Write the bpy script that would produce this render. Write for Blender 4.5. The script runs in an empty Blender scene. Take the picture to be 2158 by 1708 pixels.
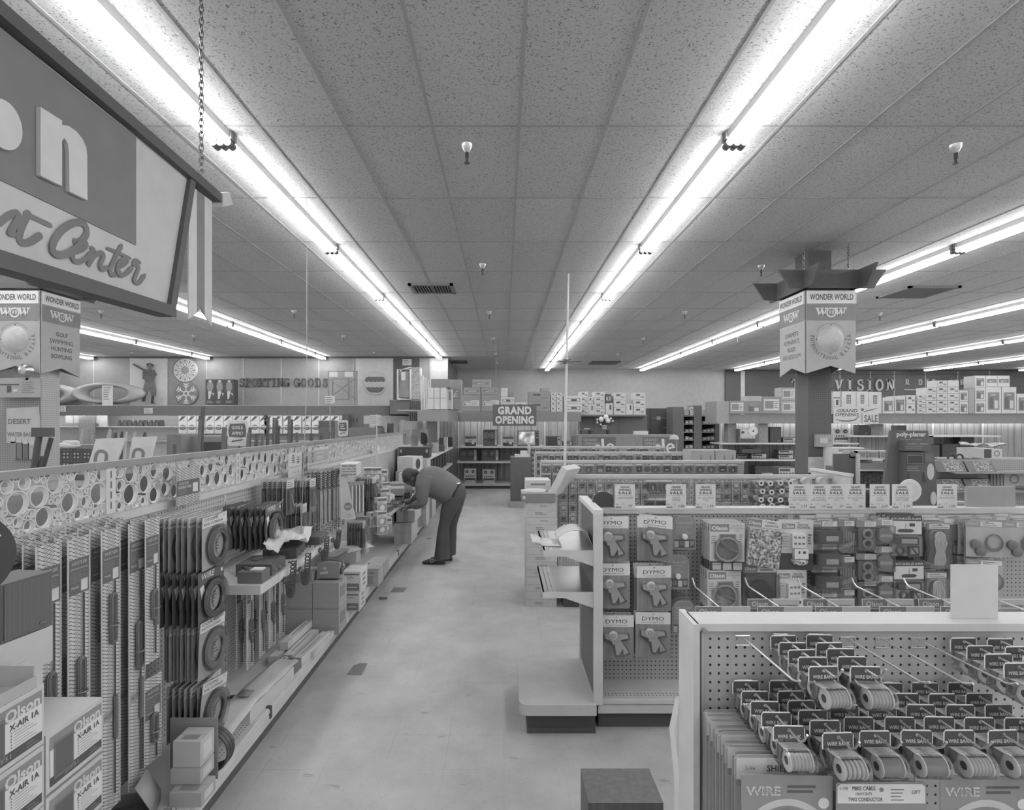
import bpy, bmesh, math, random
import numpy as np
from mathutils import Matrix, Vector
C = bpy.context.scene
COL = C.collection
R = math.radians
random.seed(7)
# ---------------------------------------------------------------- camera, world, exposure
F, CX, CY, H = 1142.0, 1062.0, 890.0, 1.76      # focal length in pixels, vanishing point, eye height
ZC = 3.84                                        # ceiling
cam = bpy.data.cameras.new('camera'); camo = bpy.data.objects.new('camera', cam); COL.objects.link(camo)
camo.location = (0, 0, H); camo.rotation_euler = (R(90), 0, 0)
cam.sensor_fit = 'HORIZONTAL'; cam.sensor_width = 36; cam.lens = 36*F/2158
cam.shift_x = (1079-CX)/2158; cam.shift_y = (CY-854)/2158
cam.clip_start = .05; cam.clip_end = 200
C.camera = camo
w = bpy.data.worlds.new('world'); C.world = w; w.use_nodes = True
w.node_tree.nodes['Background'].inputs[0].default_value = (.8, .8, .8, 1)
w.node_tree.nodes['Background'].inputs[1].default_value = .55
TUBE = 12.5
C.view_settings.view_transform = 'Standard'; C.view_settings.look = 'None'
C.view_settings.gamma = 1; C.view_settings.use_curve_mapping = False
C.view_settings.exposure = 0.9
C.cycles.use_denoising = True
C.cycles.max_bounces = 7; C.cycles.diffuse_bounces = 4; C.cycles.transparent_max_bounces = 24
C.cycles.sample_clamp_indirect = 4

# ---------------------------------------------------------------- materials
MATS = {}
def lin(s): s /= 255; return s/12.92 if s <= .04045 else ((s+.055)/1.055)**2.4
def alb(s): return min(.85, .034+lin(s)/lin(205)*.77)
class NT:
    def __init__(s, name):
        s.mt = bpy.data.materials.new(name); s.mt.use_nodes = True
        s.t = s.mt.node_tree; s.b = s.t.nodes['Principled BSDF']
    def n(s, kind, **kw):
        x = s.t.nodes.new(kind)
        for k, v in kw.items():
            if k[0] == 'i': x.inputs[int(k[1:])].default_value = v
            else: setattr(x, k, v)
        return x
    def l(s, a, b): s.t.links.new(a, b)
    def math(s, op, a, b=None):
        x = s.t.nodes.new('ShaderNodeMath'); x.operation = op
        for i, v in enumerate((a, b)):
            if v is None: continue
            if isinstance(v, (int, float)): x.inputs[i].default_value = v
            else: s.l(v, x.inputs[i])
        return x.outputs[0]
    def ramp(s, fac, stops):
        x = s.t.nodes.new('ShaderNodeValToRGB'); e = x.color_ramp.elements
        while len(e) < len(stops): e.new(.5)
        for q, (p, v) in zip(e, stops): q.position = p; q.color = (v, v, v, 1)
        s.l(fac, x.inputs[0]); return x.outputs[0]
    def mix(s, fac, a, b):
        x = s.t.nodes.new('ShaderNodeMixRGB')
        for i, v in enumerate((fac, a, b)):
            if isinstance(v, (int, float)): x.inputs[i].default_value = v if i == 0 else (v, v, v, 1)
            else: s.l(v, x.inputs[i])
        return x.outputs[0]
    def obj(s):
        tc = s.n('ShaderNodeTexCoord'); sp = s.n('ShaderNodeSeparateXYZ'); s.l(tc.outputs['Object'], sp.inputs[0])
        return tc.outputs['Object'], sp.outputs
    def noise(s, co, scale, detail=3, rough=.5):
        x = s.n('ShaderNodeTexNoise'); x.inputs['Scale'].default_value = scale; x.inputs['Detail'].default_value = detail
        x.inputs['Roughness'].default_value = rough; s.l(co, x.inputs['Vector']); return x.outputs[0]
    def col(s, c): s.l(c, s.b.inputs['Base Color'])
def gset(b, v, rough, spec=.35, metal=0.):
    b.inputs['Base Color'].default_value = (v, v, v, 1); b.inputs['Roughness'].default_value = rough
    b.inputs['Specular IOR Level'].default_value = spec; b.inputs['Metallic'].default_value = metal
def mat(k):
    if k in MATS: return MATS[k]
    if k[0] == 'g' and k[1].isdigit():             # plain paint, card or plastic: g<grey>[finish]
        d = ''.join(c for c in k[1:] if c.isdigit()); fin = k[1+len(d):]
        q = NT('grey_'+d+fin); v = alb(int(d))
        rough, spec, metal = {'': (.6, .3, 0), 'g': (.28, .5, 0), 'm': (.33, .5, .85), 'f': (.9, .1, 0)}[fin]
        gset(q.b, v, rough, spec, metal)
        co, _ = q.obj(); nz = q.noise(co, 9, 2)
        q.col(q.ramp(nz, [(.25, v*.93), (.75, min(.9, v*1.05))]))
    elif k.startswith('peg'):                      # pegboard, local x-z plane: peg<grey>_<pitch mm>
        a, p = k[3:].split('_'); p = float(p)/1000
        q = NT('pegboard_'+a); v = alb(int(a)); gset(q.b, v, .55)
        co, xyz = q.obj()
        fx = q.math('SUBTRACT', q.math('FRACT', q.math('DIVIDE', q.math('ADD', xyz[0], xyz[1]), p)), .5)
        fz = q.math('SUBTRACT', q.math('FRACT', q.math('DIVIDE', xyz[2], p)), .5)
        d = q.math('SQRT', q.math('ADD', q.math('MULTIPLY', fx, fx), q.math('MULTIPLY', fz, fz)))
        hole = q.math('LESS_THAN', d, .15)
        q.col(q.mix(hole, v, .03))
    elif k == 'tube':
        q = NT('lit_fluorescent_tube'); gset(q.b, .9, .4)
        q.b.inputs['Emission Color'].default_value = (1, 1, 1, 1); q.b.inputs['Emission Strength'].default_value = TUBE
    elif k == 'shelflight':
        q = NT('lit_shelf_tube'); gset(q.b, .9, .4)
        q.b.inputs['Emission Color'].default_value = (1, 1, 1, 1); q.b.inputs['Emission Strength'].default_value = TUBE*.7
    elif k == 'screen':
        q = NT('lit_tv_screen'); gset(q.b, .2, .15)
        co, _ = q.obj(); nz = q.noise(co, 5, 4)
        q.l(q.ramp(nz, [(.38, .1), (.5, .35), (.62, 1)]), q.b.inputs['Emission Color']); q.b.inputs['Emission Strength'].default_value = .45
    elif k.startswith('clear'):
        q = NT('clear_plastic'); t = q.t; t.nodes.remove(q.b)
        tr = q.n('ShaderNodeBsdfTransparent'); tr.inputs[0].default_value = (.9, .9, .9, 1)
        gl = q.n('ShaderNodeBsdfGlossy'); gl.inputs['Roughness'].default_value = .12; gl.inputs[0].default_value = (.9, .9, .9, 1)
        lw = q.n('ShaderNodeLayerWeight'); lw.inputs[0].default_value = .35 if k == 'clear' else .6
        mx = q.n('ShaderNodeMixShader'); q.l(q.math('ADD', q.math('MULTIPLY', lw.outputs[0], .55), .05), mx.inputs[0]); q.l(tr.outputs[0], mx.inputs[1]); q.l(gl.outputs[0], mx.inputs[2])
        q.l(mx.outputs[0], t.nodes['Material Output'].inputs[0])
    elif k == 'ceil':
        q = NT('fissured_ceiling_tile'); gset(q.b, .5, .9, .1)
        co, xyz = q.obj()
        mp = q.n('ShaderNodeMapping'); mp.inputs['Scale'].default_value = (34, 60, 1); q.l(co, mp.inputs[0])
        nz = q.n('ShaderNodeTexNoise'); nz.inputs['Scale'].default_value = 1; nz.inputs['Detail'].default_value = 2; nz.inputs['Distortion'].default_value = .6; q.l(mp.outputs[0], nz.inputs['Vector'])
        worm = q.math('LESS_THAN', q.math('ABSOLUTE', q.math('SUBTRACT', nz.outputs[0], .5)), .021)
        msk = q.math('GREATER_THAN', q.noise(co, 55, 1), .5)
        worm = q.math('MULTIPLY', worm, msk)
        tone = q.n('ShaderNodeTexWhiteNoise'); tone.noise_dimensions = '2D'
        cx = q.math('FLOOR', q.math('DIVIDE', q.math('SUBTRACT', xyz[0], .107), .6096)); cy = q.math('FLOOR', q.math('DIVIDE', q.math('SUBTRACT', xyz[1], .142), 1.2192))
        cb = q.n('ShaderNodeCombineXYZ'); q.l(cx, cb.inputs[0]); q.l(cy, cb.inputs[1]); q.l(cb.outputs[0], tone.inputs[0])
        c = q.mix(worm, .56, .18)
        q.col(q.mix(.04, c, tone.outputs[0]))
    elif k == 'floor':
        q = NT('worn_vinyl_floor_tile'); gset(q.b, .5, .5, .25)
        co, xyz = q.obj(); P = .3048
        g = None
        for ax in (0, 1):
            fr = q.math('ABSOLUTE', q.math('SUBTRACT', q.math('FRACT', q.math('DIVIDE', xyz[ax], P)), .5))
            l = q.math('GREATER_THAN', fr, .4965); g = l if g is None else q.math('MAXIMUM', g, l)
        fade = q.noise(co, 1.3, 2); g = q.math('MULTIPLY', g, q.ramp(fade, [(.42, 0), (.62, .45)]))
        base = q.ramp(q.noise(co, 2.2, 5, .65), [(.3, alb(150)), (.7, alb(176))])
        sp = q.noise(co, 60, 2); base = q.mix(q.ramp(sp, [(.62, 0), (.7, .25)]), base, .22)
        mp = q.n('ShaderNodeMapping'); mp.inputs['Scale'].default_value = (5, 14, 1); mp.inputs['Rotation'].default_value = (0, 0, .6); q.l(co, mp.inputs[0])
        sc = q.n('ShaderNodeTexNoise'); sc.inputs['Scale'].default_value = 1.6; sc.inputs['Detail'].default_value = 6; q.l(mp.outputs[0], sc.inputs['Vector'])
        base = q.mix(q.ramp(sc.outputs[0], [(.66, 0), (.74, .4)]), base, .12)
        q.col(q.mix(g, base, .09))
        q.l(q.ramp(q.noise(co, 3, 3), [(.3, .38), (.7, .6)]), q.b.inputs['Roughness'])
    elif k.startswith('wood') or k.startswith('panel'):  # wood<grey>: grain; panel<grey>: grooved wall panelling
        nm = 'panel' if k[0] == 'p' else 'wood'; a = int(k[len(nm):]); v = alb(a)
        q = NT(('grooved_wood_panelling_' if nm == 'panel' else 'wood_grain_')+str(a)); gset(q.b, v, .45)
        co, xyz = q.obj()
        mp = q.n('ShaderNodeMapping'); mp.inputs['Scale'].default_value = (30, 30, 2) if nm == 'panel' else (40, 40, 3); q.l(co, mp.inputs[0])
        nz = q.n('ShaderNodeTexNoise'); nz.inputs['Scale'].default_value = 1; nz.inputs['Detail'].default_value = 4; q.l(mp.outputs[0], nz.inputs['Vector'])
        c = q.ramp(nz.outputs[0], [(.3, v*.8), (.7, v*1.15)])
        if nm == 'panel':
            s_ = q.math('ADD', xyz[0], xyz[1])
            fr = q.math('FRACT', q.math('MULTIPLY', s_, 5.3)); g1 = q.math('LESS_THAN', fr, .07)
            fr2 = q.math('FRACT', q.math('ADD', q.math('MULTIPLY', s_, 2.1), .37)); g1 = q.math('MAXIMUM', g1, q.math('LESS_THAN', fr2, .03))
            c = q.mix(g1, c, v*.35)
        q.col(c)
    elif k == 'hust':                              # printed wire-mesh pattern, local x-z
        q = NT('printed_wire_mesh_card'); gset(q.b, .5, .5)
        co, xyz = q.obj()
        ph = q.math('MULTIPLY', q.math('SINE', q.math('MULTIPLY', xyz[0], 210.)), .26)
        a1 = q.math('ABSOLUTE', q.math('SUBTRACT', q.math('FRACT', q.math('ADD', q.math('MULTIPLY', xyz[2], 74.), ph)), .5))
        ph2 = q.math('MULTIPLY', q.math('SINE', q.math('MULTIPLY', xyz[0], 105.)), .5)
        a2 = q.math('ABSOLUTE', q.math('SUBTRACT', q.math('FRACT', q.math('SUBTRACT', q.math('MULTIPLY', xyz[2], 74.), ph2)), .5))
        ln = q.math('LESS_THAN', q.math('MINIMUM', a1, a2), .10)
        q.col(q.mix(ln, alb(172), alb(80)))
    elif k == 'grille':                            # woven speaker cloth
        q = NT('speaker_cloth'); gset(q.b, .1, .9, .1)
        co, xyz = q.obj()
        a = q.math('SINE', q.math('MULTIPLY', q.math('ADD', xyz[0], xyz[2]), 900)); b = q.math('SINE', q.math('MULTIPLY', q.math('SUBTRACT', xyz[0], xyz[2]), 900))
        q.col(q.ramp(q.math('MULTIPLY', a, b), [(.2, alb(70)), (.6, alb(112))]))
    elif k == 'crinkle':                           # foil and cellophane
        q = NT('crinkled_cellophane'); gset(q.b, .45, .18, .6, .3)
        co, _ = q.obj(); nz = q.noise(co, 75, 5, .6); q.col(q.ramp(nz, [(.38, .12), (.52, .42), (.62, .85)]))
        bp = q.n('ShaderNodeBump'); bp.inputs['Strength'].default_value = .6; q.l(nz, bp.inputs['Height']); q.l(bp.outputs[0], q.b.inputs['Normal'])
    elif k == 'petal': q = NT('flower_petals'); gset(q.b, .8, .8)
    elif k == 'carton':
        q = NT('kraft_carton'); gset(q.b, .4, .8, .1)
        co, _ = q.obj(); mp = q.n('ShaderNodeMapping'); mp.inputs['Scale'].default_value = (2, 2, 90); q.l(co, mp.inputs[0])
        nz = q.n('ShaderNodeTexNoise'); nz.inputs['Scale'].default_value = 1.5; nz.inputs['Detail'].default_value = 4; q.l(mp.outputs[0], nz.inputs['Vector'])
        q.col(q.ramp(nz.outputs[0], [(.3, alb(138)), (.7, alb(152))]))
    elif k == 'foam':
        q = NT('mottled_metal_panel'); gset(q.b, .4, .8); co, _ = q.obj(); q.col(q.ramp(q.noise(co, 40, 3), [(.35, alb(110)), (.6, alb(150))]))
    elif k == 'worldmap':
        q = NT('grey_globe_relief'); gset(q.b, .4, .5); co, _ = q.obj(); q.col(q.ramp(q.noise(co, 7, 4), [(.44, alb(158)), (.5, alb(168))]))
    else: raise KeyError(k)
    MATS[k] = q.mt
    return q.mt

# ---------------------------------------------------------------- mesh builder
TEXT = {}
def text_data(s, bold=0., shear=0., sp=1.):
    k = (s, bold, shear, sp)
    if k not in TEXT:
        cu = bpy.data.curves.new('t', 'FONT'); cu.body = s; cu.size = 1; cu.offset = bold; cu.shear = shear
        cu.space_character = sp; cu.resolution_u = 2; cu.fill_mode = 'FRONT'
        o = bpy.data.objects.new('t', cu); me = bpy.data.meshes.new_from_object(o)
        v = np.array([tuple(x.co) for x in me.vertices]) if len(me.vertices) else np.zeros((1, 3))
        f = [tuple(p.vertices) for p in me.polygons]
        lo, hi = v.min(0), v.max(0)
        TEXT[k] = ((v-lo)[:, :2], f, hi-lo)
        bpy.data.objects.remove(o); bpy.data.curves.remove(cu); bpy.data.meshes.remove(me)
    return TEXT[k]
class MB:
    def __init__(s): s.v, s.f, s.m, s.T = [], [], [], None
    def add(s, vs, fs, m):
        o = len(s.v)
        if s.T is not None: vs = [tuple(s.T @ Vector(p)) for p in vs]
        s.v += [tuple(p) for p in vs]; s.f += [tuple(i+o for i in f) for f in fs]
        s.m += m if isinstance(m, list) else [m]*len(fs)
        return s
    def box(s, x0, x1, y0, y1, z0, z1, m, top=None, front=None):
        vs = [(x, y, z) for z in (z0, z1) for y in (y0, y1) for x in (x0, x1)]
        fs = [(0, 2, 3, 1), (4, 5, 7, 6), (0, 1, 5, 4), (2, 6, 7, 3), (0, 4, 6, 2), (1, 3, 7, 5)]
        return s.add(vs, fs, [m, top or m, front or m, m, m, m])
    def cbox(s, c, sz, m, rz=0, rx=0, ry=0):
        T0 = s.T; t = Matrix.Translation(c) @ Matrix.Rotation(rz, 4, 'Z') @ Matrix.Rotation(ry, 4, 'Y') @ Matrix.Rotation(rx, 4, 'X')
        s.T = t if T0 is None else T0 @ t
        s.box(-sz[0]/2, sz[0]/2, -sz[1]/2, sz[1]/2, -sz[2]/2, sz[2]/2, m); s.T = T0; return s
    def poly(s, pts, m): return s.add(pts, [tuple(range(len(pts)))], m)
    def prism(s, pts, a, b, m, ax='y'):            # outline in (x,z) / (y,z) / (x,y) pushed along ax from a to b
        f = {'y': lambda p, t: (p[0], t, p[1]), 'x': lambda p, t: (t, p[0], p[1]), 'z': lambda p, t: (p[0], p[1], t)}[ax]
        n = len(pts); vs = [f(p, a) for p in pts]+[f(p, b) for p in pts]
        fs = [tuple(range(n)), tuple(range(2*n-1, n-1, -1))]+[(i, i+n, (i+1) % n+n, (i+1) % n) for i in range(n)]
        return s.add(vs, fs, m)
    def tube(s, pts, r, m, n=8, caps=True, sx=None):
        pts = [Vector(p) for p in pts]; rs = r if isinstance(r, (list, tuple)) else [r]*len(pts); vs = []; fs = []
        up = None
        for i, p in enumerate(pts):
            d = (pts[min(i+1, len(pts)-1)]-pts[max(i-1, 0)])
            if d.length < 1e-9: d = Vector((0, 0, 1))
            d.normalize()
            if up is None: up = d.orthogonal().normalized()
            else:
                up = up-d*up.dot(d)
                up = up.normalized() if up.length > 1e-6 else d.orthogonal().normalized()
            b = d.cross(up)
            for j in range(n):
                a = 2*math.pi*j/n; vs.append(p+(up*math.cos(a)+b*math.sin(a))*rs[i])
        for i in range(len(pts)-1):
            for j in range(n): fs.append((i*n+j, i*n+(j+1) % n, (i+1)*n+(j+1) % n, (i+1)*n+j))
        if caps: fs += [tuple(range(n-1, -1, -1)), tuple(range((len(pts)-1)*n, len(pts)*n))]
        return s.add([tuple(v) for v in vs], fs, m)
    def cyl(s, p0, p1, r, m, n=16, r2=None): return s.tube([p0, p1], [r, r if r2 is None else r2], m, n)
    def lathe(s, prof, m, n=20, c=(0, 0, 0), ax='z'):
        vs = []; fs = []
        for r, h in prof:
            for j in range(n):
                a = 2*math.pi*j/n; x, y = r*math.cos(a), r*math.sin(a)
                p = (x, y, h) if ax == 'z' else ((x, h, y) if ax == 'y' else (h, x, y))
                vs.append((p[0]+c[0], p[1]+c[1], p[2]+c[2]))
        k = len(prof)
        for i in range(k-1):
            for j in range(n): fs.append((i*n+j, i*n+(j+1) % n, (i+1)*n+(j+1) % n, (i+1)*n+j))
        if prof[0][0] > 1e-6: fs.append(tuple(range(n-1, -1, -1)))
        if prof[-1][0] > 1e-6: fs.append(tuple(range((k-1)*n, k*n)))
        return s.add(vs, fs, m)
    def ball(s, c, r, m, n=12, k=8):
        r = r if isinstance(r, (tuple, list)) else (r, r, r)
        vs = [(c[0]+r[0]*math.sin(math.pi*i/k)*math.cos(2*math.pi*j/n), c[1]+r[1]*math.sin(math.pi*i/k)*math.sin(2*math.pi*j/n), c[2]+r[2]*math.cos(math.pi*i/k)) for i in range(k+1) for j in range(n)]
        return s.add(vs, [(i*n+j, (i+1)*n+j, (i+1)*n+(j+1) % n, i*n+(j+1) % n) for i in range(k) for j in range(n)], m)
    def torus(s, c, R0, r, m, ax='y', n=28, k=8, sz=1.):
        vs = []
        for i in range(n):
            a = 2*math.pi*i/n
            for j in range(k):
                b = 2*math.pi*j/k; q = R0+r*math.cos(b); t = r*math.sin(b)
                x, z = q*math.cos(a), q*math.sin(a)*sz
                p = {'y': (x, t, z), 'z': (x, z, t), 'x': (t, x, z)}[ax]
                vs.append((p[0]+c[0], p[1]+c[1], p[2]+c[2]))
        return s.add(vs, [(i*k+j, i*k+(j+1) % k, ((i+1) % n)*k+(j+1) % k, ((i+1) % n)*k+j) for i in range(n) for j in range(k)], m)
    # flat print on a surface that faces -y
    def rect(s, x0, x1, z0, z1, m, y=-.001): return s.add([(x0, y, z0), (x1, y, z0), (x1, y, z1), (x0, y, z1)], [(0, 1, 2, 3)], m)
    def disc(s, cx, cz, r, m, y=-.001, n=20, rz=None):
        return s.add([(cx+r*math.cos(2*math.pi*i/n), y, cz+(rz or r)*math.sin(2*math.pi*i/n)) for i in range(n)], [tuple(range(n))], m)
    def ringf(s, cx, cz, r0, r1, m, y=-.001, n=28, a0=0, a1=2*math.pi):
        vs = []
        for i in range(n+1):
            a = a0+(a1-a0)*i/n
            vs += [(cx+r0*math.cos(a), y, cz+r0*math.sin(a)), (cx+r1*math.cos(a), y, cz+r1*math.sin(a))]
        return s.add(vs, [(2*i, 2*i+1, 2*i+3, 2*i+2) for i in range(n)], m)
    def text(s, t, cx, cz, h, m, w=None, y=-.0015, bold=.015, shear=0., sp=1., al='c', rot=0.):
        if 'M' in t and bold > 0:                  # a thickened M folds over itself: overlay shifted copies instead
            for i, d in enumerate((-.4, 0, .4)): s.text(t, cx+d*bold*h*1.6, cz, h*(1+bold), m, w, y-.0001*i, 0, shear, sp, al, rot)
            return s
        v, f, sz = text_data(t, bold, shear, sp)
        ky = h/max(sz[1], 1e-6); kx = ky if w is None else w/max(sz[0], 1e-6)
        ww = sz[0]*kx; x0 = {'c': -ww/2, 'l': 0, 'r': -ww}[al]
        c_, s_ = math.cos(rot), math.sin(rot); vs = []
        for p in v:
            a, b = x0+p[0]*kx, (p[1]*ky-h/2)
            vs.append((cx+a*c_-b*s_, y, cz+a*s_+b*c_))
        return s.add(vs, f, m)
    def lines(s, x0, x1, z0, z1, n, m, y=-.0012, rnd=None, th=.35):  # unreadable small print as thin bars
        rnd = rnd or random
        dz = (z1-z0)/n
        for i in range(n):
            z = z1-dz*(i+.5); e = x0+(x1-x0)*rnd.uniform(.6, 1)
            s.rect(x0, e, z-dz*th/2, z+dz*th/2, m, y)
        return s
    def build(s, name, parent=None, loc=(0, 0, 0), rz=0., smooth=35, rot=None, scale=None):
        me = bpy.data.meshes.new(name); me.from_pydata(s.v, [], s.f)
        keys = []
        for k in s.m:
            if k not in keys: keys.append(k)
        for k in keys: me.materials.append(mat(k))
        ix = {k: i for i, k in enumerate(keys)}
        me.polygons.foreach_set('material_index', [ix[k] for k in s.m])
        if smooth:
            me.polygons.foreach_set('use_smooth', [True]*len(s.f)); me.set_sharp_from_angle(angle=R(smooth))
        me.update()
        o = bpy.data.objects.new(name, me); COL.objects.link(o)
        o.location = loc; o.rotation_euler = rot or (0, 0, rz)
        if scale: o.scale = scale
        if parent: o.parent = parent
        return o
def tag(o, label, cat, group=None, kind=None):
    o['label'] = label; o['category'] = cat
    if group: o['group'] = group
    if kind: o['kind'] = kind
    return o
def thing(name, label, cat, loc=(0, 0, 0), rz=0., group=None, rot=None):
    o = bpy.data.objects.new(name, None); COL.objects.link(o); o.empty_display_size = .05
    o.location = loc; o.rotation_euler = rot or (0, 0, rz)
    return tag(o, label, cat, group)
def struct(o):
    o['kind'] = 'structure'; return o
KIDS = {}
def dup(root, label, loc, rz=None, rot=None, group=None, scale=None, skip=()):
    r = root.copy(); COL.objects.link(r); r.location = loc
    if rz is not None: r.rotation_euler = (0, 0, rz)
    if rot is not None: r.rotation_euler = rot
    if scale: r.scale = scale
    r['label'] = label
    if group: r['group'] = group
    if root.name not in KIDS: KIDS[root.name] = [(c, list(c.children)) for c in root.children]
    for ch, gk in KIDS[root.name]:
        if ch.name.split('.')[0] in skip: continue
        c = ch.copy(); COL.objects.link(c); c.parent = r
        for g in gk:
            d = g.copy(); COL.objects.link(d); d.parent = c
    return r
ORD = ['zeroth', 'first', 'second', 'third', 'fourth', 'fifth', 'sixth', 'seventh', 'eighth', 'ninth', 'tenth', 'eleventh', 'twelfth', 'thirteenth', 'fourteenth', 'fifteenth', 'sixteenth', 'seventeenth', 'eighteenth', 'nineteenth', 'twentieth']+['%dth' % i if i % 10 not in (1, 2, 3) else '%d%s' % (i, ('st', 'nd', 'rd')[i % 10-1]) for i in range(21, 90)]
def px(p, u): return (p-CX)*u
def pz(p, u): return H-(p-CY)*u
def py(u): return u*F
def P(x, y, u): return (px(x, u), py(u), pz(y, u))
def L(x, y, X):                                    # a pixel seen on the plane X = const
    u = X/(x-CX); return (X, u*F, H-(y-CY)*u)
# ================================================================ shell
YB, YS, XS = 21.6, 17.2, -1.86                   # back wall, sporting-goods wall, side wall between them
m = MB(); m.poly([(-16, -4, 0), (25, -4, 0), (25, YB, 0), (-16, YB, 0)], 'floor'); struct(m.build('floor', smooth=0))
m = MB(); m.poly([(-16, -4, ZC), (-16, YB, ZC), (25, YB, ZC), (25, -4, ZC)], 'ceil'); struct(m.build('ceiling', smooth=0))
m = MB()
x = .107-.6096*26
while x < 25:
    m.box(x-.011, x+.011, -4, YB, ZC-.006, ZC+.01, 'g146'); x += .6096
y = .142-1.2192*3
while y < YB:
    m.box(-16, 25, y-.010, y+.010, ZC-.0045, ZC+.01, 'g140'); y += 1.2192
struct(m.build('trim_1', smooth=0))              # suspended ceiling grid
def wall(name, x0, x1, y0, y1, k, z0=0, z1=ZC):
    m = MB(); m.box(x0, x1, y0, y1, z0, z1, k); return struct(m.build(name, smooth=0))
wall('wall_back', XS, 8.8, YB, YB+.12, 'g164')
wall('wall_back_dark', 8.8, 25, YB-.08, YB+.12, 'g84')
wall('wall_left_end', -16.1, -16, -4, YB, 'g150')
wall('wall_right', 25, 25.1, -4, YB, 'g120')
wall('wall_side', XS-.12, XS, YS, YB, 'panel96')
wall('wall_left', -16, XS-.12, YS, YS+.12, 'g146')
us = YS/F
m = MB()
for p in (198, 435, 513, 593, 672, 745, 906): m.box(px(p, us)-.02, px(p, us)+.02, YS-.012, YS, 0, ZC-.06, 'g178')
struct(m.build('trim_2'))
m = MB(); m.box(-16, XS, YS-.04, YS, ZC-.06, ZC, 'g70'); m.box(8.8, 25, YB-.12, YB-.08, ZC-.05, ZC, 'g60'); struct(m.build('trim_3'))
def wpanel(x0, x1, k, n):
    m = MB(); m.box(px(x0, us), px(x1, us), YS-.03, YS, 1.2, ZC-.06, k); return struct(m.build(n))
wpanel(275, 354, 'g190', 'wall_left_panel'); wpanel(356, 434, 'g132', 'wall_left_panel'); wpanel(750, 829, 'g190', 'wall_left_panel'); wpanel(829, 884, 'g74', 'wall_left_panel')
wpanel(907, 944, 'g196', 'wall_left_panel')
# dark worn patches where floor tiles are damaged
def patch(pts, k='g105'):
    vs = []
    for a, b in pts:
        u = H/(b-CY); vs.append((px(a, u), py(u), .002))
    m = MB(); m.poly(vs, k); struct(m.build('floor_patch', smooth=0))
patch([(730, 1423), (745, 1404), (758, 1399), (775, 1399), (762, 1424)]); patch([(823, 1249), (830, 1239), (859, 1239), (850, 1249)]); patch([(797, 1262), (800, 1259), (817, 1260), (815, 1264), (800, 1265)], 'g85'); patch([(899, 1135), (910, 1134), (909, 1136), (900, 1137)], 'g95')
# ================================================================ fluorescent rows
def fixture(L_):
    t = thing('fluorescent_light', '', 'ceiling light', (0, 0, 0), 0, 'ceiling fluorescent lights')
    m = MB(); m.box(-.065, .065, 0, L_, -.055, 0, 'g190'); m.box(-.055, .055, 0, L_, -.062, -.055, 'g200'); m.build('channel', t)
    for sx in (-1, 1):
        m = MB(); m.cyl((sx*.05, .02, -.085), (sx*.05, L_-.02, -.085), .019, 'tube', 10); m.build('tube', t)
    for yy in (.001, L_-.035):
        m = MB(); m.box(-.08, .08, yy, yy+.034, -.062, 0, 'g110')
        for sx in (-.052, 0, .052): m.cyl((sx, yy, -.085), (sx, yy+.034, -.085), .027, 'g105', 12)
        m.build('socket_holder', t)
    return t
f8 = None; f4 = None
ROWS = [(-13.0, 0, 'row along the far side of sporting goods'), (-9.34, 0, 'row behind the hunting and golf hanging sign'), (-5.68, 0, 'row beyond the ring screen, over sporting goods'), (-2.02, 0, 'row over the antenna gondola'),
        (1.66, 1, 'row over the pegboard gondolas'), (5.32, 1, 'row beside the bazaar hanging sign'), (8.98, 1, 'row beyond the bazaar hanging sign'), (12.64, 1, 'second row beyond the bazaar hanging sign'), (16.3, 1, 'third row beyond the bazaar hanging sign'), (19.96, 1, 'row along the far end of the television wall')]
for X, side, nm in ROWS:
    k = 0; y = 3.9-2.44*3
    while y < (20.5 if side else 15.5):
        k += 1; lab = 'twin tube light, %s of the %s' % (ORD[k], nm)
        if f8 is None: f8 = fixture(2.43); f8.location = (X, y, ZC); f8['label'] = lab
        elif y+2.44 < YB: dup(f8, lab, (X, y, ZC))
        y += 2.44
    if not side:
        lab = 'short twin tube light ending the %s' % nm
        if f4 is None: f4 = fixture(1.0); f4.location = (X, y, ZC); f4['label'] = lab
        else: dup(f4, lab, (X, y, ZC))
# sprinklers and air grilles
sp = thing('fire_sprinkler', '', 'sprinkler', group='ceiling sprinklers')
m = MB(); m.lathe([(.045, 0), (.04, -.02), (.022, -.05), (.014, -.06)], 'g190m', 14); m.build('escutcheon', sp)
m = MB(); m.lathe([(.014, -.06), (.014, -.1), (.009, -.105), (.009, -.135), (.02, -.137), (.02, -.142), (0, -.142)], 'g95m', 12)
m.build('nozzle', sp)
SPR = [(984, 305, 'over the aisle, closest of its line to the camera'), (1017, 557, 'over the aisle, second of its line'), (1031, 657, 'over the aisle, third of its line'), (1039, 712, 'over the aisle, fourth of its line'), (1044, 745, 'over the aisle near the grand opening sign'), (1047, 764, 'in front of the plain back wall'),
       (2014, 306, 'large in view near the frame edge over the wire packs'), (1604, 560, 'beside the bazaar hanging sign'), (1443, 657, 'over the pegboard gondolas past the antenna pole'), (1355, 713, 'over the sale counter'), (1301, 746, 'just before the dark ceiling grille'), (1854, 660, 'beyond the bazaar hanging sign'), (1699, 720, 'behind the bazaar hanging sign panel'), (1555, 708, 'over the television corner'),
       (620, 655, 'beyond the ring screen near the thin whip'), (724, 707, 'over the sporting goods shelves'), (788, 742, 'over the wave disc'), (409, 707, 'over the sun and snowflake discs'), (213, 655, 'beside the hunting and golf hanging sign'), (277, 742, 'before the baseball figure')]
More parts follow.
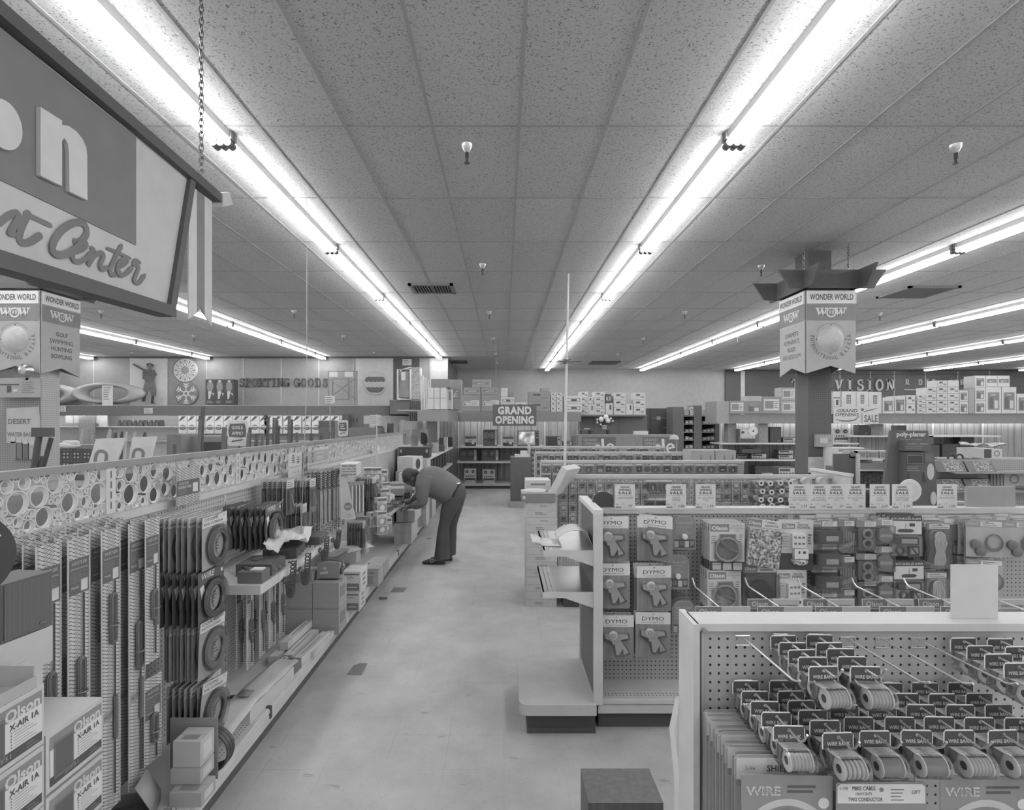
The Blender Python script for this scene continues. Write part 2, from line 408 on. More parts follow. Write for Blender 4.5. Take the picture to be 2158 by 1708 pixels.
for i, (a, b, nm) in enumerate(SPR):
    u = (ZC-H)/(CY-b); loc = (px(a, u), py(u), ZC); lab = 'ceiling sprinkler head '+nm
    if i == 0: sp.location = loc; sp['label'] = lab
    else: dup(sp, lab, loc)
def grille(x0, x1, y0, y1, lab, k='g120'):
    u0, u1 = (ZC-H)/(CY-y0), (ZC-H)/(CY-y1); u = (u0+u1)/2
    w_, d_ = px(x1, u)-px(x0, u), py(u1)-py(u0)
    t = thing('air_grille', lab, 'air vent', (px(x0, u), py(u0), ZC))
    m = MB(); m.box(0, w_, 0, .05, -.03, 0, k); m.box(0, w_, d_-.05, d_, -.03, 0, k); m.box(0, .05, 0, d_, -.03, 0, k); m.box(w_-.05, w_, 0, d_, -.03, 0, k); m.build('frame', t)
    m = MB(); n = 14
    for i in range(n):
        q = .06+(w_-.12)*i/(n-1); m.cbox((q, d_/2, -.02), (.03, d_-.1, .004), 'g100', ry=.6)
    m.box(.04, w_-.04, .04, d_-.04, -.004, 0, 'g50' if k == 'g120' and y1 < 620 else 'g96'); m.build('louvre', t)
grille(866, 958, 597, 616, 'grey louvred air grille with dirt around it over the aisle')
grille(934, 985, 760, 765, 'small dark grille beside the grooved side wall', 'g70'); grille(1243, 1303, 761, 767, 'dark ceiling grille in front of the plain back wall', 'g70')
grille(1880, 1985, 602, 626, 'ceiling grille between the lamps beyond the bazaar sign', 'g120')
# ================================================================ gondolas
def gondola(name, lab, cat, loc, rz, Ln, zt, deck=.25, k='g176', peg='peg162_25.4', sec=1.22, shelf_x0=0., back=.25, rail=.035, kick='g66'):
    """front faces -y, left end at x=0, pegboard plane at y=0"""
    t = thing(name, lab, cat, loc, rz)
    m = MB(); m.box(0, Ln, 0, .012, .17, zt-rail, peg); m.build('pegboard', t, smooth=0)
    m = MB(); m.box(0, Ln, .052, .064, .17, zt-rail, peg); m.build('back_panel', t, smooth=0)
    m = MB(); m.box(-.004, Ln, -.014, .078, zt-rail, zt, k)
    m.build('top_rail', t)
    if deck:
        m = MB(); m.prism([(-deck, .18), (0, .18), (0, .165), (-deck+.01, .165)], 0, Ln, k, 'x')
        n = int(Ln/.021)
        for i in range(n):
            for dy in (.035, .055): m.rect(0, 0, 0, 0, 'g50') if False else m.add([(i*.021+.006, -deck+dy, .1804), (i*.021+.013, -deck+dy, .1804), (i*.021+.013, -deck+dy+.006, .1804), (i*.021+.006, -deck+dy+.006, .1804)], [(0, 1, 2, 3)], 'g60')
        m.build('base_deck', t, smooth=0)
        m = MB(); m.prism([(-deck, .18), (-deck-.008, .176), (-deck-.010, .155), (-deck+.004, .148), (-deck-.006, .142), (-deck-.008, .10), (-deck+.004, .094)], 0, Ln, k, 'x'); m.build('price_rail', t, smooth=0)
        m = MB(); m.box(.01, Ln-.01, -deck+.035, 0, 0, .165, kick); m.build('kick_plate', t)
    if back:
        m = MB(); m.box(0, Ln, .064, .064+back, .165, .18, k); m.box(.01, Ln-.01, .064, .03+back, 0, .165, kick); m.build('back_deck', t)
    q = 0
    while q <= Ln+.01:
        m = MB(); m.box(q-.016, q+.016, -.004, .068, .0, zt-rail, k)
        for j in range(int((zt-.3)/.05)): m.rect(q-.003, q+.003, .25+j*.05, .275+j*.05, 'g60', -.0046)
        m.build('upright', t); q += sec
    return t
RG = {}                                            # right-hand gondolas: name -> (u of pegboard, left px)
uG0, uG1, uG2, uG3, uG4, uG5 = .54/423, .00291, .0047, .00646, .0084, .0104
g = gondola('gondola', 'pegboard gondola holding the wire bank packs beside the camera', 'gondola', (.52, py(uG0), 0), 0, 2.2, 1.222, deck=.3, rail=.02, sec=3, peg='peg158_23.3', back=.28)
m = MB(); m.box(-.017, 0, -.02, .10, .0, 1.222, 'g176'); m.box(.0, .005, -.018, -.006, 0, 1.2, 'g60'); m.build('end_post', g)
m = MB(); m.cyl((.012, -.015, 1.205), (.012, -.024, 1.205), .007, 'g150m', 12); m.build('bolt', g)
g1 = gondola('gondola', 'pegboard gondola with the label maker cards and grand opening sale tags', 'gondola', (px(1246, uG1), py(uG1), 0), 0, 3.9, 1.235, deck=.23, back=.25, peg='peg150_25.4')
G2 = gondola('gondola', 'pegboard gondola of small blister packs behind the sale tags', 'gondola', (px(1180, uG2), py(uG2), 0), 0, px(1752, uG2)-px(1180, uG2), 1.235, peg='peg158_25.4', sec=1.3)
G3 = gondola('gondola', 'third pegboard gondola from the camera with hanging bagged parts', 'gondola', (px(1141, uG3), py(uG3), 0), 0, px(1568, uG3)-px(1141, uG3), 1.235, peg='peg158_25.4', sec=1.3)
G4 = gondola('gondola', 'pegboard gondola with large cartons at its far end', 'gondola', (px(1128, uG4), py(uG4), 0), 0, px(1472, uG4)-px(1128, uG4), 1.235, peg='peg158_25.4', sec=1.3)
G5 = gondola('gondola', 'last pegboard gondola before the grand opening counter', 'gondola', (px(1116, uG5), py(uG5), 0), 0, px(1402, uG5)-px(1116, uG5), 1.235, peg='peg158_25.4', sec=1.3)
m = MB(); m.box(-.03, 0, -.3, .36, .0, 1.25, 'g180'); m.build('end_panel', G5)
# right end panel of G2
Le = px(1752, uG2)-px(1180, uG2)
m = MB(); m.box(Le, Le+.02, -.298, .358, .0, 1.25, 'g168'); m.box(Le-.01, Le+.03, -.3, .36, 1.25, 1.275, 'g186'); m.build('end_panel', G2)
# end cap of G1: panel along y, deck and two shelves on the aisle side
un, uf = .002664, .00318; yn, yf = py(un)-py(uG1), py(uf)-py(uG1)
m = MB(); m.box(-.018, .0, yn+.03, yf-.02, .17, 1.235, 'peg92_14'); m.build('end_panel', g1, smooth=0)
m = MB(); m.box(-.03, .02, yn, yn+.03, .17, 1.24, 'g178'); m.box(-.03, .02, yf-.02, yf, .17, 1.24, 'g170'); m.box(-.032, .022, yn, yf, 1.24, 1.266, 'g186'); m.build('end_frame', g1)
ec = thing('end_cap_shelf_unit', 'empty metal end cap base deck at the end of the label maker gondola', 'shelf', (px(1246, uG1), py(uG1), 0))
def rbox(m, x0, x1, y0, y1, z0, z1, r, k):
    pts = []
    for cx, cy, a in ((x0+r, y0+r, 180), (x1-.002, y0+.002, 270), (x1-.002, y1-.002, 0), (x0+r, y1-r, 90)):
        rr = r if cx < x0+r+1e-6 else .002
        for j in range(5): b = R(a+90*j/4); pts.append((cx+rr*math.cos(b), cy+rr*math.sin(b)))
    m.prism(pts, z0, z1, k, 'z')
m = MB(); rbox(m, -.45, -.018, yn-.02, yf, .12, .18, .05, 'g172'); m.build('deck', ec)
m = MB(); m.box(-.40, -.018, yn+.03, yf-.05, .02, .12, 'g58'); m.box(-.405, -.018, yn+.02, yf-.05, 0, .03, 'g66'); m.build('kick_plate', ec)
for z, x0, lab in ((1.035, -.31, 'upper'), (.80, -.315, 'lower')):
    s = thing('end_cap_shelf', '%s steel bracket shelf on the end cap of the label maker gondola' % lab, 'shelf', (px(1246, uG1), py(uG1), z))
    m = MB(); m.box(x0, -.018, yn+.02, yf-.02, -.006, 0, 'g150m'); m.box(x0, x0+.008, yn+.02, yf-.02, -.032, 0, 'g176')
    m.box(x0+.03, x0+.034, yn+.03, yf-.03, 0, .001, 'g110'); m.box(x0+.055, x0+.058, yn+.03, yf-.03, 0, .001, 'g110'); m.build('shelf_plate', s)
    for yy in (yn+.016, yf-.024):
        m = MB(); m.prism([(x0, 0), (-.018, 0), (-.018, -.095), (x0+.12, -.034), (x0, -.034)], yy, yy+.004, 'g176'); m.build('bracket', s)
# ---- left gondola with ring screen (runs along the aisle, front faces +x)
XL, ZL = -1.70, 1.36
Y0L = .9; LL = 8.9
gl = gondola('gondola', 'long pegboard gondola along the aisle topped by a ring screen', 'gondola', (XL, Y0L, 0), R(90), LL, ZL, deck=.40, sec=1.2, back=.3, k='g182', kick='g74')
m = MB()
for yy in (3.0, 4.185, 5.4, 6.64, 7.88): m.box(yy-Y0L-.012, yy-Y0L+.012, -.412, -.385, .12, .186, 'g60')
m.build('rail_clip', gl)
# ring screen
scr = thing('ring_screen', 'white decorative screen of interlocked rings on top of the aisle gondola', 'screen', (XL-.03, Y0L, ZL+.001), R(90))
def pack_rings(Wd, Ht, seed):
    rn = random.Random(seed); cs = []              # circles grown until they touch
    for rmax, rmin, tries in ((.05, .038, 400), (.036, .026, 900), (.026, .016, 2500), (.018, .011, 5000), (.012, .0085, 6000)):
        for _ in range(tries):
            x_, z_ = rn.uniform(0, Wd), rn.uniform(0, Ht)
            r = min([rmax*rn.uniform(.75, 1), x_+.004, Wd-x_+.004, z_+.006, Ht-z_+.006]+[math.hypot(x_-a, z_-b)-c for a, b, c in cs])
            if r >= rmin: cs.append((x_, z_, r))
    return cs
SEC = 1.13; q0 = 1.245-Y0L; HT = .2
protos = []
for v in range(2):
    m = MB()
    for cx, cz, r in pack_rings(SEC-.06, HT, 11+v):
        n = 20 if r > .02 else 14; vs = []; fs = []
        for i in range(n):
            a = 2*math.pi*i/n; c_, s_ = math.cos(a), math.sin(a)
            for rr, yy in ((r, -.009), (r, .009), (r-.0042, .009), (r-.0042, -.009)): vs.append((cx+rr*c_, yy, cz+rr*s_))
        for i in range(n):
            j = (i+1) % n
            for k_ in range(4): fs.append((i*4+k_, j*4+k_, j*4+(k_+1) % 4, i*4+(k_+1) % 4))
        m.add(vs, fs, 'g192')
    protos.append(m)
for i in range(8):
    o = protos[i % 2].build('ring_panel', scr, (q0+i*SEC+.03-SEC, 0, .0)) if i < 2 else None
    if o: pp = o; (KIDS.setdefault('rp', [])).append(o)
    else:
        o = KIDS['rp'][i % 2].copy(); COL.objects.link(o); o.location = (q0+i*SEC+.03-SEC, 0, .0)
    m = MB(); m.box(q0+i*SEC-.035, q0+i*SEC+.02, -.014, .014, 0, HT, 'g186')
    for j in range(4): m.rect(q0+i*SEC-.012, q0+i*SEC-.004, .02+j*.045, .05+j*.045, 'g80', -.0145)
    m.build('screen_post', scr)
m = MB(); m.box(-.2, LL, -.02, .02, HT, HT+.028, 'g128'); m.build('cap_rail', scr)
m = MB(); m.box(LL-.35, LL+.02, -.03, .03, 0, .27, 'g122'); m.build('end_panel', scr)
# ================================================================ wire packs on the near gondola
def hook(name_lab, loc, Ln, drop=.0, up=.03, k='g185m', rz=0.):
    t = thing('peg_hook', name_lab, 'hook', loc, rz, 'peg hooks')
    m = MB(); m.tube([(0, 0, 0), (0, -Ln*.5, -drop*.5), (0, -Ln+.015, -drop), (0, -Ln, -drop+up*.4), (0, -Ln-.012, -drop+up)], .0026, k, 6); m.build('prong', t)
    m = MB(); m.tube([(-.018, -.004, -.022), (-.018, -.004, .003), (.018, -.004, .003), (.018, -.004, -.022), (-.018, -.004, -.022)], .0024, k, 6); m.build('back_loop', t)
    return t
def wire_pack(wk, bands):
    t = thing('wire_spool_pack', '', 'wire pack', group='clear wire spool packs')
    m = MB(); m.box(-.0325, .0325, -.004, 0, -.017, .013, 'g62'); m.text('WIRE BANK', 0, -.008, .0085, 'g190', .052, -.0046); m.disc(0, .006, .004, 'g170', -.0046, 10); m.build('header', t)
    m = MB(); m.poly([(-.028, -.006, -.019), (.028, -.006, -.019), (.028, -.046, -.016), (-.028, -.046, -.016)], 'g142')
    for i, (a, b) in enumerate(((.28, .72), (.2, .8), (.35, .65), (.15, .85), (.3, .7))):
        q = .2+i*.13; y_, z_ = -.006-.040*q, -.0184+.003*q
        m.poly([(-.028+.056*a, y_, z_), (-.028+.056*b, y_, z_), (-.028+.056*b, y_-.0016, z_+.0001), (-.028+.056*a, y_-.0016, z_+.0001)], 'g108')
    m.poly([(-.0285, -.008, -.02), (-.0285, -.03, -.017), (-.0285, -.02, -.052), (-.0285, -.004, -.052)], 'g128'); m.build('label', t)
    m = MB(); c = (0, -.042, -.038)
    for sx in (-1, 1):
        m.lathe([(.008, sx*.022), (.0225, sx*.022), (.0225, sx*.0245), (.008, sx*.0245)], 'g196', 20, c, 'x')
    m.lathe([(.009, -.0247), (.009, .0247)], 'g60', 14, c, 'x')
    n = bands
    for i in range(n):
        a, b = -.021+.042*i/n, -.021+.042*(i+1)/n
        m.lathe([(.0185, a), (.0202, (a+b)/2), (.0185, b)], wk[i % len(wk)], 18, c, 'x')
    m.build('spool', t)
    m = MB(); W = .031
    prof = [(-.002, -.019), (-.002, -.062)]+[(-.042+.0265*math.cos(a), -.038+.0255*math.sin(a)) for a in [R(-75), R(-100), R(-130), R(-160), R(-190), R(-220), R(-245)]]+[(-.012, -.0195)]
    m.prism(prof, -W, W, 'clear', 'x'); m.build('clear_case', t)
    m = MB(); m.tube([(-.034, -.002, -.02), (-.034, -.002, .009), (-.03, -.002, .0145), (.03, -.002, .0145), (.034, -.002, .009), (.034, -.002, -.02)], .0016, 'g200g', 5); m.build('rim', t)
    return t
wp = [wire_pack(['g178', 'g150'], 11), wire_pack(['g195', 'g120', 'g190'], 13), wire_pack(['g100', 'g88'], 12), wire_pack(['g165', 'g160'], 20)]
used = [False]*4
def at(x, y, u): return (px(x, u), py(u), pz(y, u))
def put(proto, usedl, i, lab, loc, rz=0., rot=None, group=None):
    if not usedl[i]:
        usedl[i] = True; o = proto[i]; o.location = loc; o.rotation_euler = rot or (0, 0, rz); o['label'] = lab
        if group: o['group'] = group
        return o
    return dup(proto[i], lab, loc, rz, rot, group)
rn = random.Random(3)
cols = [(1637, 1340, 5, 'first upper', .045), (1711, 1340, 5, 'second upper', .045), (2008, 1347, 4, 'third upper', .05), (2083, 1347, 3, 'fourth upper', .05),
        (1562, 1436, 5, 'first lower', .052), (1635, 1436, 6, 'second lower', .0475), (1709, 1440, 5, 'third lower', .055), (1782, 1440, 5, 'fourth lower', .055), (1856, 1440, 5, 'fifth lower', .055), (1930, 1440, 5, 'sixth lower', .055), (2003, 1440, 5, 'seventh lower', .055)]
for ci, (bx, by, n, nm, dy_) in enumerate(cols):
    X, Z = px(bx, uG0), pz(by, uG0)
    hook('wire hook through the packs of the %s column' % nm, (X, py(uG0)-.016, Z+.008), n*dy_+.03)
    for k in range(n):
        y = py(uG0)-.02-dy_*k-(.012 if ci < 4 else .01)
        front = n-1-k
        put(wp, used, rn.choice([0, 1, 3]) if k == n-1 and ci not in (9,) else rn.choice([0, 1, 2, 3]), 'clear wire spool pack, %s from the front on the %s hook' % (ORD[front+1], nm), (X+rn.uniform(-.002, .002), y, Z+rn.uniform(-.002, .002)), R(rn.uniform(-2.5, 2.5)))
for i, (bx, by) in enumerate([(1558, 1337), (1776, 1340), (1849, 1342), (1923, 1342)]):
    X, Z = px(bx, uG0), pz(by, uG0); hook('empty wire hook, %s along the top row of the wire pegboard' % ORD[i+1], (X, py(uG0)-.016, Z), .27, -.005, .012)
# shielded cable cards, wire cards, mike cable cards
t = thing('cable_card', '', 'cable card', group='shielded cable cards')
m = MB(); m.prism([(-.19, -.3), (.19, -.3), (.19, .0), (.18, .01), (-.18, .01), (-.19, 0)], -.0015, 0, 'g140'); m.rect(-.186, .186, -.045, .004, 'g186', -.0018)
m.text('SHIELDED', -.075, -.02, .0145, 'g60', .085, -.0022); m.text('S-96', -.155, -.02, .009, 'g110', None, -.0022, 0); m.text('TRANSFER CABLE', .08, -.02, .012, 'g60', .1, -.0022)
for i in range(2): m.rect(.14, .175, -.02-i*.01, -.016-i*.01, 'g100', -.0022)
m.rect(-.186, .186, -.06, -.045, 'g120', -.0018); m.build('card', t)
m = MB(); m.torus((0, -.012, -.17), .08, .008, 'g80', 'y', 24, 6); m.build('coiled_cable', t)
for k in range(10):
    y = 1.416-.0215*k; lab = 'shielded cable card, %s from the front of its overlapping stack' % ORD[10-k]
    X0 = .52+.19+rn.uniform(-.003, .003)
    if k == 0: t.location = (X0, y, .999); t['label'] = lab
    else: dup(t, lab, (X0, y, .999+rn.uniform(-.004, .004)), R(rn.uniform(-.6, .6)))
def wire_card(lab, loc):
    t = thing('wire_card', lab, 'wire card', loc)
    m = MB(); m.prism([(-.1, -.24), (.1, -.24), (.1, 0), (-.1, .003)], -.0015, 0, 'g122'); m.text('WIRE', -.052, -.033, .02, 'g178', .075, -.002, .02); m.text('WIRE', -.0515, -.0335, .013, 'g118', .065, -.0023, -.008)
    m.lines(.0, .085, -.04, -.018, 2, 'g72', -.002, th=.5); m.ringf(0, -.15, .085, .1, 'g170', -.002, 30, 0, math.pi); m.disc(.08, -.06, .012, 'g190', -.002); m.build('card', t)
    m = MB(); m.torus((0, -.008, -.15), .07, .008, 'g160'); m.build('wire_coil', t)
wire_card('grey wire card in front of the shielded cable cards', (.62, 1.188, .985)); wire_card('grey wire card by the frame edge beyond the mike cable cards', (1.053, 1.185, .985))
def mike(lab, loc):
    t = thing('mike_cable_card', lab, 'cable card', loc, 0, 'mike cable cards')
    m = MB(); m.prism([(-.098, -.25), (.098, -.25), (.098, .0), (.092, .005), (-.092, .005), (-.098, 0)], -.0015, 0, 'g120'); m.prism([(-.095, -.042), (.095, -.042), (.095, -.006), (.088, 0), (-.088, 0), (-.095, -.006)], -.0017, -.0015, 'g192')
    m.text('MIKE CABLE', -.038, -.009, .0085, 'g62', .05, -.0022); m.text('HEAVY DUTY', -.038, -.021, .006, 'g90', .036, -.0022); m.text('TWO CONDUCTOR', -.035, -.033, .0085, 'g62', .075, -.0022); m.text('S-198', -.082, -.009, .006, 'g90', .018, -.0022, 0)
    m.text('22FT', .075, -.017, .007, 'g70', None, -.0022, 0); m.lines(.02, .055, -.038, -.008, 4, 'g110', -.0022, th=.3); m.disc(0, -.012, .005, 'g110', -.0022, 8); m.build('card', t)
    m = MB(); m.torus((0, -.01, -.15), .06, .008, 'g70'); m.build('coiled_cable', t)
mike('mike cable card at the front of its hook', (.818, 1.176, .975)); mike('mike cable card half hidden behind the front mike cable card', (.815, 1.205, .982))
# headphone bags hanging behind the near gondola, tops showing over its rail
t = thing('headphone_bag', '', 'headphone pack', group='bagged headphones behind the near gondola')
m = MB(); m.box(-.082, .082, -.002, .002, -.032, 0, 'g172'); m.rect(-.082, -.004, -.03, -.0, 'g112', -.0023); m.text('Olson', -.045, -.015, .017, 'g192', .052, -.0026); m.text('STEREO HEADPHONE', .04, -.022, .007, 'g80', .07, -.0026); m.build('header', t)
m = MB(); m.box(-.078, .078, -.03, .03, -.25, -.032, 'clear'); m.build('bag', t)
m = MB(); m.torus((0, 0, -.12), .06, .008, 'g70'); m.cyl((-.06, -.02, -.17), (-.06, .02, -.17), .035, 'g75', 16); m.cyl((.06, -.02, -.17), (.06, .02, -.17), .035, 'g75', 16); m.build('headphones', t)
yb = py(.00135)
i = 0
for row, (u, xs, y_) in enumerate([(.00152, [1630, 1746, 1871, 1990, 2105], 1263), (.00142, [1523, 1654, 1776, 1911, 2040], 1279)]):
    for k, x_ in enumerate(xs):
        lab = 'bagged headphones, %s header in the %s row peeking over the near rail' % (ORD[k+1], ('far', 'close')[row])
        loc = at(x_, y_, u)
        if i == 0: t.location = loc; t['label'] = lab
        else: dup(t, lab, loc)
        i += 1
for k, (x_, y_) in enumerate([(1481, 1239), (1598, 1246), (1715, 1245), (1835, 1245), (1950, 1244), (2062, 1243)]):
    u = .00158; X = px(x_, u); hook('hook tip above the headphone headers, %s from the aisle end' % ORD[k+1], (X, yb+.09, 1.19), .26, 0, .022, rz=R(180))
b = tag(MB().box(-.064, .064, -.003, 0, 0, .147, 'g180').build('blank_card', None, (px(2052, .0013), py(.0013), 1.223)), 'blank pale card standing on the near gondola rail', 'sign card')
t = tag(MB().box(-.14, .14, -.1, .1, 0, .34, 'wood78', top='wood92').build('wooden_box', None, (px(1305, .00187), 2.12, 0)), 'dark wooden box on the aisle floor beside the near gondola', 'box')
t = tag(MB().tube([(0, 0, 0), (.01, -.01, .2), (-.006, 0, .34), (.004, 0, .42)], [.02, .035, .03, .022], 'g186', 8).build('crumpled_bag', None, (px(1431, .00142), 1.6, .52)), 'crumpled pale bag hanging behind the end post of the near gondola', 'bag')

# ================================================================ goods on the sale gondola (G1)
y1 = py(uG1)
def stack(proto, nmf, x, y, n, dep=.018, front=.21, rz=0., jit=.004, rots=None, z_off=0):
    """n cards on one hook, front one seen at pixel (x, y) of its top centre"""
    yf = y1-front; u = yf/F; X, Z = px(x, u), pz(y, u)+z_off
    for k in range(n):
        lab = nmf if n == 1 else ('%s, %s' % (nmf, 'front of its hook' if k == 0 else '%s behind the front one' % ORD[k]))
        loc = (X+(rn.uniform(-jit, jit) if k else 0), yf+dep*k, Z+(rn.uniform(-jit, jit) if k else 0)); a = rz if k == 0 else R(rn.uniform(-3, 3))
        if not proto.get('u'): proto['u'] = 1; o = proto['o']; o.location = loc; o.rotation_euler = (0, 0, a); o['label'] = lab
        else: dup(proto['o'], lab, loc, a)
def dymo():
    t = thing('label_maker_card', '', 'label maker', group='carded label makers')
    m = MB(); m.box(-.1, .1, -.002, 0, -.26, 0, 'wood118'); m.rect(-.1, .1, -.068, 0, 'g196', -.0024); m.text('DYMO', 0, -.036, .022, 'g60', .125, -.003, .008); m.text('1/4 HOME LABELMAKER', 0, -.058, .008, 'g110', .13, -.003, 0)
    m.disc(.0, -.011, .0045, 'g90', -.003, 10); m.build('card', t)
    m = MB(); m.prism([(-.07, -.105), (.062, -.108), (.066, -.128), (.02, -.138), (.068, -.21), (.04, -.222), (.034, -.185), (.012, -.225), (-.005, -.222), (-.012, -.165), (-.025, -.162), (-.028, -.145), (-.068, -.128)], -.018, -.002, 'g160g')
    m.lathe([(0, -.024), (.022, -.0235), (.027, -.019)], 'g182g', 18, (-.022, 0, -.112), 'y'); m.ringf(-.022, -.112, .008, .011, 'g120', -.0245, 16); m.box(.02, .06, -.022, -.018, -.124, -.114, 'g178'); m.build('label_maker', t)
    m = MB(); m.prism([(-.078, -.098), (.07, -.1), (.075, -.135), (.03, -.142), (.078, -.212), (.035, -.235), (-.012, -.232), (-.03, -.17), (-.078, -.135)], -.026, -.003, 'clear'); m.build('blister', t)
    return t
for i, (x, y) in enumerate(((1288, 1090), (1382, 1088), (1291, 1189), (1378, 1194), (1299, 1298), (1376, 1292), (1532, 1104), (1611, 1096), (1679, 1099), (1738, 1100), (1783, 1099), (1908, 1089), (1977, 1104), (2074, 1099))):
    u = (y1-.2)/F; hook('hook carrying the cards of the sale gondola, %s in order' % ORD[i+1], (px(x, u), y1-.003, pz(y, u)-.009), .215, 0, .012)
D = {'o': dymo()}
for x, y, n, nm, rz in [(1288, 1089, 2, 'label maker card at the top of the first column', 0), (1382, 1087, 2, 'turned label maker card at the top of the second column', R(-38)), (1291, 1188, 2, 'label maker card in the middle of the first column', 0), (1378, 1193, 3, 'label maker card in the middle of the second column', R(2)), (1299, 1297, 3, 'label maker card at the bottom of the first column', 0), (1376, 1291, 2, 'label maker card at the bottom of the second column', R(-2))]:
    stack(D, nm, x, y, n, .03, .20, rz, .008)
def arch_pts(w_, h_, r=None, n=10):
    return [(-w_/2, -h_), (w_/2, -h_), (w_/2, -w_*.42)]+[(w_/2*math.cos(R(a)), -w_*.42+w_*.42*math.sin(R(a))) for a in range(15, 180, 15)]+[(-w_/2, -w_*.42)]
def dial():
    t = thing('light_dimmer_card', '', 'light dimmer', group='carded light dimmers')
    m = MB(); m.prism(arch_pts(.135, .205), -.002, 0, 'g118'); m.text('DIAL-A-LITE', 0, -.048, .012, 'g165', .09, -.003); m.lines(-.05, .05, -.115, -.062, 6, 'g150', -.003, th=.25); m.rect(-.062, .062, -.195, -.145, 'g75', -.0026)
    for i in range(4): m.rect(-.058+i*.03, -.034+i*.03, -.19+.01*(i % 2), -.155, ('g150', 'g100', 'g170', 'g120')[i], -.003)
    m.tube([(-.062, -.003, -.2), (-.062, -.003, -.055), (-.03, -.003, -.012), (.03, -.003, -.012), (.062, -.003, -.055), (.062, -.003, -.2)], .001, 'g170', 4); m.build('card', t)
    m = MB(); m.lathe([(.017, -.002), (.016, -.016), (.008, -.02), (0, -.02)], 'g198', 16, (0, 0, -.128), 'y'); m.build('knob', t)
    return t
D = {'o': dial()}
for x, y, n, nm in [(1442, 1085, 2, 'arched light dimmer card in the top row'), (1428, 1168, 1, 'arched light dimmer card in the middle row'), (1440, 1264, 3, 'arched light dimmer card low behind the near end post')]: stack(D, nm, x, y, n, .06, .16, 0, .02)
def coilcard():
    t = thing('degaussing_coil_card', '', 'coil card', group='carded degaussing coils')
    m = MB(); m.box(-.098, .098, -.002, 0, -.275, 0, 'g178'); m.rect(-.094, .012, -.05, -.006, 'g120', -.0024); m.text('Olson', -.042, -.029, .024, 'g200', .088, -.003, .025); m.text('COLOR TV', .055, -.014, .009, 'g110', None, -.003, 0); m.text('DE GAUSSING', .055, -.028, .009, 'g110', .075, -.003, 0); m.text('COIL', .055, -.042, .009, 'g110', None, -.003, 0)
    m.lines(-.09, -.055, -.12, -.07, 4, 'g110', -.003, th=.3); m.lines(.065, .092, -.11, -.06, 4, 'g110', -.003, th=.3)
    m.rect(-.098, .098, -.275, -.22, 'g62', -.0024)
    for i, s_ in enumerate(('BEFORE', '', 'AFTER')):
        c_ = -.058+i*.058; m.rect(c_-.024, c_+.024, -.268, -.228, 'g165', -.003)
        if s_: m.text(s_, c_, -.239, .007, 'g80', .036, -.0036, .005)
    st = []
    for i in range(16): a = R(i*22.5); r = .05 if i % 2 else .026; st.append((r*math.cos(a), -.003, -.165+r*math.sin(a)))
    m.poly(st, 'g196'); m.build('card', t)
    m = MB(); m.torus((0, -.01, -.15), .066, .006, 'g150', 'y', 30, 8); m.build('coil', t)
    m = MB()
    for i in range(4): m.tube([(-.05+.004*i, -.014-.004*(i % 2), -.085-.01*i), (-.01, -.018, -.12-.006*i), (.03, -.02, -.145-.004*i), (.062, -.016, -.165)], .0028, 'g120', 6)
    m.build('cord', t)
    m = MB(); m.prism([(-.045, -.06), (.045, -.06), (.045, -.085), (.075, -.11), (.078, -.2), (.04, -.225), (-.04, -.225), (-.078, -.2), (-.075, -.11), (-.045, -.085)], -.024, -.003, 'clear'); m.build('blister', t)
    return t
D = {'o': coilcard()}
stack(D, 'degaussing coil card in the upper row', 1532, 1103, 9, .0165, .21, R(-4)); stack(D, 'degaussing coil card in the lower row', 1526, 1203, 8, .017, .21, R(2))
def hbag(k):
    t = thing('boxed_headphones', '', 'headphone pack')
    m = MB(); m.box(-.095, .095, -.003, .003, -.045, 0, 'g190'); m.rect(-.095, -.012, -.044, -.002, 'g115', -.0034); m.text('Olson', -.053, -.023, .02, 'g196', .066, -.004); m.text('STEREO', .042, -.014, .011, 'g70', None, -.004); m.text('HEADPHONE', .042, -.032, .011, 'g70', .075, -.004); m.build('header', t)
    if k == 0:
        m = MB(); m.box(-.088, .09, -.05, .02, -.26, -.05, 'g150', front='crinkle'); m.build('crinkled_wrap', t)
    else:
        m = MB(); m.box(-.088, .09, -.0, .03, -.24, -.05, 'g165', front='g120'); m.build('box', t)
        m = MB(); m.lathe([(.075, -.002), (.072, -.03), (.05, -.045), (0, -.048)], 'g66', 24, (0, 0, -.16), 'y'); m.text('Olson', 0, -.15, .024, 'g95', .08, -.05); m.build('ear_cup', t)
        m = MB(); m.box(-.09, .092, -.055, -.001, -.245, -.05, 'clear'); m.build('wrap', t)
    return t
o = hbag(0); u = (y1-.2)/F; o.location = at(1611, 1096, u); o.rotation_euler = (0, R(6), R(-6)); o['label'] = 'headphones in crinkled shiny wrap under a leaning paper header'
o = hbag(1); u = (y1-.2)/F; o.location = at(1600, 1190, u); o['label'] = 'boxed headphones with a dark round ear cup, second row'
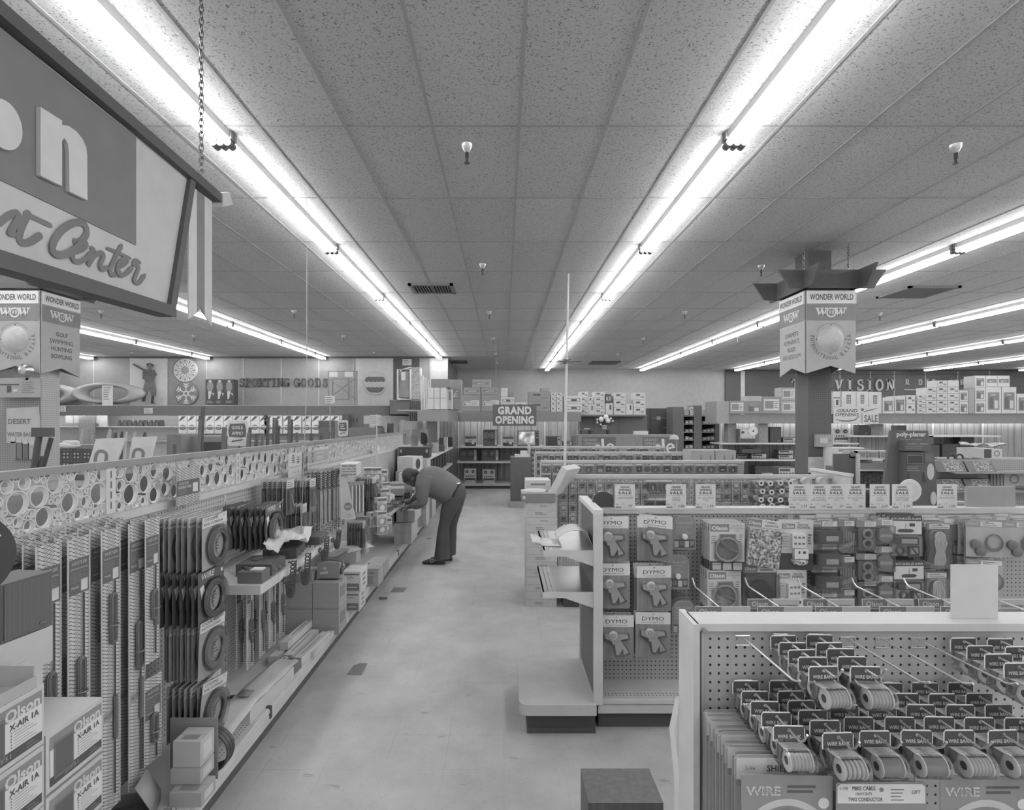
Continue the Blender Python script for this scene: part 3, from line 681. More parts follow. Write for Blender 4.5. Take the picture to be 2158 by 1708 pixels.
def power():
    t = thing('power_center_card', '', 'outlet card', group='carded power outlets')
    m = MB(); m.box(-.09, .09, -.002, 0, -.285, 0, 'g182'); m.rect(-.082, -.01, -.05, -.02, 'g120', -.0024); m.text('Olson', -.046, -.035, .019, 'g198', .058, -.003); m.text('DELUXE', .035, -.026, .011, 'g80', None, -.003); m.text('POWER', .038, -.042, .015, 'g70', None, -.003); m.rect(-.09, .09, -.285, -.19, 'g64', -.0024)
    m.lines(-.08, -.045, -.16, -.07, 6, 'g120', -.003, th=.2); m.lines(.06, .085, -.14, -.075, 4, 'g100', -.003, th=.5); m.build('card', t)
    m = MB(); m.box(-.035, .04, -.03, -.002, -.155, -.075, 'g192')
    for i in range(2):
        for j in range(3): m.rect(-.026+j*.022, -.012+j*.022, -.1-i*.035, -.088-i*.035, 'g110', -.0305)
    m.box(-.025, .05, -.036, -.002, -.215, -.158, 'g196'); m.rect(-.005, .005, -.185, -.17, 'g60', -.0365); m.rect(.02, .035, -.185, -.17, 'g60', -.0365); m.build('outlet_block', t)
    m = MB(); m.ball((.01, -.02, -.235), (.045, .018, .022), 'crinkle'); m.build('cord_bundle', t)
    return t
D = {'o': power()}
stack(D, 'power outlet card in the upper row', 1679, 1097, 3, .02, .2, R(-6)); stack(D, 'power outlet card in the lower row', 1668, 1201, 3, .02, .2, R(4))
def minipack(v):
    nm, lb = [('parts_box_bag', 'bagged parts box'), ('screwdriver_set', 'screwdriver set'), ('tape_reel_bag', 'bag of tape rolls'), ('tape_disc_bag', 'bagged tape disc')][v]
    t = thing(nm, '', lb, group=lb+'s on the sale gondola')
    w_ = (.077, .05, .058, .055)[v]
    m = MB(); m.box(-w_, w_, -.002, .002, -.036, 0, ('g125', 'g112', 'g118', 'g130')[v]); m.rect(-.2*w_, .9*w_, -.033, -.004, 'g188', -.0026)
    if v == 0: m.text('Olson', -.6*w_, -.012, .011, 'g195', .045, -.003, .01)
    m.lines(-.1*w_, .8*w_, -.03, -.008, 3, 'g100', -.003, th=.3); m.build('header', t)
    m = MB()
    if v == 0: m.box(-.06, .06, -.05, -.005, -.12, -.05, 'g82'); m.rect(-.02, .05, -.108, -.078, 'g178', -.0505)
    elif v == 1:
        for i in range(6): m.cyl((-.036+i*.0145, -.01, -.05-.005*i), (-.036+i*.0145, -.01, -.10-.005*i), .005, 'g150g', 8); m.cyl((-.036+i*.0145, -.01, -.1-.005*i), (-.036+i*.0145, -.01, -.17), .002, 'g180m', 6)
        m.poly([(-.045, -.004, -.17), (.045, -.004, -.14), (.045, -.004, -.115), (-.045, -.004, -.15)], 'g178')
    elif v == 2:
        for z in (-.075, -.13): m.torus((0, -.012, z), .023, .008, 'g135g'); m.lathe([(0, -.012), (.012, -.012)], 'g176', 14, (0, 0, z), 'y')
        m.rect(-.05, .05, -.165, -.045, 'g110', -.002)
    else: m.lathe([(.042, -.004), (.042, -.02), (.012, -.022), (0, -.02)], 'g128', 24, (0, 0, -.09), 'y'); m.rect(-.034, .034, -.1, -.082, 'g165', -.0225)
    m.build(('box', 'screwdriver', 'tape_roll', 'tape_disc')[v], t)
    m = MB(); dz = (-.14, -.185, -.17, -.14)[v]; m.box(-w_*.95, w_*.95, (-.055, -.02, -.026, -.026)[v], -.001, dz, -.036, 'clear'); m.build('bag', t)
    return t
MP = [{'o': minipack(v)} for v in range(4)]
for r, (y, ns) in enumerate([(1098, 2), (1146, 2), (1194, 2), (1247, 1)]): stack(MP[0], 'clear bag with a dark parts box, %s row down' % ORD[r+1], 1738, y, ns, .05, .2, 0, .006)
for r, y in enumerate((1097, 1173, 1243)): stack(MP[1], 'screwdriver set bag, %s down its column' % ORD[r+1], 1783, y, 3, .03, .2, 0, .006)
for r, y in enumerate((1098, 1167, 1223)): stack(MP[2], 'bag of two tape rolls, %s down its column' % ORD[r+1], 1826, y, 3, .035, .2, R(-4), .006)
for r, y in enumerate((1095, 1152, 1214, 1268)): stack(MP[3], 'bagged tape disc, %s down its column' % ORD[r+1], 1862, y, 3, .03, .2, 0, .006)
def alarm():
    t = thing('burglar_alarm_card', '', 'alarm card', group='carded burglar alarms')
    m = MB(); m.box(-.088, .088, -.002, 0, -.23, 0, 'g150'); m.rect(-.088, .088, -.03, 0, 'g62', -.0024); m.text('AUTO BURGLAR ALARM', 0, -.018, .012, 'g200', .16, -.003, .02); m.rect(-.085, .085, -.105, -.033, 'g182', -.0024)
    m.rect(.02, .05, -.062, -.044, 'g60', -.003); m.prism([(-.045, -.085), (-.03, -.077), (.03, -.077), (.05, -.087), (.03, -.097), (-.04, -.097)], -.0032, -.0026, 'g66'); m.rect(-.001, .002, -.077, -.045, 'g80', -.003); m.rect(-.088, .088, -.118, -.107, 'g70', -.003); m.lines(-.04, .08, -.116, -.109, 1, 'g150', -.0036); m.build('card', t)
    m = MB(); m.box(-.07, .065, -.016, -.002, -.165, -.125, 'g70'); m.rect(-.03, .055, -.158, -.132, 'g165', -.0165); m.torus((-.077, -.008, -.145), .01, .003, 'g70'); m.torus((-.03, -.01, -.2), .022, .006, 'g80'); m.box(.01, .065, -.018, -.002, -.225, -.175, 'g64'); m.rect(.018, .058, -.218, -.182, 'g160', -.0185); m.poly([(.018, -.019, -.182), (.03, -.019, -.182), (.058, -.019, -.218), (.046, -.019, -.218)], 'g64'); m.build('alarm_parts', t)
    m = MB(); m.box(-.085, .08, -.025, -.003, -.228, -.12, 'clear'); m.build('blister', t)
    return t
D = {'o': alarm()}
stack(D, 'burglar alarm card in the upper row', 1908, 1087, 4, .04, .2, R(-5), .006); stack(D, 'burglar alarm card in the lower row', 1915, 1182, 4, .04, .2, R(2), .006)
def cordbag():
    t = thing('extension_cord_bag', '', 'cord pack', group='bagged telephone cords')
    m = MB(); m.box(-.062, .062, -.002, .002, -.035, 0, 'g112'); m.rect(-.05, .06, -.032, -.006, 'g176', -.0026); m.lines(-.04, .05, -.029, -.01, 2, 'g90', -.003); m.build('header', t)
    m = MB(); rr = random.Random(5)
    for i in range(9):
        x_ = -.022+i*.0055; m.tube([(x_*.8, -.012, -.06), (x_*1.3, -.02-.004*(i % 3), -.11), (x_*.9, -.02, -.16), (x_*1.4, -.018, -.21), (x_, -.012, -.24)], .0035, 'g192', 6)
    m.torus((0, -.016, -.075), .024, .005, 'g192'); m.build('cord', t)
    m = MB(); m.box(-.058, .058, -.03, -.002, -.255, -.035, 'clear'); m.build('bag', t)
    return t
D = {'o': cordbag()}
stack(D, 'bagged white telephone cord, upper row', 1977, 1103, 4, .035, .2, R(-5), .006); stack(D, 'bagged white telephone cord, lower row', 1972, 1206, 4, .035, .2, 0, .006)
def earbag():
    t = thing('earphone_bag', '', 'earphone pack', group='bagged earphones')
    m = MB(); m.box(-.095, .095, -.002, .002, -.035, 0, 'g130'); m.rect(-.02, .085, -.032, -.005, 'g185', -.0026); m.text('Olson', -.06, -.016, .014, 'g180', .05, -.003); m.lines(-.01, .08, -.029, -.008, 2, 'g90', -.003); m.rect(-.092, .092, -.21, -.036, 'g150', -.001); m.build('header', t)
    m = MB()
    for x_, z_ in ((-.045, -.135), (-.02, -.175)): m.lathe([(.028, -.003), (.027, -.014), (.012, -.02), (0, -.02)], 'g92g', 18, (x_, 0, z_), 'y')
    m.build('earphones', t)
    m = MB()
    for i in range(3): m.torus((.045, -.008-.002*i, -.125+.004*i), .045-.004*i, .0022, 'g100', 'y', 26, 5, 1.1)
    m.build('cord', t)
    return t
D = {'o': earbag()}
stack(D, 'bagged earphones with grey cord, upper row', 2074, 1098, 5, .035, .2, R(-12), .006); stack(D, 'bagged earphones with grey cord, lower row', 2075, 1180, 5, .035, .2, R(-12), .006)
stack(D, 'bagged earphones with grey cord, last column', 2150, 1100, 4, .035, .2, R(-8), .006)
# extra folded headers filling the crowded top of the hooks
t = thing('folded_header_bag', '', 'parts bag', group='crowded parts bags at the back of the hooks')
m = MB(); m.box(-.06, .06, -.002, .002, -.04, 0, 'g150'); m.rect(-.055, .03, -.034, -.006, 'g185', -.0026); m.rect(-.06, .06, -.16, -.04, 'g112', -.001); m.build('header', t)
m = MB(); m.box(-.045, .045, -.018, -.002, -.13, -.05, 'g95'); m.build('contents', t)
i = 0
for x in range(1705, 2150, 37):
    for r, y in enumerate((1083, 1090)):
        lab = 'crowded parts bag %s along the hooks, %s layer' % (ORD[(x-1705)//37+1], ('rear', 'second')[r])
        u = (y1-.05-.05*r)/F; loc = at(x+rn.uniform(-6, 6), y+rn.uniform(-2, 3), u)
        if i == 0: t.location = loc; t['label'] = lab
        else: dup(t, lab, loc, R(rn.uniform(-6, 6)))
        i += 1
# sale tags along the rail
TAGS = [(1317, 'LABELMAKER', '', '.99', '1.29'), (1425, 'LIGHT', 'DIMMER', '3.88', '5.50'), (1487, 'DE GAUSING', 'COIL', '1.99', '2.22'), (1684, 'PHOTO ELECTRIC', 'LIGHT SWITCH', '3.39', '4.95'), (1726, '6 PIECE', 'SCREWDRIVER SET', '1.69', '2.29'), (1762, 'ELECTRICAL', 'TAPE', '.69', '1.19'), (1803, 'INSULATING', 'TAPE', '.66', '1.19'), (1854, 'AUTO', 'ALARM', '2.69', '3.95'), (1901, 'TELEPHONE', 'EXT. CORD', '1.29', '1.89'), (1996, 'HEADPHONES', '', '1.59', '1.99')]
NMS = ['label maker', 'light dimmer', 'degaussing coil', 'photoelectric light switch', 'screwdriver set', 'electrical tape', 'insulating tape', 'auto alarm', 'telephone extension cord', 'headphones']
for i, (x, a, b_, pr, rg) in enumerate(TAGS):
    u = (y1-.018-.001*(i % 2))/F
    m = MB(); m.box(-.061, .061, 0, .0012, -.155, 0, 'g190'); k = 'g66'
    m.text('GRAND', 0, -.018, .0125, k, .058, -.0006, .03); m.text('OPENING', 0, -.034, .0125, k, .072, -.0006, .03); m.text('SALE', 0, -.053, .017, k, .078, -.0006, .035, sp=1.25)
    for j in range(9): m.rect(-.046+j*.0105, -.040+j*.0105, -.071, -.069, 'g80', -.0006)
    m.text(a, 0, -.083, .012, 'g105', min(.1, .0095*len(a)), -.0006, -.004)
    if b_: m.text(b_, 0, -.098, .012, 'g105', min(.1, .0085*len(b_)), -.0006, -.004)
    m.text('REG.', -.045, -.122, .006, 'g80', .018, -.0006, .02); m.text(rg, -.012, -.121, .008, 'g120', None, -.0006, -.005); m.text('SALE', -.04, -.14, .011, k, .034, -.0006, .03); m.text(pr, .03, -.134, .016, 'g72', None, -.0006, 0)
    o = m.build('sale_tag', None, at(x, 1021, u)); tag(o, 'white grand opening sale tag for the %s priced %s' % (NMS[i], pr), 'price tag', 'grand opening sale tags')
m = MB(); m.prism([(.063, 0), (.063, .045)]+[(.063*math.cos(R(a)), .045+.05*math.sin(R(a))) for a in range(15, 180, 15)]+[(-.063, .045), (-.063, 0)], -.02, .02, 'g52g'); m.box(-.07, .07, -.025, .025, 0, .004, 'g60')
tag(m.build('black_dispenser', None, (px(1269, .00295), y1+.032, 1.237)), 'glossy black arched dispenser on the rail beside the first sale tag', 'dispenser')

# ================================================================ packs on the gondolas behind
def spack(v):
    t = thing('blister_pack', '', 'blister pack')
    w_, h_ = [(.038, .1), (.037, .1), (.038, .1), (.07, .125), (.06, .12), (.045, .13), (.05, .12), (.042, .12)][v]
    kk = ['g165', 'g172', 'g160', 'g150', 'g128', 'g118', 'g170', 'g140'][v]
    m = MB(); m.box(-w_, w_, -.002, 0, -h_, 0, kk); m.rect(-w_*.9, w_*.9, -.02, -.004, ['g110', 'g120', 'g105', 'g178', 'g180', 'g165', 'g100', 'g190'][v], -.0024); m.lines(-w_*.7, w_*.7, -h_+.004, -h_+.02, 2, 'g110', -.0024); m.rect(-.008, .008, -.012, -.004, 'g195', -.003); m.build('card', t)
    m = MB()
    if v in (0, 2): m.cyl((-.018, -.01, -.06), (.018, -.012, -.05), .006, 'g90' if v == 0 else 'g70', 8); m.cyl((-.01, -.01, -.07), (.02, -.012, -.075), .005, 'g120m', 8)
    elif v == 1: m.box(-.02, .02, -.014, -.003, -.075, -.045, 'g196')
    elif v == 3: m.torus((0, -.012, -.075), .04, .009, 'g120g', 'y', 20, 6); m.rect(-.008, .008, -.1, -.06, 'g190', -.02)
    elif v == 4: m.box(-.035, .035, -.02, -.003, -.1, -.04, 'g80'); m.rect(-.03, .02, -.09, -.07, 'g180', -.0206)
    elif v == 5: m.box(-.03, .03, -.02, -.003, -.115, -.07, 'g178')
    elif v == 6: m.torus((0, -.01, -.07), .03, .006, 'g95'); m.ball((.0, -.01, -.07), .012, 'g70')
    else: m.box(-.03, .03, -.018, -.003, -.1, -.04, 'g64'); m.disc(0, -.07, .018, 'g150', -.0185)
    m.build('product', t)
    m = MB(); m.box(-w_*.85, w_*.85, -.022, -.0025, -h_*.88, -.026, 'clear'); m.build('blister', t)
    return t
SPK = [spack(v) for v in range(8)]; SU = [False]*8
YG2 = py(uG2)
def pack(x, y, u, v, lab, grp): put(SPK, SU, v, lab, at(x, y, u), R(rn.uniform(-4, 4)), None, grp)
uu = (YG2-.06)/F
c = 0
for x in list(range(1188, 1362, 19))+[1423, 1442]+[1474, 1493, 1512, 1531, 1551, 1570]:
    c += 1
    rows = [1011, 1034, 1058, 1081, 1104] if x < 1235 else [1011, 1034, 1058]
    for r, y in enumerate(rows):
        pack(x, y, uu, [0, 1, 2][(c*2+r) % 3], 'small blister pack, column %s row %s of the gondola behind the sale tags' % (ORD[c], ORD[r+1]), 'small packs behind the sale tags')
for i, x in enumerate((1375, 1402)): pack(x, 1011, uu, 3, '%s wide bag of coiled lead among the small blister packs' % ('first', 'second')[i], 'small packs behind the sale tags')
for i, x in enumerate((1368, 1393)): pack(x, 1050, uu, 4, '%s dark pack below the wide bags of coiled lead' % ('first', 'second')[i], 'small packs behind the sale tags')
# tape spools pointing at the camera
t = thing('solder_spool', '', 'spool', group='wire spools on pegs')
m = MB(); m.lathe([(.012, -.09), (.026, -.09), (.026, -.084), (.022, -.084), (.022, -.006), (.026, -.006), (.026, 0), (.012, 0)], 'g150', 18, (0, 0, 0), 'y'); m.lathe([(.0225, -.082), (.0225, -.008)], 'g110g', 18, (0, 0, 0), 'y'); m.build('reel', t)
m = MB(); m.disc(0, 0, .0115, 'g45', -.0915, 14); m.ringf(0, 0, .0115, .0255, 'g186', -.0910, 18); m.build('hub', t)
i = 0
for r, y in enumerate((1018, 1034, 1050, 1065)):
    for c, x in enumerate((1596, 1615, 1636, 1657)):
        for b_ in range(2):
            lab = 'wire spool, %s column %s row, %s on its peg' % (ORD[c+1], ORD[r+1], ('outer', 'inner')[b_]); u = (YG2-.14+.1*b_)/F; q = at(x+(3 if r % 2 else 0), y+rn.uniform(-2, 2), (YG2-.14)/F)
            loc = (q[0], YG2-.03-.1*(1-b_), q[2])
            if i == 0: t.location = loc; t['label'] = lab
            else: dup(t, lab, loc)
            i += 1
for c, (x, r) in enumerate(((1678, .034), (1704, .05), (1738, .052))):
    q = at(x, 1018, (YG2-.1)/F); m = MB(); m.lathe([(0, -.06), (r*.3, -.062), (r*.9, -.06), (r, -.055), (r, 0), (0, 0)], 'g170', 26, (0, 0, 0), 'y')
    for a in (.5, .75): m.ringf(0, 0, r*a, r*a+.003, 'g120', -.0625)
    tag(m.build('cable_reel', None, (q[0], YG2-.025, q[2])), ('small pale cable reel after the wire spools', 'large pale cable reel, middle of three', 'large pale cable reel at the end panel')[c], 'cable reel')
def row_of(u0, y_, x0, x1, step, vs, nm, grp, dy=.06, rows=1, ystep=0, lrows=0):
    u = (py(u0)-dy)/F; x = x0; c = 0
    while x < x1:
        c += 1; v = rn.choice(vs)
        for r in range(rows if c > 2 else rows+lrows):
            pack(x, y_+r*ystep+rn.uniform(-.6, .6), u, v, '%s pack in row %s of %s' % (ORD[c], ORD[r+1], nm), grp)
        x += step*([.9, .9, .9, 1.45, 1.3, 1.05, 1.1, 1][v])
row_of(uG3, 978, 1151, 1566, 16.5, [3, 4, 5, 6, 7, 3], 'the third gondola from the camera', 'packs on the third gondola', rows=1, ystep=20, lrows=2)
row_of(uG4, 957.5, 1136, 1470, 12.5, [3, 4, 5, 6, 7], 'the gondola ending in large cartons', 'packs on the fourth gondola', rows=1, ystep=15, lrows=3)
row_of(uG5, 944.5, 1123, 1400, 9, [0, 1, 2, 7, 5], 'the last gondola before the counter', 'packs on the fifth gondola', rows=1, ystep=11, lrows=5)
# ================================================================ goods on the aisle gondola (its front faces +x)
R90 = R(90)
def span(xa, xb, y, X):                            # card between two pixels on the plane X: (width, location of top centre)
    ya, yb_ = F*X/(xa-CX), F*X/(xb-CX); Y = (ya+yb_)/2; u = Y/F
    return yb_-ya, (X, Y, H-(y-CY)*u)
def rows(protos, spec):
    pass
def antenna_card(w_, h_, v):
    t = thing('antenna_card', '', 'antenna card', group='long antenna cards')
    m = MB(); m.box(-w_/2, w_/2, -.002, 0, -h_, 0, 'g110', front='hust'); m.box(-w_/2-.002, -w_/2, -.003, .001, -h_, 0, 'g185'); m.box(w_/2, w_/2+.002, -.003, .001, -h_, 0, 'g185')
    z1 = -.075 if h_ > .5 else -.05
    m.rect(-w_/2+.003, w_/2-.003, z1-.125, z1, 'g80', -.0026); m.text('HUSTLER', 0, z1-.016, .012, 'g150', w_*.7, -.003, .02, .2); m.text(('CB Mobile Antenna', 'Trunk Groove Mount', 'CB Mobile Antenna')[v], 0, z1-.035, .008, 'g165', w_*.8, -.003, 0)
    m.lines(-w_*.4, w_*.4, z1-.085, z1-.045, 6, 'g120', -.003, th=.2); m.text('Model', -w_*.2, z1-.1, .009, 'g170', None, -.003, 0); m.rect(w_*.08, w_*.4, z1-.118, z1-.078, 'g180', -.003)
    if h_ > .6:
        m.rect(-w_*.45, w_*.45, -h_*.66-.02, -h_*.66+.02, 'g140', -.0024); m.text('HUSTLER', 0, -h_*.66, .02, 'g90', w_*.8, -.003, .02, .2)
    m.build('card', t)
    m = MB(); m.cyl((w_*.15, -.008, -h_*.95), (w_*.15, -.008, -.2), .003, 'g100m', 6); m.cyl((w_*.15, -.01, -h_*.6), (w_*.15, -.01, -h_*.75), .009, 'g90g', 8); m.build('rod', t)
    zc = (-.52, -.34, -.5)[v] if h_ > .6 else -h_*.6
    ln = .16 if h_ > .6 else .09
    m = MB()
    for i in range(5):
        r = .017-.0025*i; q = [(r*math.cos(R(a))*1., -.012-.004*(i % 2), zc+(ln/2 if 0 <= a <= 180 else -ln/2)+r*math.sin(R(a))) for a in range(0, 361, 30)]
        m.tube(q+[q[0]], .0028, 'g92', 5)
    m.torus((0, -.014, zc-ln*.15), .016, .003, 'g120', 'z', 14, 5); m.build('cord_coil', t)
    return t
AC = [antenna_card(.095, 1.07, v) for v in range(3)]+[antenna_card(.085, .60, 1), antenna_card(.085, .36, 0)]; AU = [False]*5
strips = [(83, 120, 1143, 0, 'first'), (143, 187, 1128, 0, 'second'), (213, 252, 1112, 1, 'third'), (270, 305, 1098, 2, 'fourth')]
for xa, xb, y, v, nm in strips:
    w_, lc = span(xa, xb, y, -1.50)
    for k in range(4):
        put(AC, AU, v, 'long antenna card on the %s hook from the speaker cabinet, %s' % (nm, 'front one' if k == 0 else '%s behind the front one' % ORD[k]), (lc[0]-.048*k, lc[1]+.004*k, lc[2]+.006*k-.006), R90+R(rn.uniform(-3, 3)) if k else R90)
w_, lc = span(307, 333, 1092, -1.47)
put(AC, AU, 3, 'shorter antenna card beside the coax cards, in front', lc, R90); put(AC, AU, 3, 'shorter antenna card beside the coax cards, behind', (lc[0]-.06, lc[1], lc[2]), R90)
w_, lc = span(302, 340, 1425, -1.48); put(AC, AU, 4, 'short antenna card hanging low below the coax cards', lc, R(80))
for k, (xa, xb) in enumerate(((512, 540), (541, 562), (563, 583), (584, 603))):
    w_, lc = span(xa, xb, 1232, -1.55)
    for j in range(2): put(AC, AU, 3, 'antenna card under the radio shelf, %s hook, %s' % (ORD[k+1], ('front', 'behind')[j]), (lc[0]-.06*j, lc[1], .86), R90+R(rn.uniform(-8, 8)))
# coax cards
def coax(v):
    t = thing('coax_cable_card', '', 'cable card', group='carded coaxial cables')
    w_, h_, kb, kt, tx = [(.225, .26, 'g138', 'g190', 'CITIZENS BAND EXTENSION'), (.225, .25, 'g72', 'g72', ''), (.225, .26, 'g130', 'g186', 'COAX PATCH CORD'), (.22, .26, 'g74', 'g90', '')][v]
    m = MB(); m.box(-w_/2, w_/2, -.002, 0, -h_, 0, kb); m.rect(-w_/2+.004, w_/2-.004, -.05, -.004, kt, -.0026)
    if tx:
        a, b = tx.split(' ', 1); m.text(a, -.035, -.016, .013, 'g66', .12, -.003, .02); m.text(b, -.015, -.036, .013, 'g66', .165, -.003, .02); m.text('20 FT' if v == 0 else '2 FT', .085, -.014, .01, 'g100', None, -.003, 0); m.rect(.085, .1, -.075, -.058, 'g185', -.003)
    else:
        m.text('WIRE', -.03, -.024, .028, 'g180', .11, -.003, .015, .2); m.disc(.09, -.03, .009, 'g195', -.003); m.prism([(-.1, -.07), (-.07, -.06), (-.06, -.09), (-.075, -.1), (-.085, -.125), (-.09, -.1)], -.0034, -.0024, 'g190')
    m.build('card', t)
    m = MB()
    for i in range(4): m.torus((.01, -.012-.006*(i % 2), -h_*.57), .083-.006*i, .006, 'g92g' if v != 2 else 'g112g', 'y', 28, 6)
    m.build('cable_coil', t)
    m = MB(); m.disc(.01, -h_*.57, .06 if v != 2 else .072, 'g182', -.004, 24); m.lines(-.03, .05, -h_*.57-.025, -h_*.57+.03, 4, 'g80', -.0046, th=.4); m.build('label', t)
    m = MB(); m.lathe([(.1, -.002), (.1, -.03), (.05, -.03), (.045, -.012)], 'clear', 26, (.01, 0, -h_*.57), 'y'); m.build('blister', t)
    return t
CX_ = [coax(v) for v in range(4)]; CU = [False]*4
for v, xa, xb, y, n, dX, rot, nm in [(0, 425, 478, 1084, 8, .03, 0, 'pale headed coax card in the top row'), (1, 418, 470, 1197, 7, .028, 0, 'dark coax card in the second row'), (2, 421, 474, 1300, 11, .017, R(4), 'patch cord card in the third row'), (0, 428, 478, 1428, 7, .028, R(10), 'pale headed coax card in the bottom row'), (3, 553, 597, 1062, 9, .03, 0, 'dark coiled cable card in the row over the radio shelf')]:
    w_, lc = span(xa, xb, y, -1.38)
    for k in range(n):
        put(CX_, CU, v, '%s, %s' % (nm, 'front one' if k == 0 else '%s behind the front one' % ORD[k]), (lc[0]-dX*k, lc[1]+(rn.uniform(-.006, .006) if k else 0), lc[2]+(rn.uniform(-.004, .004) if k else 0)), rot=(0, rot if k == 0 else 0, R90+(R(rn.uniform(-3, 3)) if k else 0)))
for i, (x, y, z) in enumerate(((480, 1052, 1.39), (590, 1062, 1.3))): hook('bright hook carrying the %s coiled cable cards' % ('top', 'dark')[i], (-1.685, CX_[0].location[1] if i == 0 else 3.3, CX_[0].location[2]-.006 if i == 0 else 1.26), .33, rz=R90)
# bagged accessories and metal strips
def acc(v):
    t = thing(('accessory_bag', 'metal_strip_card', 'lamp_box')[v], '', ('accessory bag', 'strip card', 'boxed lamp')[v])
    if v == 0:
        m = MB(); m.box(-.055, .055, -.002, 0, -.24, 0, 'g135'); m.rect(-.05, .05, -.06, -.004, 'g178', -.0026); m.lines(-.04, .04, -.055, -.015, 3, 'g90', -.003); m.build('card', t)
        m = MB(); m.box(-.03, .03, -.014, -.002, -.2, -.08, 'g110'); m.cyl((-.01, -.012, -.1), (.015, -.02, -.19), .006, 'g180m', 8); m.build('accessory', t)
        m = MB(); m.box(-.052, .052, -.024, -.002, -.235, -.06, 'clear'); m.build('bag', t)
    elif v == 1:
        m = MB(); m.box(-.03, .03, -.002, 0, -.55, 0, 'g120', front='hust'); m.rect(-.028, .028, -.16, -.02, 'g80', -.0026); m.lines(-.02, .024, -.14, -.03, 6, 'g180', -.003); m.build('card', t)
        m = MB(); m.cyl((.005, -.006, -.52), (.005, -.006, -.18), .004, 'g190m', 6); m.box(-.012, .014, -.016, -.002, -.5, -.42, 'crinkle'); m.build('rod', t)
    else:
        m = MB(); m.box(-.05, .05, -.08, 0, -.14, 0, 'g178', front='g178'); m.rect(-.045, .045, -.135, -.06, 'g130', -.0806)
        m.rect(-.045, .045, -.03, -.006, 'g90', -.0806); m.ball((0, -.08, -.095), (.026, .004, .026), 'g190', 14, 8); m.lines(-.04, .04, -.058, -.034, 2, 'g100', -.0808)
        for sx in (-1, 1): m.poly([(sx*.0503, -.07, -.13), (sx*.0503, -.01, -.13), (sx*.0503, -.01, -.05), (sx*.0503, -.07, -.05)], 'g120')
        m.build('box', t)
    return t
AB = [acc(0), acc(1), acc(2)]; ABU = [False]*3
for g_, (xa, xb, y, n, X) in enumerate([(649, 668, 1008, 8, -1.38), (628, 650, 1062, 6, -1.40), (600, 622, 1010, 6, -1.45)]):
    w_, lc = span(xa, xb, y, X)
    for k in range(n): put(AB, ABU, 0, 'bagged accessory over the radios, %s hook, %s' % (('high', 'low', 'early')[g_], 'front one' if k == 0 else '%s behind the front one' % ORD[k]), (lc[0]-.034*k, lc[1]+rn.uniform(-.008, .008), lc[2]), R90+R(rn.uniform(-6, 6)), None, 'bagged accessories over the radios')
for g_, x in enumerate(range(672, 724, 9)):
    w_, lc = span(x, x+9, 992-g_*1.2, -1.42)
    for k in range(3): put(AB, ABU, 1, 'long shiny metal strip card, %s of the hanging line, %s layer' % (ORD[g_+1], ('front', 'middle', 'rear')[k]), (lc[0]-.05*k, lc[1], lc[2]), R90+R(rn.uniform(-8, 8)), None, 'metal strip cards')
i = 0
for x, y, X in [(776, 985, -1.38), (793, 985, -1.30), (808, 990, -1.28), (785, 1012, -1.36), (806, 1016, -1.28), (790, 1037, -1.33), (806, 1030, -1.24), (798, 1048, -1.22), (783, 1078, -1.28), (796, 1076, -1.21), (812, 1090, -1.18), (800, 1094, -1.22)]:
    i += 1; lc = L(x, y, X); put(AB, ABU, 2, 'boxed auto lamp %s in the hanging cluster before the stooping man' % ORD[i], lc, R(30+rn.uniform(-25, 15)), None, 'boxed auto lamps')
for r, (y, n) in enumerate(((1005, 7), (1035, 6), (1098, 7), (1120, 6))):
    for k in range(n):
        lc = L(752+k*(6 if r < 2 else 5.5)-(0 if r < 2 else 18), y, -1.45+.03*k); put(AB, ABU, 0, 'small carded part beside the boxed lamps, row %s item %s' % (ORD[r+1], ORD[k+1]), lc, R90+R(rn.uniform(-10, 10)), None, 'small carded parts beside the boxed lamps')
# cards and signs standing on the rail
def rail_sign(nm, lab, xa, xb, ya, yb_, fn, X=-1.665):
    ua, ub = X/(xa-CX), X/(xb-CX); Y0, Y1 = ua*F, ub*F; u = (ua+ub)/2
    w_ = Y1-Y0; z0, z1 = H-(yb_-CY)*u, H-(ya-CY)*u
    m = MB(); fn(m, w_, z1-z0); return tag(m.build(nm, None, (X, Y0, z0), R90), lab, 'sign card')
def dt(m, w_, h_):
    m.box(0, w_, -.003, 0, 0, h_, 'g110', front='hust'); m.rect(0.004, w_-.004, h_*.25, h_*.66, 'g84', -.0036); m.text('HUSTLER', w_*.3, h_*.58, .014, 'g160', w_*.4, -.004, .02, .2); m.text('DOUBLE-TALK', w_*.35, h_*.48, .014, 'g185', w_*.55, -.004, .02); m.lines(w_*.08, w_*.6, h_*.28, h_*.43, 4, 'g130', -.004, th=.25); m.rect(w_*.68, w_*.9, h_*.3, h_*.55, 'g190', -.004)
rail_sign('antenna_sign_card', 'mesh printed antenna card standing on the gondola rail', 370, 420, 985, 1062, dt, -1.64)
def s8(m, w_, h_):
    m.box(0, w_, -.003, 0, 0, h_, 'g182'); m.disc(w_*.35, h_*.78, h_*.17, 'g100', -.0036); m.disc(w_*.72, h_*.72, h_*.15, 'g100', -.0036)
    for q in (.68, .76, .84): m.rect(w_*.2, w_*.85, h_*q, h_*q+.006, 'g180', -.004)
    m.text('Instructo The Car', w_*.5, h_*.48, h_*.07, 'g130', w_*.85, -.004, 0, .2); m.text('In a Car', w_*.55, h_*.28, h_*.07, 'g130', w_*.6, -.004, 0, .2)
rail_sign('stereo_sign', 'pale sign with two striped discs standing before the ring screen', 607, 635, 955, 1010, s8, -1.62)
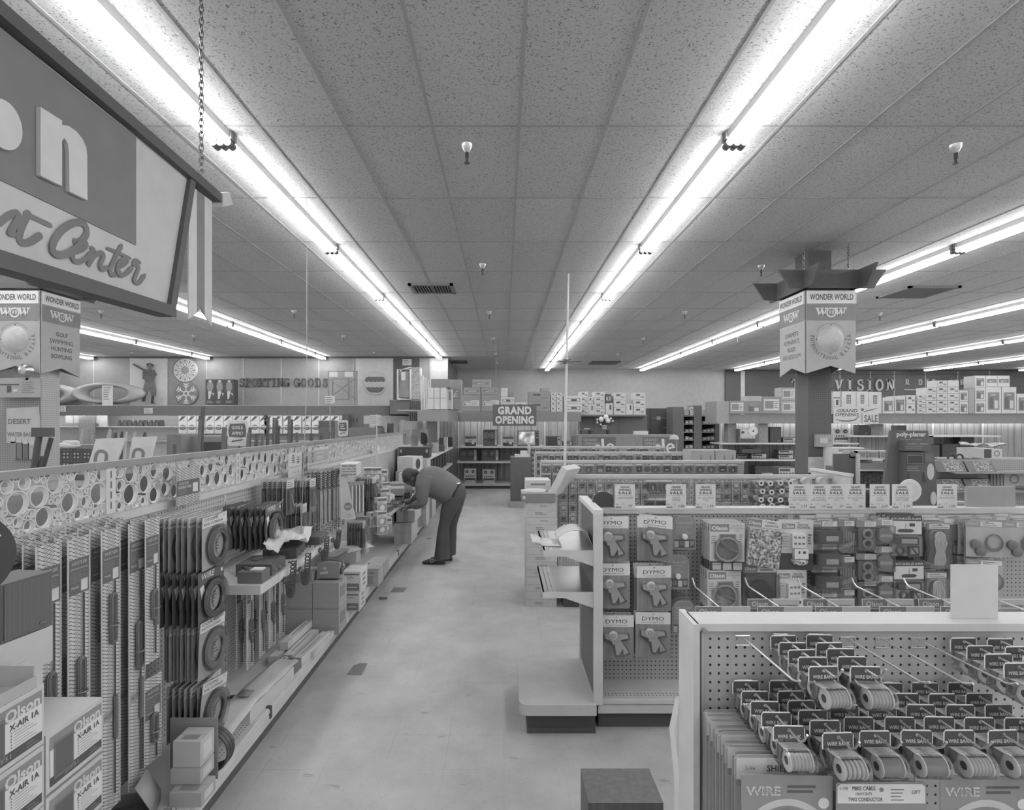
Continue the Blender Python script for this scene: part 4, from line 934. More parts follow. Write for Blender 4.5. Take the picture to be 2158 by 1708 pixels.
def fm(m, w_, h_):
    m.box(0, w_, -.003, 0, 0, h_, 'g178'); m.rect(0, w_, h_*.32, h_*.88, 'g150', -.0036); m.text('Special', w_*.6, h_*.75, h_*.1, 'g185', w_*.35, -.004, .02); m.lines(w_*.45, w_*.95, h_*.4, h_*.6, 2, 'g185', -.004); m.text('NESTROM OFFERS YOU', w_*.5, h_*.18, h_*.09, 'g120', w_*.9, -.004, 0)
    for z, s_ in ((.86, 'FM'), (.5, 'AM')): m.disc(w_*.22, h_*z, h_*.19, 'g112', -.0042, 24); m.text(s_, w_*.22, h_*z, h_*.15, 'g190', h_*.28, -.0048, .02)
rail_sign('radio_sign', 'grey FM AM radio sign standing before the ring screen', 648, 690, 944, 986, fm, -1.62)
def sm(m, w_, h_): m.box(0, w_, -.003, 0, 0, h_, 'g192'); m.lines(w_*.1, w_*.9, h_*.2, h_*.9, 4, 'g110', -.0036)
rail_sign('price_card', 'small white price card on the rail near the black case', 784, 800, 943, 953, sm)
# display stand and box about running out of fuel
t = thing('display_stand', 'slanted pale display stand with a dark round badge among the hanging goods', 'display stand', L(735, 1094, -1.28))
m = MB(); m.prism([(-.06, 0), (.055, 0), (-.02, .37), (-.075, .37)], -.02, .02, 'g172'); m.disc(-.005, .105, .032, 'g105', -.0206, 20); m.text('RAC', -.005, .105, .02, 'g180', .045, -.0212, .02); m.text('FUEL', 0, .04, .012, 'g110', .05, -.0206); m.text('& LIGHT', .0, .02, .012, 'g110', .06, -.0206); m.build('panel', t, rz=R(12))
m = MB(); m.box(.0, .15, .0, .02, 0, .3, 'g120')
for i in range(7): m.box(.02+.017*i, .032+.017*i, -.02, 0, .05, .27, ('g170', 'g80')[i % 2])
m.build('rack', t, rz=R(50))
wk = L(735, 1003, -1.27)
m = MB(); m.box(-.065, .065, 0, .3, 0, .095, 'g178', top='g188', front='g180')
for i, (s_, h_) in enumerate((('WHY WALK?', .02), ('EACH YEAR OVER', .0125), ('2,500,000 DRIVERS', .0125), ('RUN OUT OF GAS!', .0125))): m.text(s_, 0, .079-.0215*i-(.003 if i else 0), h_, 'g66', .115, -.001, .03)
m.rect(-.062, .062, .003, .006, 'g100', -.001)
tag(m.build('fuel_can_box', None, wk, R(8)), 'white display box asking why walk above the hanging goods', 'box')
# ---- shelf with two way radios
sh = thing('radio_shelf', 'white steel shelf carrying the two way radios', 'shelf', (XL+.01, 2.85, .90), R90)
m = MB(); m.box(0, 1.2, -.41, 0, -.05, 0, 'g178', top='g172'); m.build('shelf_plate', sh); m = MB()
for i in range(9): m.rect(.25+i*.1, .32+i*.1, -.04, -.01, 'g192', -.4115)
m.build('price_ticket', sh)
def radio(lab, X, Y, w_, d_, h_, rz, vents=True, z=.901):
    t = thing('two_way_radio', lab, 'radio', (X, Y, z), rz, 'two way radios on the shelf')
    m = MB(); m.box(-w_/2, w_/2, -d_/2, d_/2, .004, h_, 'g66', top='g72')
    if vents:
        for i in range(11): m.rect(-w_*.3+i*w_*.055, -w_*.3+i*w_*.055+.005, h_*.25, h_*.8, 'g45', -d_/2-.001)
    m.build('case', t)
    m = MB(); m.box(w_/2, w_/2+.008, -d_/2+.005, d_/2-.005, .008, h_-.004, 'g130m')
    for q in (-.3, 0, .3): m.cyl((w_/2+.008, q*d_, h_*.4), (w_/2+.022, q*d_, h_*.4), .009, 'g95g', 10)
    m.build('face_plate', t)
    return t
radio('dark vented two way radio at the camera end of the shelf', -1.39, 3.1, .19, .2, .07, 0); radio('second dark two way radio under the crumpled bag', -1.42, 3.5, .2, .22, .06, R(8)); radio('third dark two way radio at the far end of the shelf', -1.40, 3.88, .2, .2, .055, R(4))
def mic(lab, x0, Y, drop):
    t = thing('microphone', lab, 'microphone', (x0, Y, .975), 0, 'radio microphones'); m = MB(); m.ball((0, 0, 0), (.03, .045, .016), 'g58', 14, 8); m.build('body', t)
    m = MB(); q = []; n = 260
    for i in range(n):                             # a coiled lead looping down over the shelf edge and back
        s_ = i/(n-1); a = s_*2*math.pi*30; bz = -drop*(1-(2*s_-1)**2)-.035; on = min(1, s_*6)
        q.append((.02+.155*on+.013*math.cos(a)*on, .09*s_+.010*math.cos(a), bz+.015*math.sin(a)))
    m.tube(q, .0046, 'g55', 5); m.build('coiled_cord', t); return t
mic('black microphone with coiled cord hanging low from the shelf end', -1.42, 3.12, .19); mic('second microphone cord looped beside the first', -1.40, 3.3, .17); mic('microphone with coiled cord on the second radio', -1.42, 3.72, .13); mic('microphone with coiled cord on the third radio', -1.42, 4.0, .11)
m = MB(); m.box(-.065, .065, -.05, .05, 0, .06, 'g90', top='g80'); m.box(-.01, .05, -.02, .03, .06, .067, 'g188'); m.cyl((-.04, 0, .06), (-.04, 0, .075), .012, 'g60', 10)
tag(m.build('control_box', None, (-1.352, 2.93, .901), 0), 'small grey control box at the shelf corner', 'control box')
def crumple(nm, lab, cat, loc, w_, d_, h_, seed, k='g182', rot=None):
    rr = random.Random(seed); m = MB(); n = 7; vs = [((i/(n-1)-.5)*w_, (j/(n-1)-.5)*d_, h_*rr.random()) for j in range(n) for i in range(n)]
    fs = [(j*n+i, j*n+i+1, (j+1)*n+i+1, (j+1)*n+i) for j in range(n-1) for i in range(n-1)]
    m.add(vs, fs, k); o = m.build(nm, None, loc, rot=rot or (0, 0, rr.uniform(-.6, .6)), smooth=10)
    md = o.modifiers.new('thick', 'SOLIDIFY'); md.thickness = .002
    return tag(o, lab, cat)
crumple('crumpled_bag', 'crumpled white plastic bag lying on the radios', 'bag', (-1.42, 3.55, .985), .28, .3, .07, 1); crumple('leaflet', 'folded leaflet sticking out beside the coiled cable cards', 'leaflet', (-1.36, 3.22, 1.06), .1, .22, .02, 2, 'g176', (R(25), R(35), R(20)))
# ---- cartons on the base deck
def carton(nm, lab, X, Y, w_, d_, h_, z, rz=0, k='carton', fn=None, group=None):
    """near face centred at X, at depth Y"""
    m = MB(); m.box(-w_/2, w_/2, 0, d_, 0, h_, k)
    m.add([(-w_/2, d_*.49, h_+.0006), (w_/2, d_*.49, h_+.0006), (w_/2, d_*.51, h_+.0006), (-w_/2, d_*.51, h_+.0006)], [(0, 1, 2, 3)], 'g110')
    if fn: fn(m, w_, d_, h_)
    return tag(m.build(nm, None, (X, Y, z), rz, smooth=0), lab, 'carton', group)
def side_label(m, w_, d_, h_):
    m.add([(w_/2+.001, d_*.15, h_*.35), (w_/2+.001, d_*.8, h_*.35), (w_/2+.001, d_*.8, h_*.8), (w_/2+.001, d_*.15, h_*.8)], [(0, 1, 2, 3)], 'g112')
BP = 'brown cartons stacked two by two on the gondola base'
for i, (X, z, nm) in enumerate([(-1.322, .18, 'lower, aisle side'), (-1.52, .18, 'lower, pegboard side'), (-1.322, .373, 'upper, aisle side'), (-1.52, .373, 'upper, pegboard side')]):
    carton('carton', 'plain brown carton of the two by two stack, '+nm, X, 4.02, .194, .2, .19, z+.001, fn=side_label if X > -1.4 else None, group=BP, k='carton')
carton('shallow_box', 'flat open box on top of the two by two cartons', -1.53, 4.05, .19, .2, .06, .566, k='g135')
rt = thing('radio_set', 'small portable radio with handle on top of the brown cartons', 'radio', (-1.33, 4.1, .565))
m = MB(); m.cbox((0, .05, .065), (.17, .1, .12), 'g132', rx=R(-8)); m.disc(-.02, .09, .012, 'g185', -.012); m.cbox((-.03, -.006, .055), (.06, .002, .018), 'g180', rx=R(-8), ry=R(-10)); m.build('case', rt)
m = MB(); m.tube([(-.09, .05, .06), (-.095, .05, .125), (0, .05, .14), (.095, .05, .125), (.09, .05, .06)], .006, 'g75', 6); m.build('handle', rt)
m = MB(); m.cyl((.086, .03, .06), (.1, .03, .06), .025, 'g90m', 14); m.cyl((.086, .075, .085), (.1, .075, .085), .018, 'g150m', 12); m.build('knob', rt)
def printed(m, w_, d_, h_):
    m.rect(-w_*.42, w_*.42, h_*.05, h_*.42, 'g110', -.001); m.text('Radio', -w_*.1, h_*.72, h_*.12, 'g90', None, -.001, .0); m.rect(-w_*.42, w_*.42, h_*.82, h_*.9, 'g100', -.001); m.rect(-w_*.2, w_*.3, h_*.2, h_*.26, 'g180', -.0016)
    for j in range(3): m.add([(w_/2+.001, d_*.3, h_*(.2+.25*j)), (w_/2+.001, d_*.7, h_*(.2+.25*j)), (w_/2+.001, d_*.7, h_*(.3+.25*j)), (w_/2+.001, d_*.3, h_*(.3+.25*j))], [(0, 1, 2, 3)], 'g110')
carton('carton', 'small printed carton on the base behind the brown cartons', -1.27, 4.52, .13, .2, .16, .181, k='g185', fn=printed); carton('carton', 'tall printed white carton standing on the small printed carton', -1.27, 4.52, .15, .22, .17, .342, k='g190', fn=printed)
carton('carton', 'grey printed carton with a large number, further along the base', -1.27, 5.2, .13, .22, .17, .181, k='g150', fn=lambda m, w_, d_, h_: (m.text('1800', 0, h_*.75, h_*.13, 'g90', None, -.001), m.lines(-w_*.4, w_*.3, h_*.1, h_*.6, 5, 'g95', -.001)))
carton('carton', 'grey carton behind the numbered carton', -1.3, 5.5, .16, .25, .15, .181, k='g146'); carton('carton', 'flat grey carton under the loose leaflets', -1.42, 4.75, .25, .45, .1, .52, k='g150'); carton('carton', 'grey carton supporting the flat leaflet carton', -1.47, 4.8, .2, .35, .335, .181, k='g140')
for i, (x, y, z, rz, k) in enumerate(((-1.36, 4.85, .625, .5, 'g178'), (-1.45, 4.7, .625, -.3, 'g120'), (-1.33, 5.05, .625, 1.0, 'g190'))): tag(MB().box(-.06, .06, -.11, .11, 0, .004, k).build('leaflet', None, (x, y, z), rot=(R(6*i), R(-8+5*i), rz)), ('pale leaflet flat on the grey carton behind the radio set', 'dark leaflet on the grey carton behind the radio set', 'white leaflet propped over the grey carton edge')[i], 'leaflet')
# long boxes lying along the deck
def longbox(lab, X, Y, ln, w_, h_, rz, kend='g176', z=.181, rot=None):
    m = MB(); m.box(-w_/2, w_/2, 0, ln, 0, h_, 'g184'); m.box(-w_/2-.0006, w_/2+.0006, -.001, ln*.2, -.0004, h_+.0006, kend)
    if kend != 'g176':
        m.add([(.022*math.cos(R(a)), ln*.1+.035*math.sin(R(a)), h_+.0012) for a in range(0, 360, 24)], [tuple(range(15))], 'g190')
        m.add([(.012*math.cos(R(a)), ln*.1+.022*math.sin(R(a)), h_+.0017) for a in range(0, 360, 24)], [tuple(range(15))], 'g110')
    m.add([(-.003, ln*.3, h_+.0011), (.003, ln*.3, h_+.0011), (.003, ln*.85, h_+.0011), (-.003, ln*.85, h_+.0011)], [(0, 1, 2, 3)], 'g100')
    tag(m.build('long_box', None, (X, Y, z), rz, rot=rot, smooth=0), lab, 'long box', 'long boxes on the gondola base')
longbox('white long box next to the pegboard, plain end', -1.50, 3.52, .45, .06, .055, R(-2)); longbox('long box with a dark oval printed end, middle of the bundle', -1.415, 3.42, .55, .06, .06, R(-3), 'g100'); longbox('long box with a dark end leaning at the aisle side', -1.34, 3.38, .55, .055, .06, R(-5), 'g95'); longbox('white long box under the leaning one', -1.29, 3.62, .38, .045, .04, R(-2)); longbox('white long box stacked on top at the back', -1.47, 3.62, .4, .055, .05, R(-3), 'g176', .238)
bg = thing('wrapped_box', 'long box in a crumpled white paper bag lying on the gondola base', 'package', (-1.42, 2.72, .181), R(-4))
m = MB(); m.box(-.01, .085, .12, .62, 0, .075, 'g182'); m.build('box', bg)
m = MB(); rr = random.Random(8); n = 9
vs = []
for j in range(n):
    for i in range(5): vs.append((-.085+.175*i/4, .78*j/(n-1)-.1, .083+.012*rr.random()+(-.045*(1-j/2.5) if j < 2.5 else 0)-(.02 if i in (0,) else 0)))
m.add(vs, [(j*5+i, j*5+i+1, (j+1)*5+i+1, (j+1)*5+i) for j in range(n-1) for i in range(4)], 'g188')
m.add([(-.04, .2, .102), (.03, .2, .102), (.03, .27, .102), (-.04, .27, .102)], [(0, 1, 2, 3)], 'g120')
o = m.build('paper_bag', bg, smooth=20); md = o.modifiers.new('thick', 'SOLIDIFY'); md.thickness = .003
m = MB()
for i in range(3): m.torus((0, 0, .01+.008*i), .05-.006*i, .005, 'g58', 'z', 20, 6, 2.0)
tag(m.build('cord_bundle', None, (-1.55, 3.0, .181), R(-20)), 'black cord bundle behind the wrapped box', 'cord')
# Olson speaker cartons
def ocarton(o_top=False):
    m = MB(); W, D_, Hh = .215, .25, .17
    m.box(-W/2, W/2, 0, D_, 0, Hh, 'g172'); m.rect(-W/2+.012, W/2-.008, Hh*.1, Hh*.92, 'g190', -.0012); m.rect(-W/2+.012, W/2-.008, Hh*.70, Hh*.92, 'g118', -.0016); m.text('Olson', .04, Hh*.79, .033, 'g178', .105, -.0022, .035)
    m.text('X-AIR 1A', .045, Hh*.6, .017, 'g70', .09, -.002, .03); m.rect(-W/2+.012, W/2-.008, Hh*.1, Hh*.25, 'g64', -.0016); m.text('S-931', -.02, Hh*.175, .012, 'g130', .05, -.0022, .01); m.lines(.05, .09, Hh*.12, Hh*.22, 2, 'g110', -.0022)
    m.rect(-W/2+.025, -.012, Hh*.18, Hh*.80, 'g96', -.0026); m.rect(-W/2+.03, -.017, Hh*.22, Hh*.76, 'grille', -.003)
    for i in range(6): m.disc(.006, Hh*(.52-.045*i), .0022, 'g100', -.002, 8); m.rect(.014, .014+.045+.012*((i*7) % 3), Hh*(.51-.045*i), Hh*(.522-.045*i), 'g140', -.002)
    m.rect(-W/2, W/2, .001, .003, 'g110', -.0012)
    return m
CG = 'speaker cartons stacked at the gondola end'
oc = None
def put_oc(lab, X, Y, z, rz=R90):
    global oc
    if oc is None: oc = ocarton().build('speaker_carton', None, (X, Y, z), rz, smooth=0); tag(oc, lab, 'carton', CG)
    else:
        o = oc.copy(); COL.objects.link(o); o.location = (X, Y, z); o.rotation_euler = (0, 0, rz); o['label'] = lab
for k in range(4): put_oc('printed speaker carton in the column by the antenna cards, %s from the top' % ORD[4-k], -1.28, 1.622, .181+.177*k)
for k in range(5): put_oc('printed speaker carton in the column by the frame edge, %s from the top' % ORD[5-k], -1.28, 1.40, .181+.1705*k)
ob = thing('open_carton', 'open topped white carton with raised flaps on the speaker cartons', 'open carton', (-1.28, 1.38, 1.034), R90)
m = MB(); m.box(-.105, .105, 0, .005, 0, .03, 'g150'); m.box(-.105, .105, .22, .225, 0, .1, 'g150'); m.box(-.105, -.1, .005, .22, 0, .06, 'g150'); m.box(.1, .105, .005, .22, 0, .06, 'g150'); m.box(-.1, .1, .005, .22, 0, .004, 'g130'); m.build('body', ob)
m = MB(); m.poly([(-.1, .22, .1), (.1, .22, .1), (.08, .235, .17), (-.08, .235, .17)], 'g120'); o = m.build('flap', ob); o.modifiers.new('thick', 'SOLIDIFY').thickness = .003
tag(MB().box(-.06, .06, 0, .13, 0, .17, 'g168').build('pale_carton', None, (-1.40, 1.585, .891), R90), 'plain pale carton standing upright behind the speaker cartons', 'carton')
spk = thing('speaker_cabinet', 'dark woven front speaker cabinet perched on the cartons', 'speaker', (-1.40, 1.60, 1.137), R(82))
m = MB(); m.box(-.08, .068, 0, .12, 0, .165, 'g78', top='g96'); m.build('cabinet', spk); m = MB(); m.box(-.074, .062, -.004, 0, .006, .16, 'grille'); m.cbox((.035, -.006, .02), (.02, .002, .006), 'g150m'); m.build('grille_cloth', spk)
tag(MB().box(-.1, .07, -.0, .12, 0, .11, 'g165').build('pale_carton', None, (-1.40, 1.60, 1.024), R(82)), 'pale carton under the woven front speaker cabinet', 'carton')
m = MB(); m.lathe([(.115, 0), (.115, .012), (0, .012)], 'g42', 40, (0, 0, 0), 'x'); m.ringf(0, 0, 0, 0, 'g42')
o = MB(); o.lathe([(0, 0), (.118, 0), (.118, .012), (0, .012)], 'g40', 40, (0, 0, 0), 'y'); o.ringf(.06, .035, .014, .028, 'g185', -.001, 20, R(20), R(200)); o.disc(.055, -.02, .025, 'g170', -.001); o.disc(.06, -.015, .007, 'g45', -.0016)
tag(o.build('round_sign', None, (-1.345, 1.33, 1.42), R(62)), 'black round sign edge showing at the frame border by the speaker', 'round sign')
# loose goods at the bottom corner
for i, (X, Y, w_, h_, z, k, nm) in enumerate(((-1.335, 2.28, .115, .11, .181+.125, 'g168', 'upper small pale carton of the corner pile'), (-1.335, 2.27, .125, .065, .181+.06, 'g158', 'middle small carton of the corner pile'), (-1.305, 2.22, .13, .06, .181, 'g150', 'lowest small carton of the corner pile'))):
    carton('small_carton', nm, X, Y, w_, .11, h_-.002, z, k=k, fn=lambda m, w_, d_, h_: (m.add([(w_/2+.001, d_*.2, h_*.2), (w_/2+.001, d_*.8, h_*.2), (w_/2+.001, d_*.8, h_*.8), (w_/2+.001, d_*.2, h_*.8)], [(0, 1, 2, 3)], 'g186'), m.add([(-w_*.3, d_*.15, h_+.001), (w_*.3, d_*.15, h_+.001), (w_*.3, d_*.45, h_+.001), (-w_*.3, d_*.45, h_+.001)], [(0, 1, 2, 3)], 'g120')))
tag(MB().box(-.21, 0, 0, .004, 0, .27, 'g122').build('grey_board', None, (-1.265, 2.395, .181), 0), 'grey board standing between the corner pile and the cable coil', 'board')
m = MB()
for i in range(6): m.torus((0, .011*i, 0), .088-.003*(i % 2), .0068, 'g58g', 'y', 34, 6)
tag(m.build('cable_coil', None, (-1.325, 2.43, .277), R(0)), 'black coiled cable standing on the gondola base', 'cable coil')
oc2 = thing('open_box', 'open grey box with a raised flap at the bottom of the frame', 'open box', (-1.47, 2.1, .181), R(20))
m = MB(); m.box(-.09, .09, 0, .004, 0, .05, 'g120'); m.box(-.09, .09, .14, .144, 0, .05, 'g112'); m.box(-.09, -.086, 0, .14, 0, .05, 'g116'); m.box(.086, .09, 0, .14, 0, .05, 'g116'); m.box(-.09, .09, 0, .144, 0, .003, 'g90'); m.build('body', oc2)
m = MB(); m.poly([(.088, 0, .05), (.088, .14, .05), (.05, .11, .16), (.03, .02, .14)], 'g140'); o = m.build('flap', oc2); o.modifiers.new('t', 'SOLIDIFY').thickness = .003
m = MB(); m.lathe([(0, 0), (.02, 0), (.02, .006), (.009, .01), (.008, .05), (.013, .055), (0, .058)], 'g150m', 14); tag(m.build('metal_plug', None, (-1.335, 2.14, .181), rot=(R(15), R(10), 0)), 'small metal threaded plug at the front of the corner pile', 'plug')
# ---- far half of the gondola: cartons, shelf and cases around the stooping man
for i, (X, Y, w_, d_, h_, z, k, nm) in enumerate(((-1.31, 7.0, .22, .5, .13, .181, 'g168', 'lowest pale carton beyond the stooping man'), (-1.31, 7.0, .23, .5, .13, .313, 'g165', 'second pale carton beyond the stooping man'), (-1.29, 7.1, .24, .55, .15, .446, 'g170', 'top pale carton beyond the stooping man'),
        (-1.25, 8.2, .14, .35, .26, .181, 'g160', 'tall carton further along the base edge'), (-1.25, 8.2, .14, .35, .22, .443, 'g150', 'carton on the tall carton along the base edge'), (-1.28, 8.9, .2, .5, .45, .181, 'g150', 'grey carton at the far end of the gondola base'))):
    carton('carton', nm, X, Y, w_, d_, h_, z, k=k, fn=lambda m, w_, d_, h_: m.rect(-w_*.15, w_*.15, 0, h_, 'g150', -.001))
s2 = thing('radio_shelf', 'steel shelf of dark radios under the hands of the stooping man', 'shelf', (XL+.01, 6.1, .73), R90); m = MB(); m.box(0, 1.7, -.4, 0, -.04, 0, 'g176'); m.build('shelf_plate', s2)
for i, (X, Y, w_, h_, k) in enumerate(((-1.42, 6.25, .22, .06, 'g62'), (-1.4, 6.6, .24, .055, 'g70'), (-1.42, 6.95, .24, .07, 'g60'), (-1.4, 7.35, .26, .09, 'g75'))): radio('dark radio %s along the shelf by the stooping man' % ORD[i+1], X, Y, w_, .25, h_, R(5*i-6), False, .731)
crumple('sheet', 'white paper cone propped on the radios by the stooping man', 'paper', (-1.40, 6.6, .8), .14, .1, .1, 4, 'g190')
carton('carton', 'flat printed carton tilted on the radios near the man\'s head', -1.42, 6.9, .28, .3, .09, .82, rz=R(8), k='g140'); carton('carton', 'small white carton by the stooping man\'s head', -1.38, 7.5, .15, .15, .14, .915, k='g190'); carton('carton', 'grey carton supporting the white one by the man\'s head', -1.42, 7.4, .35, .35, .09, .824, k='g130')
carton('carton', 'large grey carton under the speaker box stack', -1.43, 8.35, .46, .4, .82, .181, k='g132'); carton('carton', 'pale wide carton under the black case', -1.42, 8.4, .46, .4, .2, 1.003, k='g168')
bc = thing('black_case', 'black latched carrying case on the pale wide carton', 'case', (-1.40, 8.42, 1.205)); m = MB(); m.box(-.235, .235, 0, .3, 0, .165, 'g50', top='g66'); m.box(-.237, .237, -.002, .302, .1, .105, 'g66'); m.build('body', bc)
for sx in (-.2, .2): m = MB(); m.box(sx-.015, sx+.015, -.008, 0, .08, .13, 'g165m'); m.build('latch', bc)
sb = thing('speaker_box', 'white speaker box with a dark round opening lying by the ring screen', 'speaker', (-1.45, 7.95, 1.03), R(-20)); m = MB(); m.box(-.13, .13, 0, .3, 0, .22, 'g182'); m.disc(.0, .11, .01, 'g182', -.001); m.build('cabinet', sb); m = MB(); m.add([(.131, .15+.07*math.cos(R(a)), .11+.08*math.sin(R(a))) for a in range(0, 360, 20)], [tuple(range(18))], 'g50'); m.build('port', sb)
tag(MB().box(-.16, .16, 0, .4, 0, .33, 'g140').build('grey_carton', None, (-1.45, 7.95, .7), R(-20)), 'grey carton under the white speaker box', 'carton')
# thin whip aerials
tag(MB().tube([(-1.36, 3.62, .9), (-1.31, 3.6, 2.0), (-1.20, 3.3, 3.2)], [.004, .003, .0015], 'g170m', 6).build('whip_aerial'), 'thin whip aerial rising from the aisle gondola to the ceiling', 'aerial')
t = tag(MB().tube([(-1.62, 6.9, 1.0), (-1.62, 6.9, 1.86)], .007, 'g180', 8).build('thin_post'), 'short thin pale post rising over the ring screen', 'post')
# ================================================================ back of the store
def stroke(m, pts, w_, k, y=-.001, taper=False, dy=0.):   # flat ribbon along a path in the local x-z plane
    n = len(pts); vs = []
    for i, (a, b) in enumerate(pts):
        p0, p1 = pts[max(i-1, 0)], pts[min(i+1, n-1)]; dx, dz = p1[0]-p0[0], p1[1]-p0[1]; l = math.hypot(dx, dz) or 1
        h_ = w_/2*(.45 if taper and i in (0, n-1) else 1); vs += [(a-dz/l*h_, y-dy*i, b+dx/l*h_), (a+dz/l*h_, y-dy*i, b-dx/l*h_)]
    m.add(vs, [(2*i, 2*i+1, 2*i+3, 2*i+2) for i in range(n-1)], k)
def arcp(cx, cz, rx, rz_, a0, a1, n=14): return [(cx+rx*math.cos(R(a0+(a1-a0)*i/n)), cz+rz_*math.sin(R(a0+(a1-a0)*i/n))) for i in range(n+1)]
def serif(m, ch, x, z, h, k, dp=.04):              # slab serif capital centred at x, bottom at z
    t = h*.20; s = h*.09; w_ = h*.62
    bx = lambda a, b, c, d: m.box(x+a*h, x+b*h, -dp, 0, z+c*h, z+d*h, k)
    def rib(p, wd):
        n0 = len(m.f); stroke(m, [(x+a*h, z+b*h) for a, b in p], wd*h, k, -dp); stroke(m, [(x+a*h, z+b*h) for a, b in p], wd*h, k, -dp*.5)
    stem = lambda c: (bx(c-.09, c+.09, 0, 1), bx(c-.2, c+.2, 0, .09), bx(c-.2, c+.2, .91, 1))
    if ch == 'I': stem(0)
    elif ch == 'T': bx(-.09, .09, 0, 1); bx(-.2, .2, 0, .09); bx(-.36, .36, .88, 1); bx(-.36, -.28, .7, 1); bx(.28, .36, .7, 1)
    elif ch == 'E': bx(-.24, -.06, 0, 1); bx(-.34, .3, 0, .11); bx(-.34, .3, .89, 1); bx(-.06, .18, .45, .55); bx(.22, .3, 0, .28); bx(.22, .3, .74, 1)
    elif ch == 'L': bx(-.24, -.06, 0, 1); bx(-.34, .3, 0, .11); bx(-.34, .06, .91, 1); bx(.22, .3, 0, .28)
    elif ch in 'PR':
        bx(-.24, -.06, 0, 1); bx(-.34, .04, 0, .09); bx(-.34, .05, .91, 1); rib(arcp(.04, .72, .2, .23, 90, -90), .13); bx(-.06, .05, .44, .54)
        if ch == 'R': rib([(.06, .5), (.28, .04)], .17); bx(.2, .4, 0, .09)
    elif ch == 'O': rib(arcp(0, .5, .27, .44, 0, 360, 24), .16)
    elif ch == 'G': rib(arcp(0, .5, .27, .44, 45, 340, 20), .16); bx(.05, .38, .4, .5); bx(.2, .32, 0.05, .5); bx(.22, .3, .7, .98)
    elif ch == 'D': bx(-.24, -.06, 0, 1); bx(-.34, .02, 0, .1); bx(-.34, .02, .9, 1); rib(arcp(0, .5, .26, .45, 90, -90), .16)
    elif ch == 'N': bx(-.28, -.16, 0, 1); bx(.18, .3, 0, 1); bx(-.38, -.06, 0, .09); bx(-.38, -.14, .91, 1); bx(.08, .4, .91, 1); rib([(-.24, .98), (.24, .02)], .17)
    elif ch == 'V': rib([(-.24, .98), (.0, .03)], .18); rib([(.24, .98), (.0, .03)], .1); bx(-.38, -.1, .91, 1); bx(.1, .38, .91, 1)
    elif ch == 'A': rib([(-.24, .02), (0, .98)], .09); rib([(.24, .02), (0, .98)], .17); bx(-.14, .14, .28, .37); bx(-.38, -.12, 0, .09); bx(.12, .4, 0, .09)
    elif ch == 'S': rib(arcp(0, .73, .2, .2, 20, 270, 14)+arcp(0, .28, .22, .22, 90, -160, 14), .15); bx(.16, .24, .66, .98); bx(-.26, -.18, .02, .34)
    elif ch == '-': bx(-.2, .2, .42, .54)
def word_sign(lab, letters, y0, y1, u, k, gap=.01):
    t = thing('wall_lettering', lab, 'sign', (0, py(u), 0))
    h = pz(y0, u)-pz(y1, u)
    for ch, x in letters:
        m = MB(); serif(m, ch, px(x, u), pz(y1, u), h, k); m.build('letter', t, (0, -gap, 0), smooth=0)
S_ = 505; W1 = [(c, 511+i*13.4) for i, c in enumerate('SPORTING')]+[(c, 626+i*15) for i, c in enumerate('GOODS')]
word_sign('dark serif lettering reading sporting goods on the wall', W1, 798, 816, us, 'g84')
ut = (YB-.08)/F
word_sign('large pale serif lettering reading television on the dark wall', list(zip('TELEVISION', (1676, 1698, 1719, 1742, 1767, 1790, 1812, 1832, 1852, 1875))), 800, 824, ut, 'g182')
word_sign('smaller pale lettering reading radio stereo on the dark wall', list(zip('RDIO-TEREO', (1910, 1938, 1953, 1966, 1978, 2002, 2014, 2026, 2040, 2053))), 800, 812, ut, 'g180')
m = MB()
for p in (1770, 1834, 1884, 1950, 2018, 2085): m.box(px(p, ut)-.02, px(p, ut)+.02, py(ut)-.012, py(ut)+.001, 1.2, ZC-.06, 'g150')
m.box(px(1755, ut), px(2130, ut), py(ut)-.015, py(ut), pz(790, ut), pz(789, ut), 'g60'); m.box(px(1565, ut)-.08, px(1565, ut)+.08, py(ut)-.02, py(ut), 0, ZC, 'g190'); struct(m.build('trim_4'))
m = MB(); m.box(px(1905, ut), px(1950, ut), py(ut)-.04, py(ut)-.01, pz(823, ut), pz(821, ut), 'g180'); struct(m.build('trim_5'))
# discs and figures on the sporting goods wall
def disc_sign(lab, x, y, r, fn, k):
    c = P(x, y, us-.00003); m = MB(); R_ = r*us; m.lathe([(0, -.05), (R_*.97, -.05), (R_, -.035), (R_, 0)], k, 40, (0, 0, 0), 'y'); fn(m, R_); tag(m.build('disc_emblem', None, (c[0], YS-.032, c[2])), lab, 'emblem')
def sun(m, r):
    m.disc(0, 0, r*.86, 'g110', -.052, 40)
    m.disc(0, 0, r*.42, 'g182', -.054, 30); m.disc(0, 0, r*.34, 'g125', -.056, 30)
    for i in range(12):
        a = R(30*i); q = R(11); m.poly([(r*.42*math.cos(a-q), -.055, r*.42*math.sin(a-q)), (r*.42*math.cos(a+q), -.055, r*.42*math.sin(a+q)), (r*.95*math.cos(a+R(15)), -.055, r*.95*math.sin(a+R(15))), (r*.95*math.cos(a-R(15)), -.055, r*.95*math.sin(a-R(15)))], 'g185')
        m.poly([(r*.5*math.cos(a), -.057, r*.5*math.sin(a)), (r*.86*math.cos(a+R(4)), -.057, r*.86*math.sin(a+R(4))), (r*.86*math.cos(a-R(4)), -.057, r*.86*math.sin(a-R(4)))], 'g95')
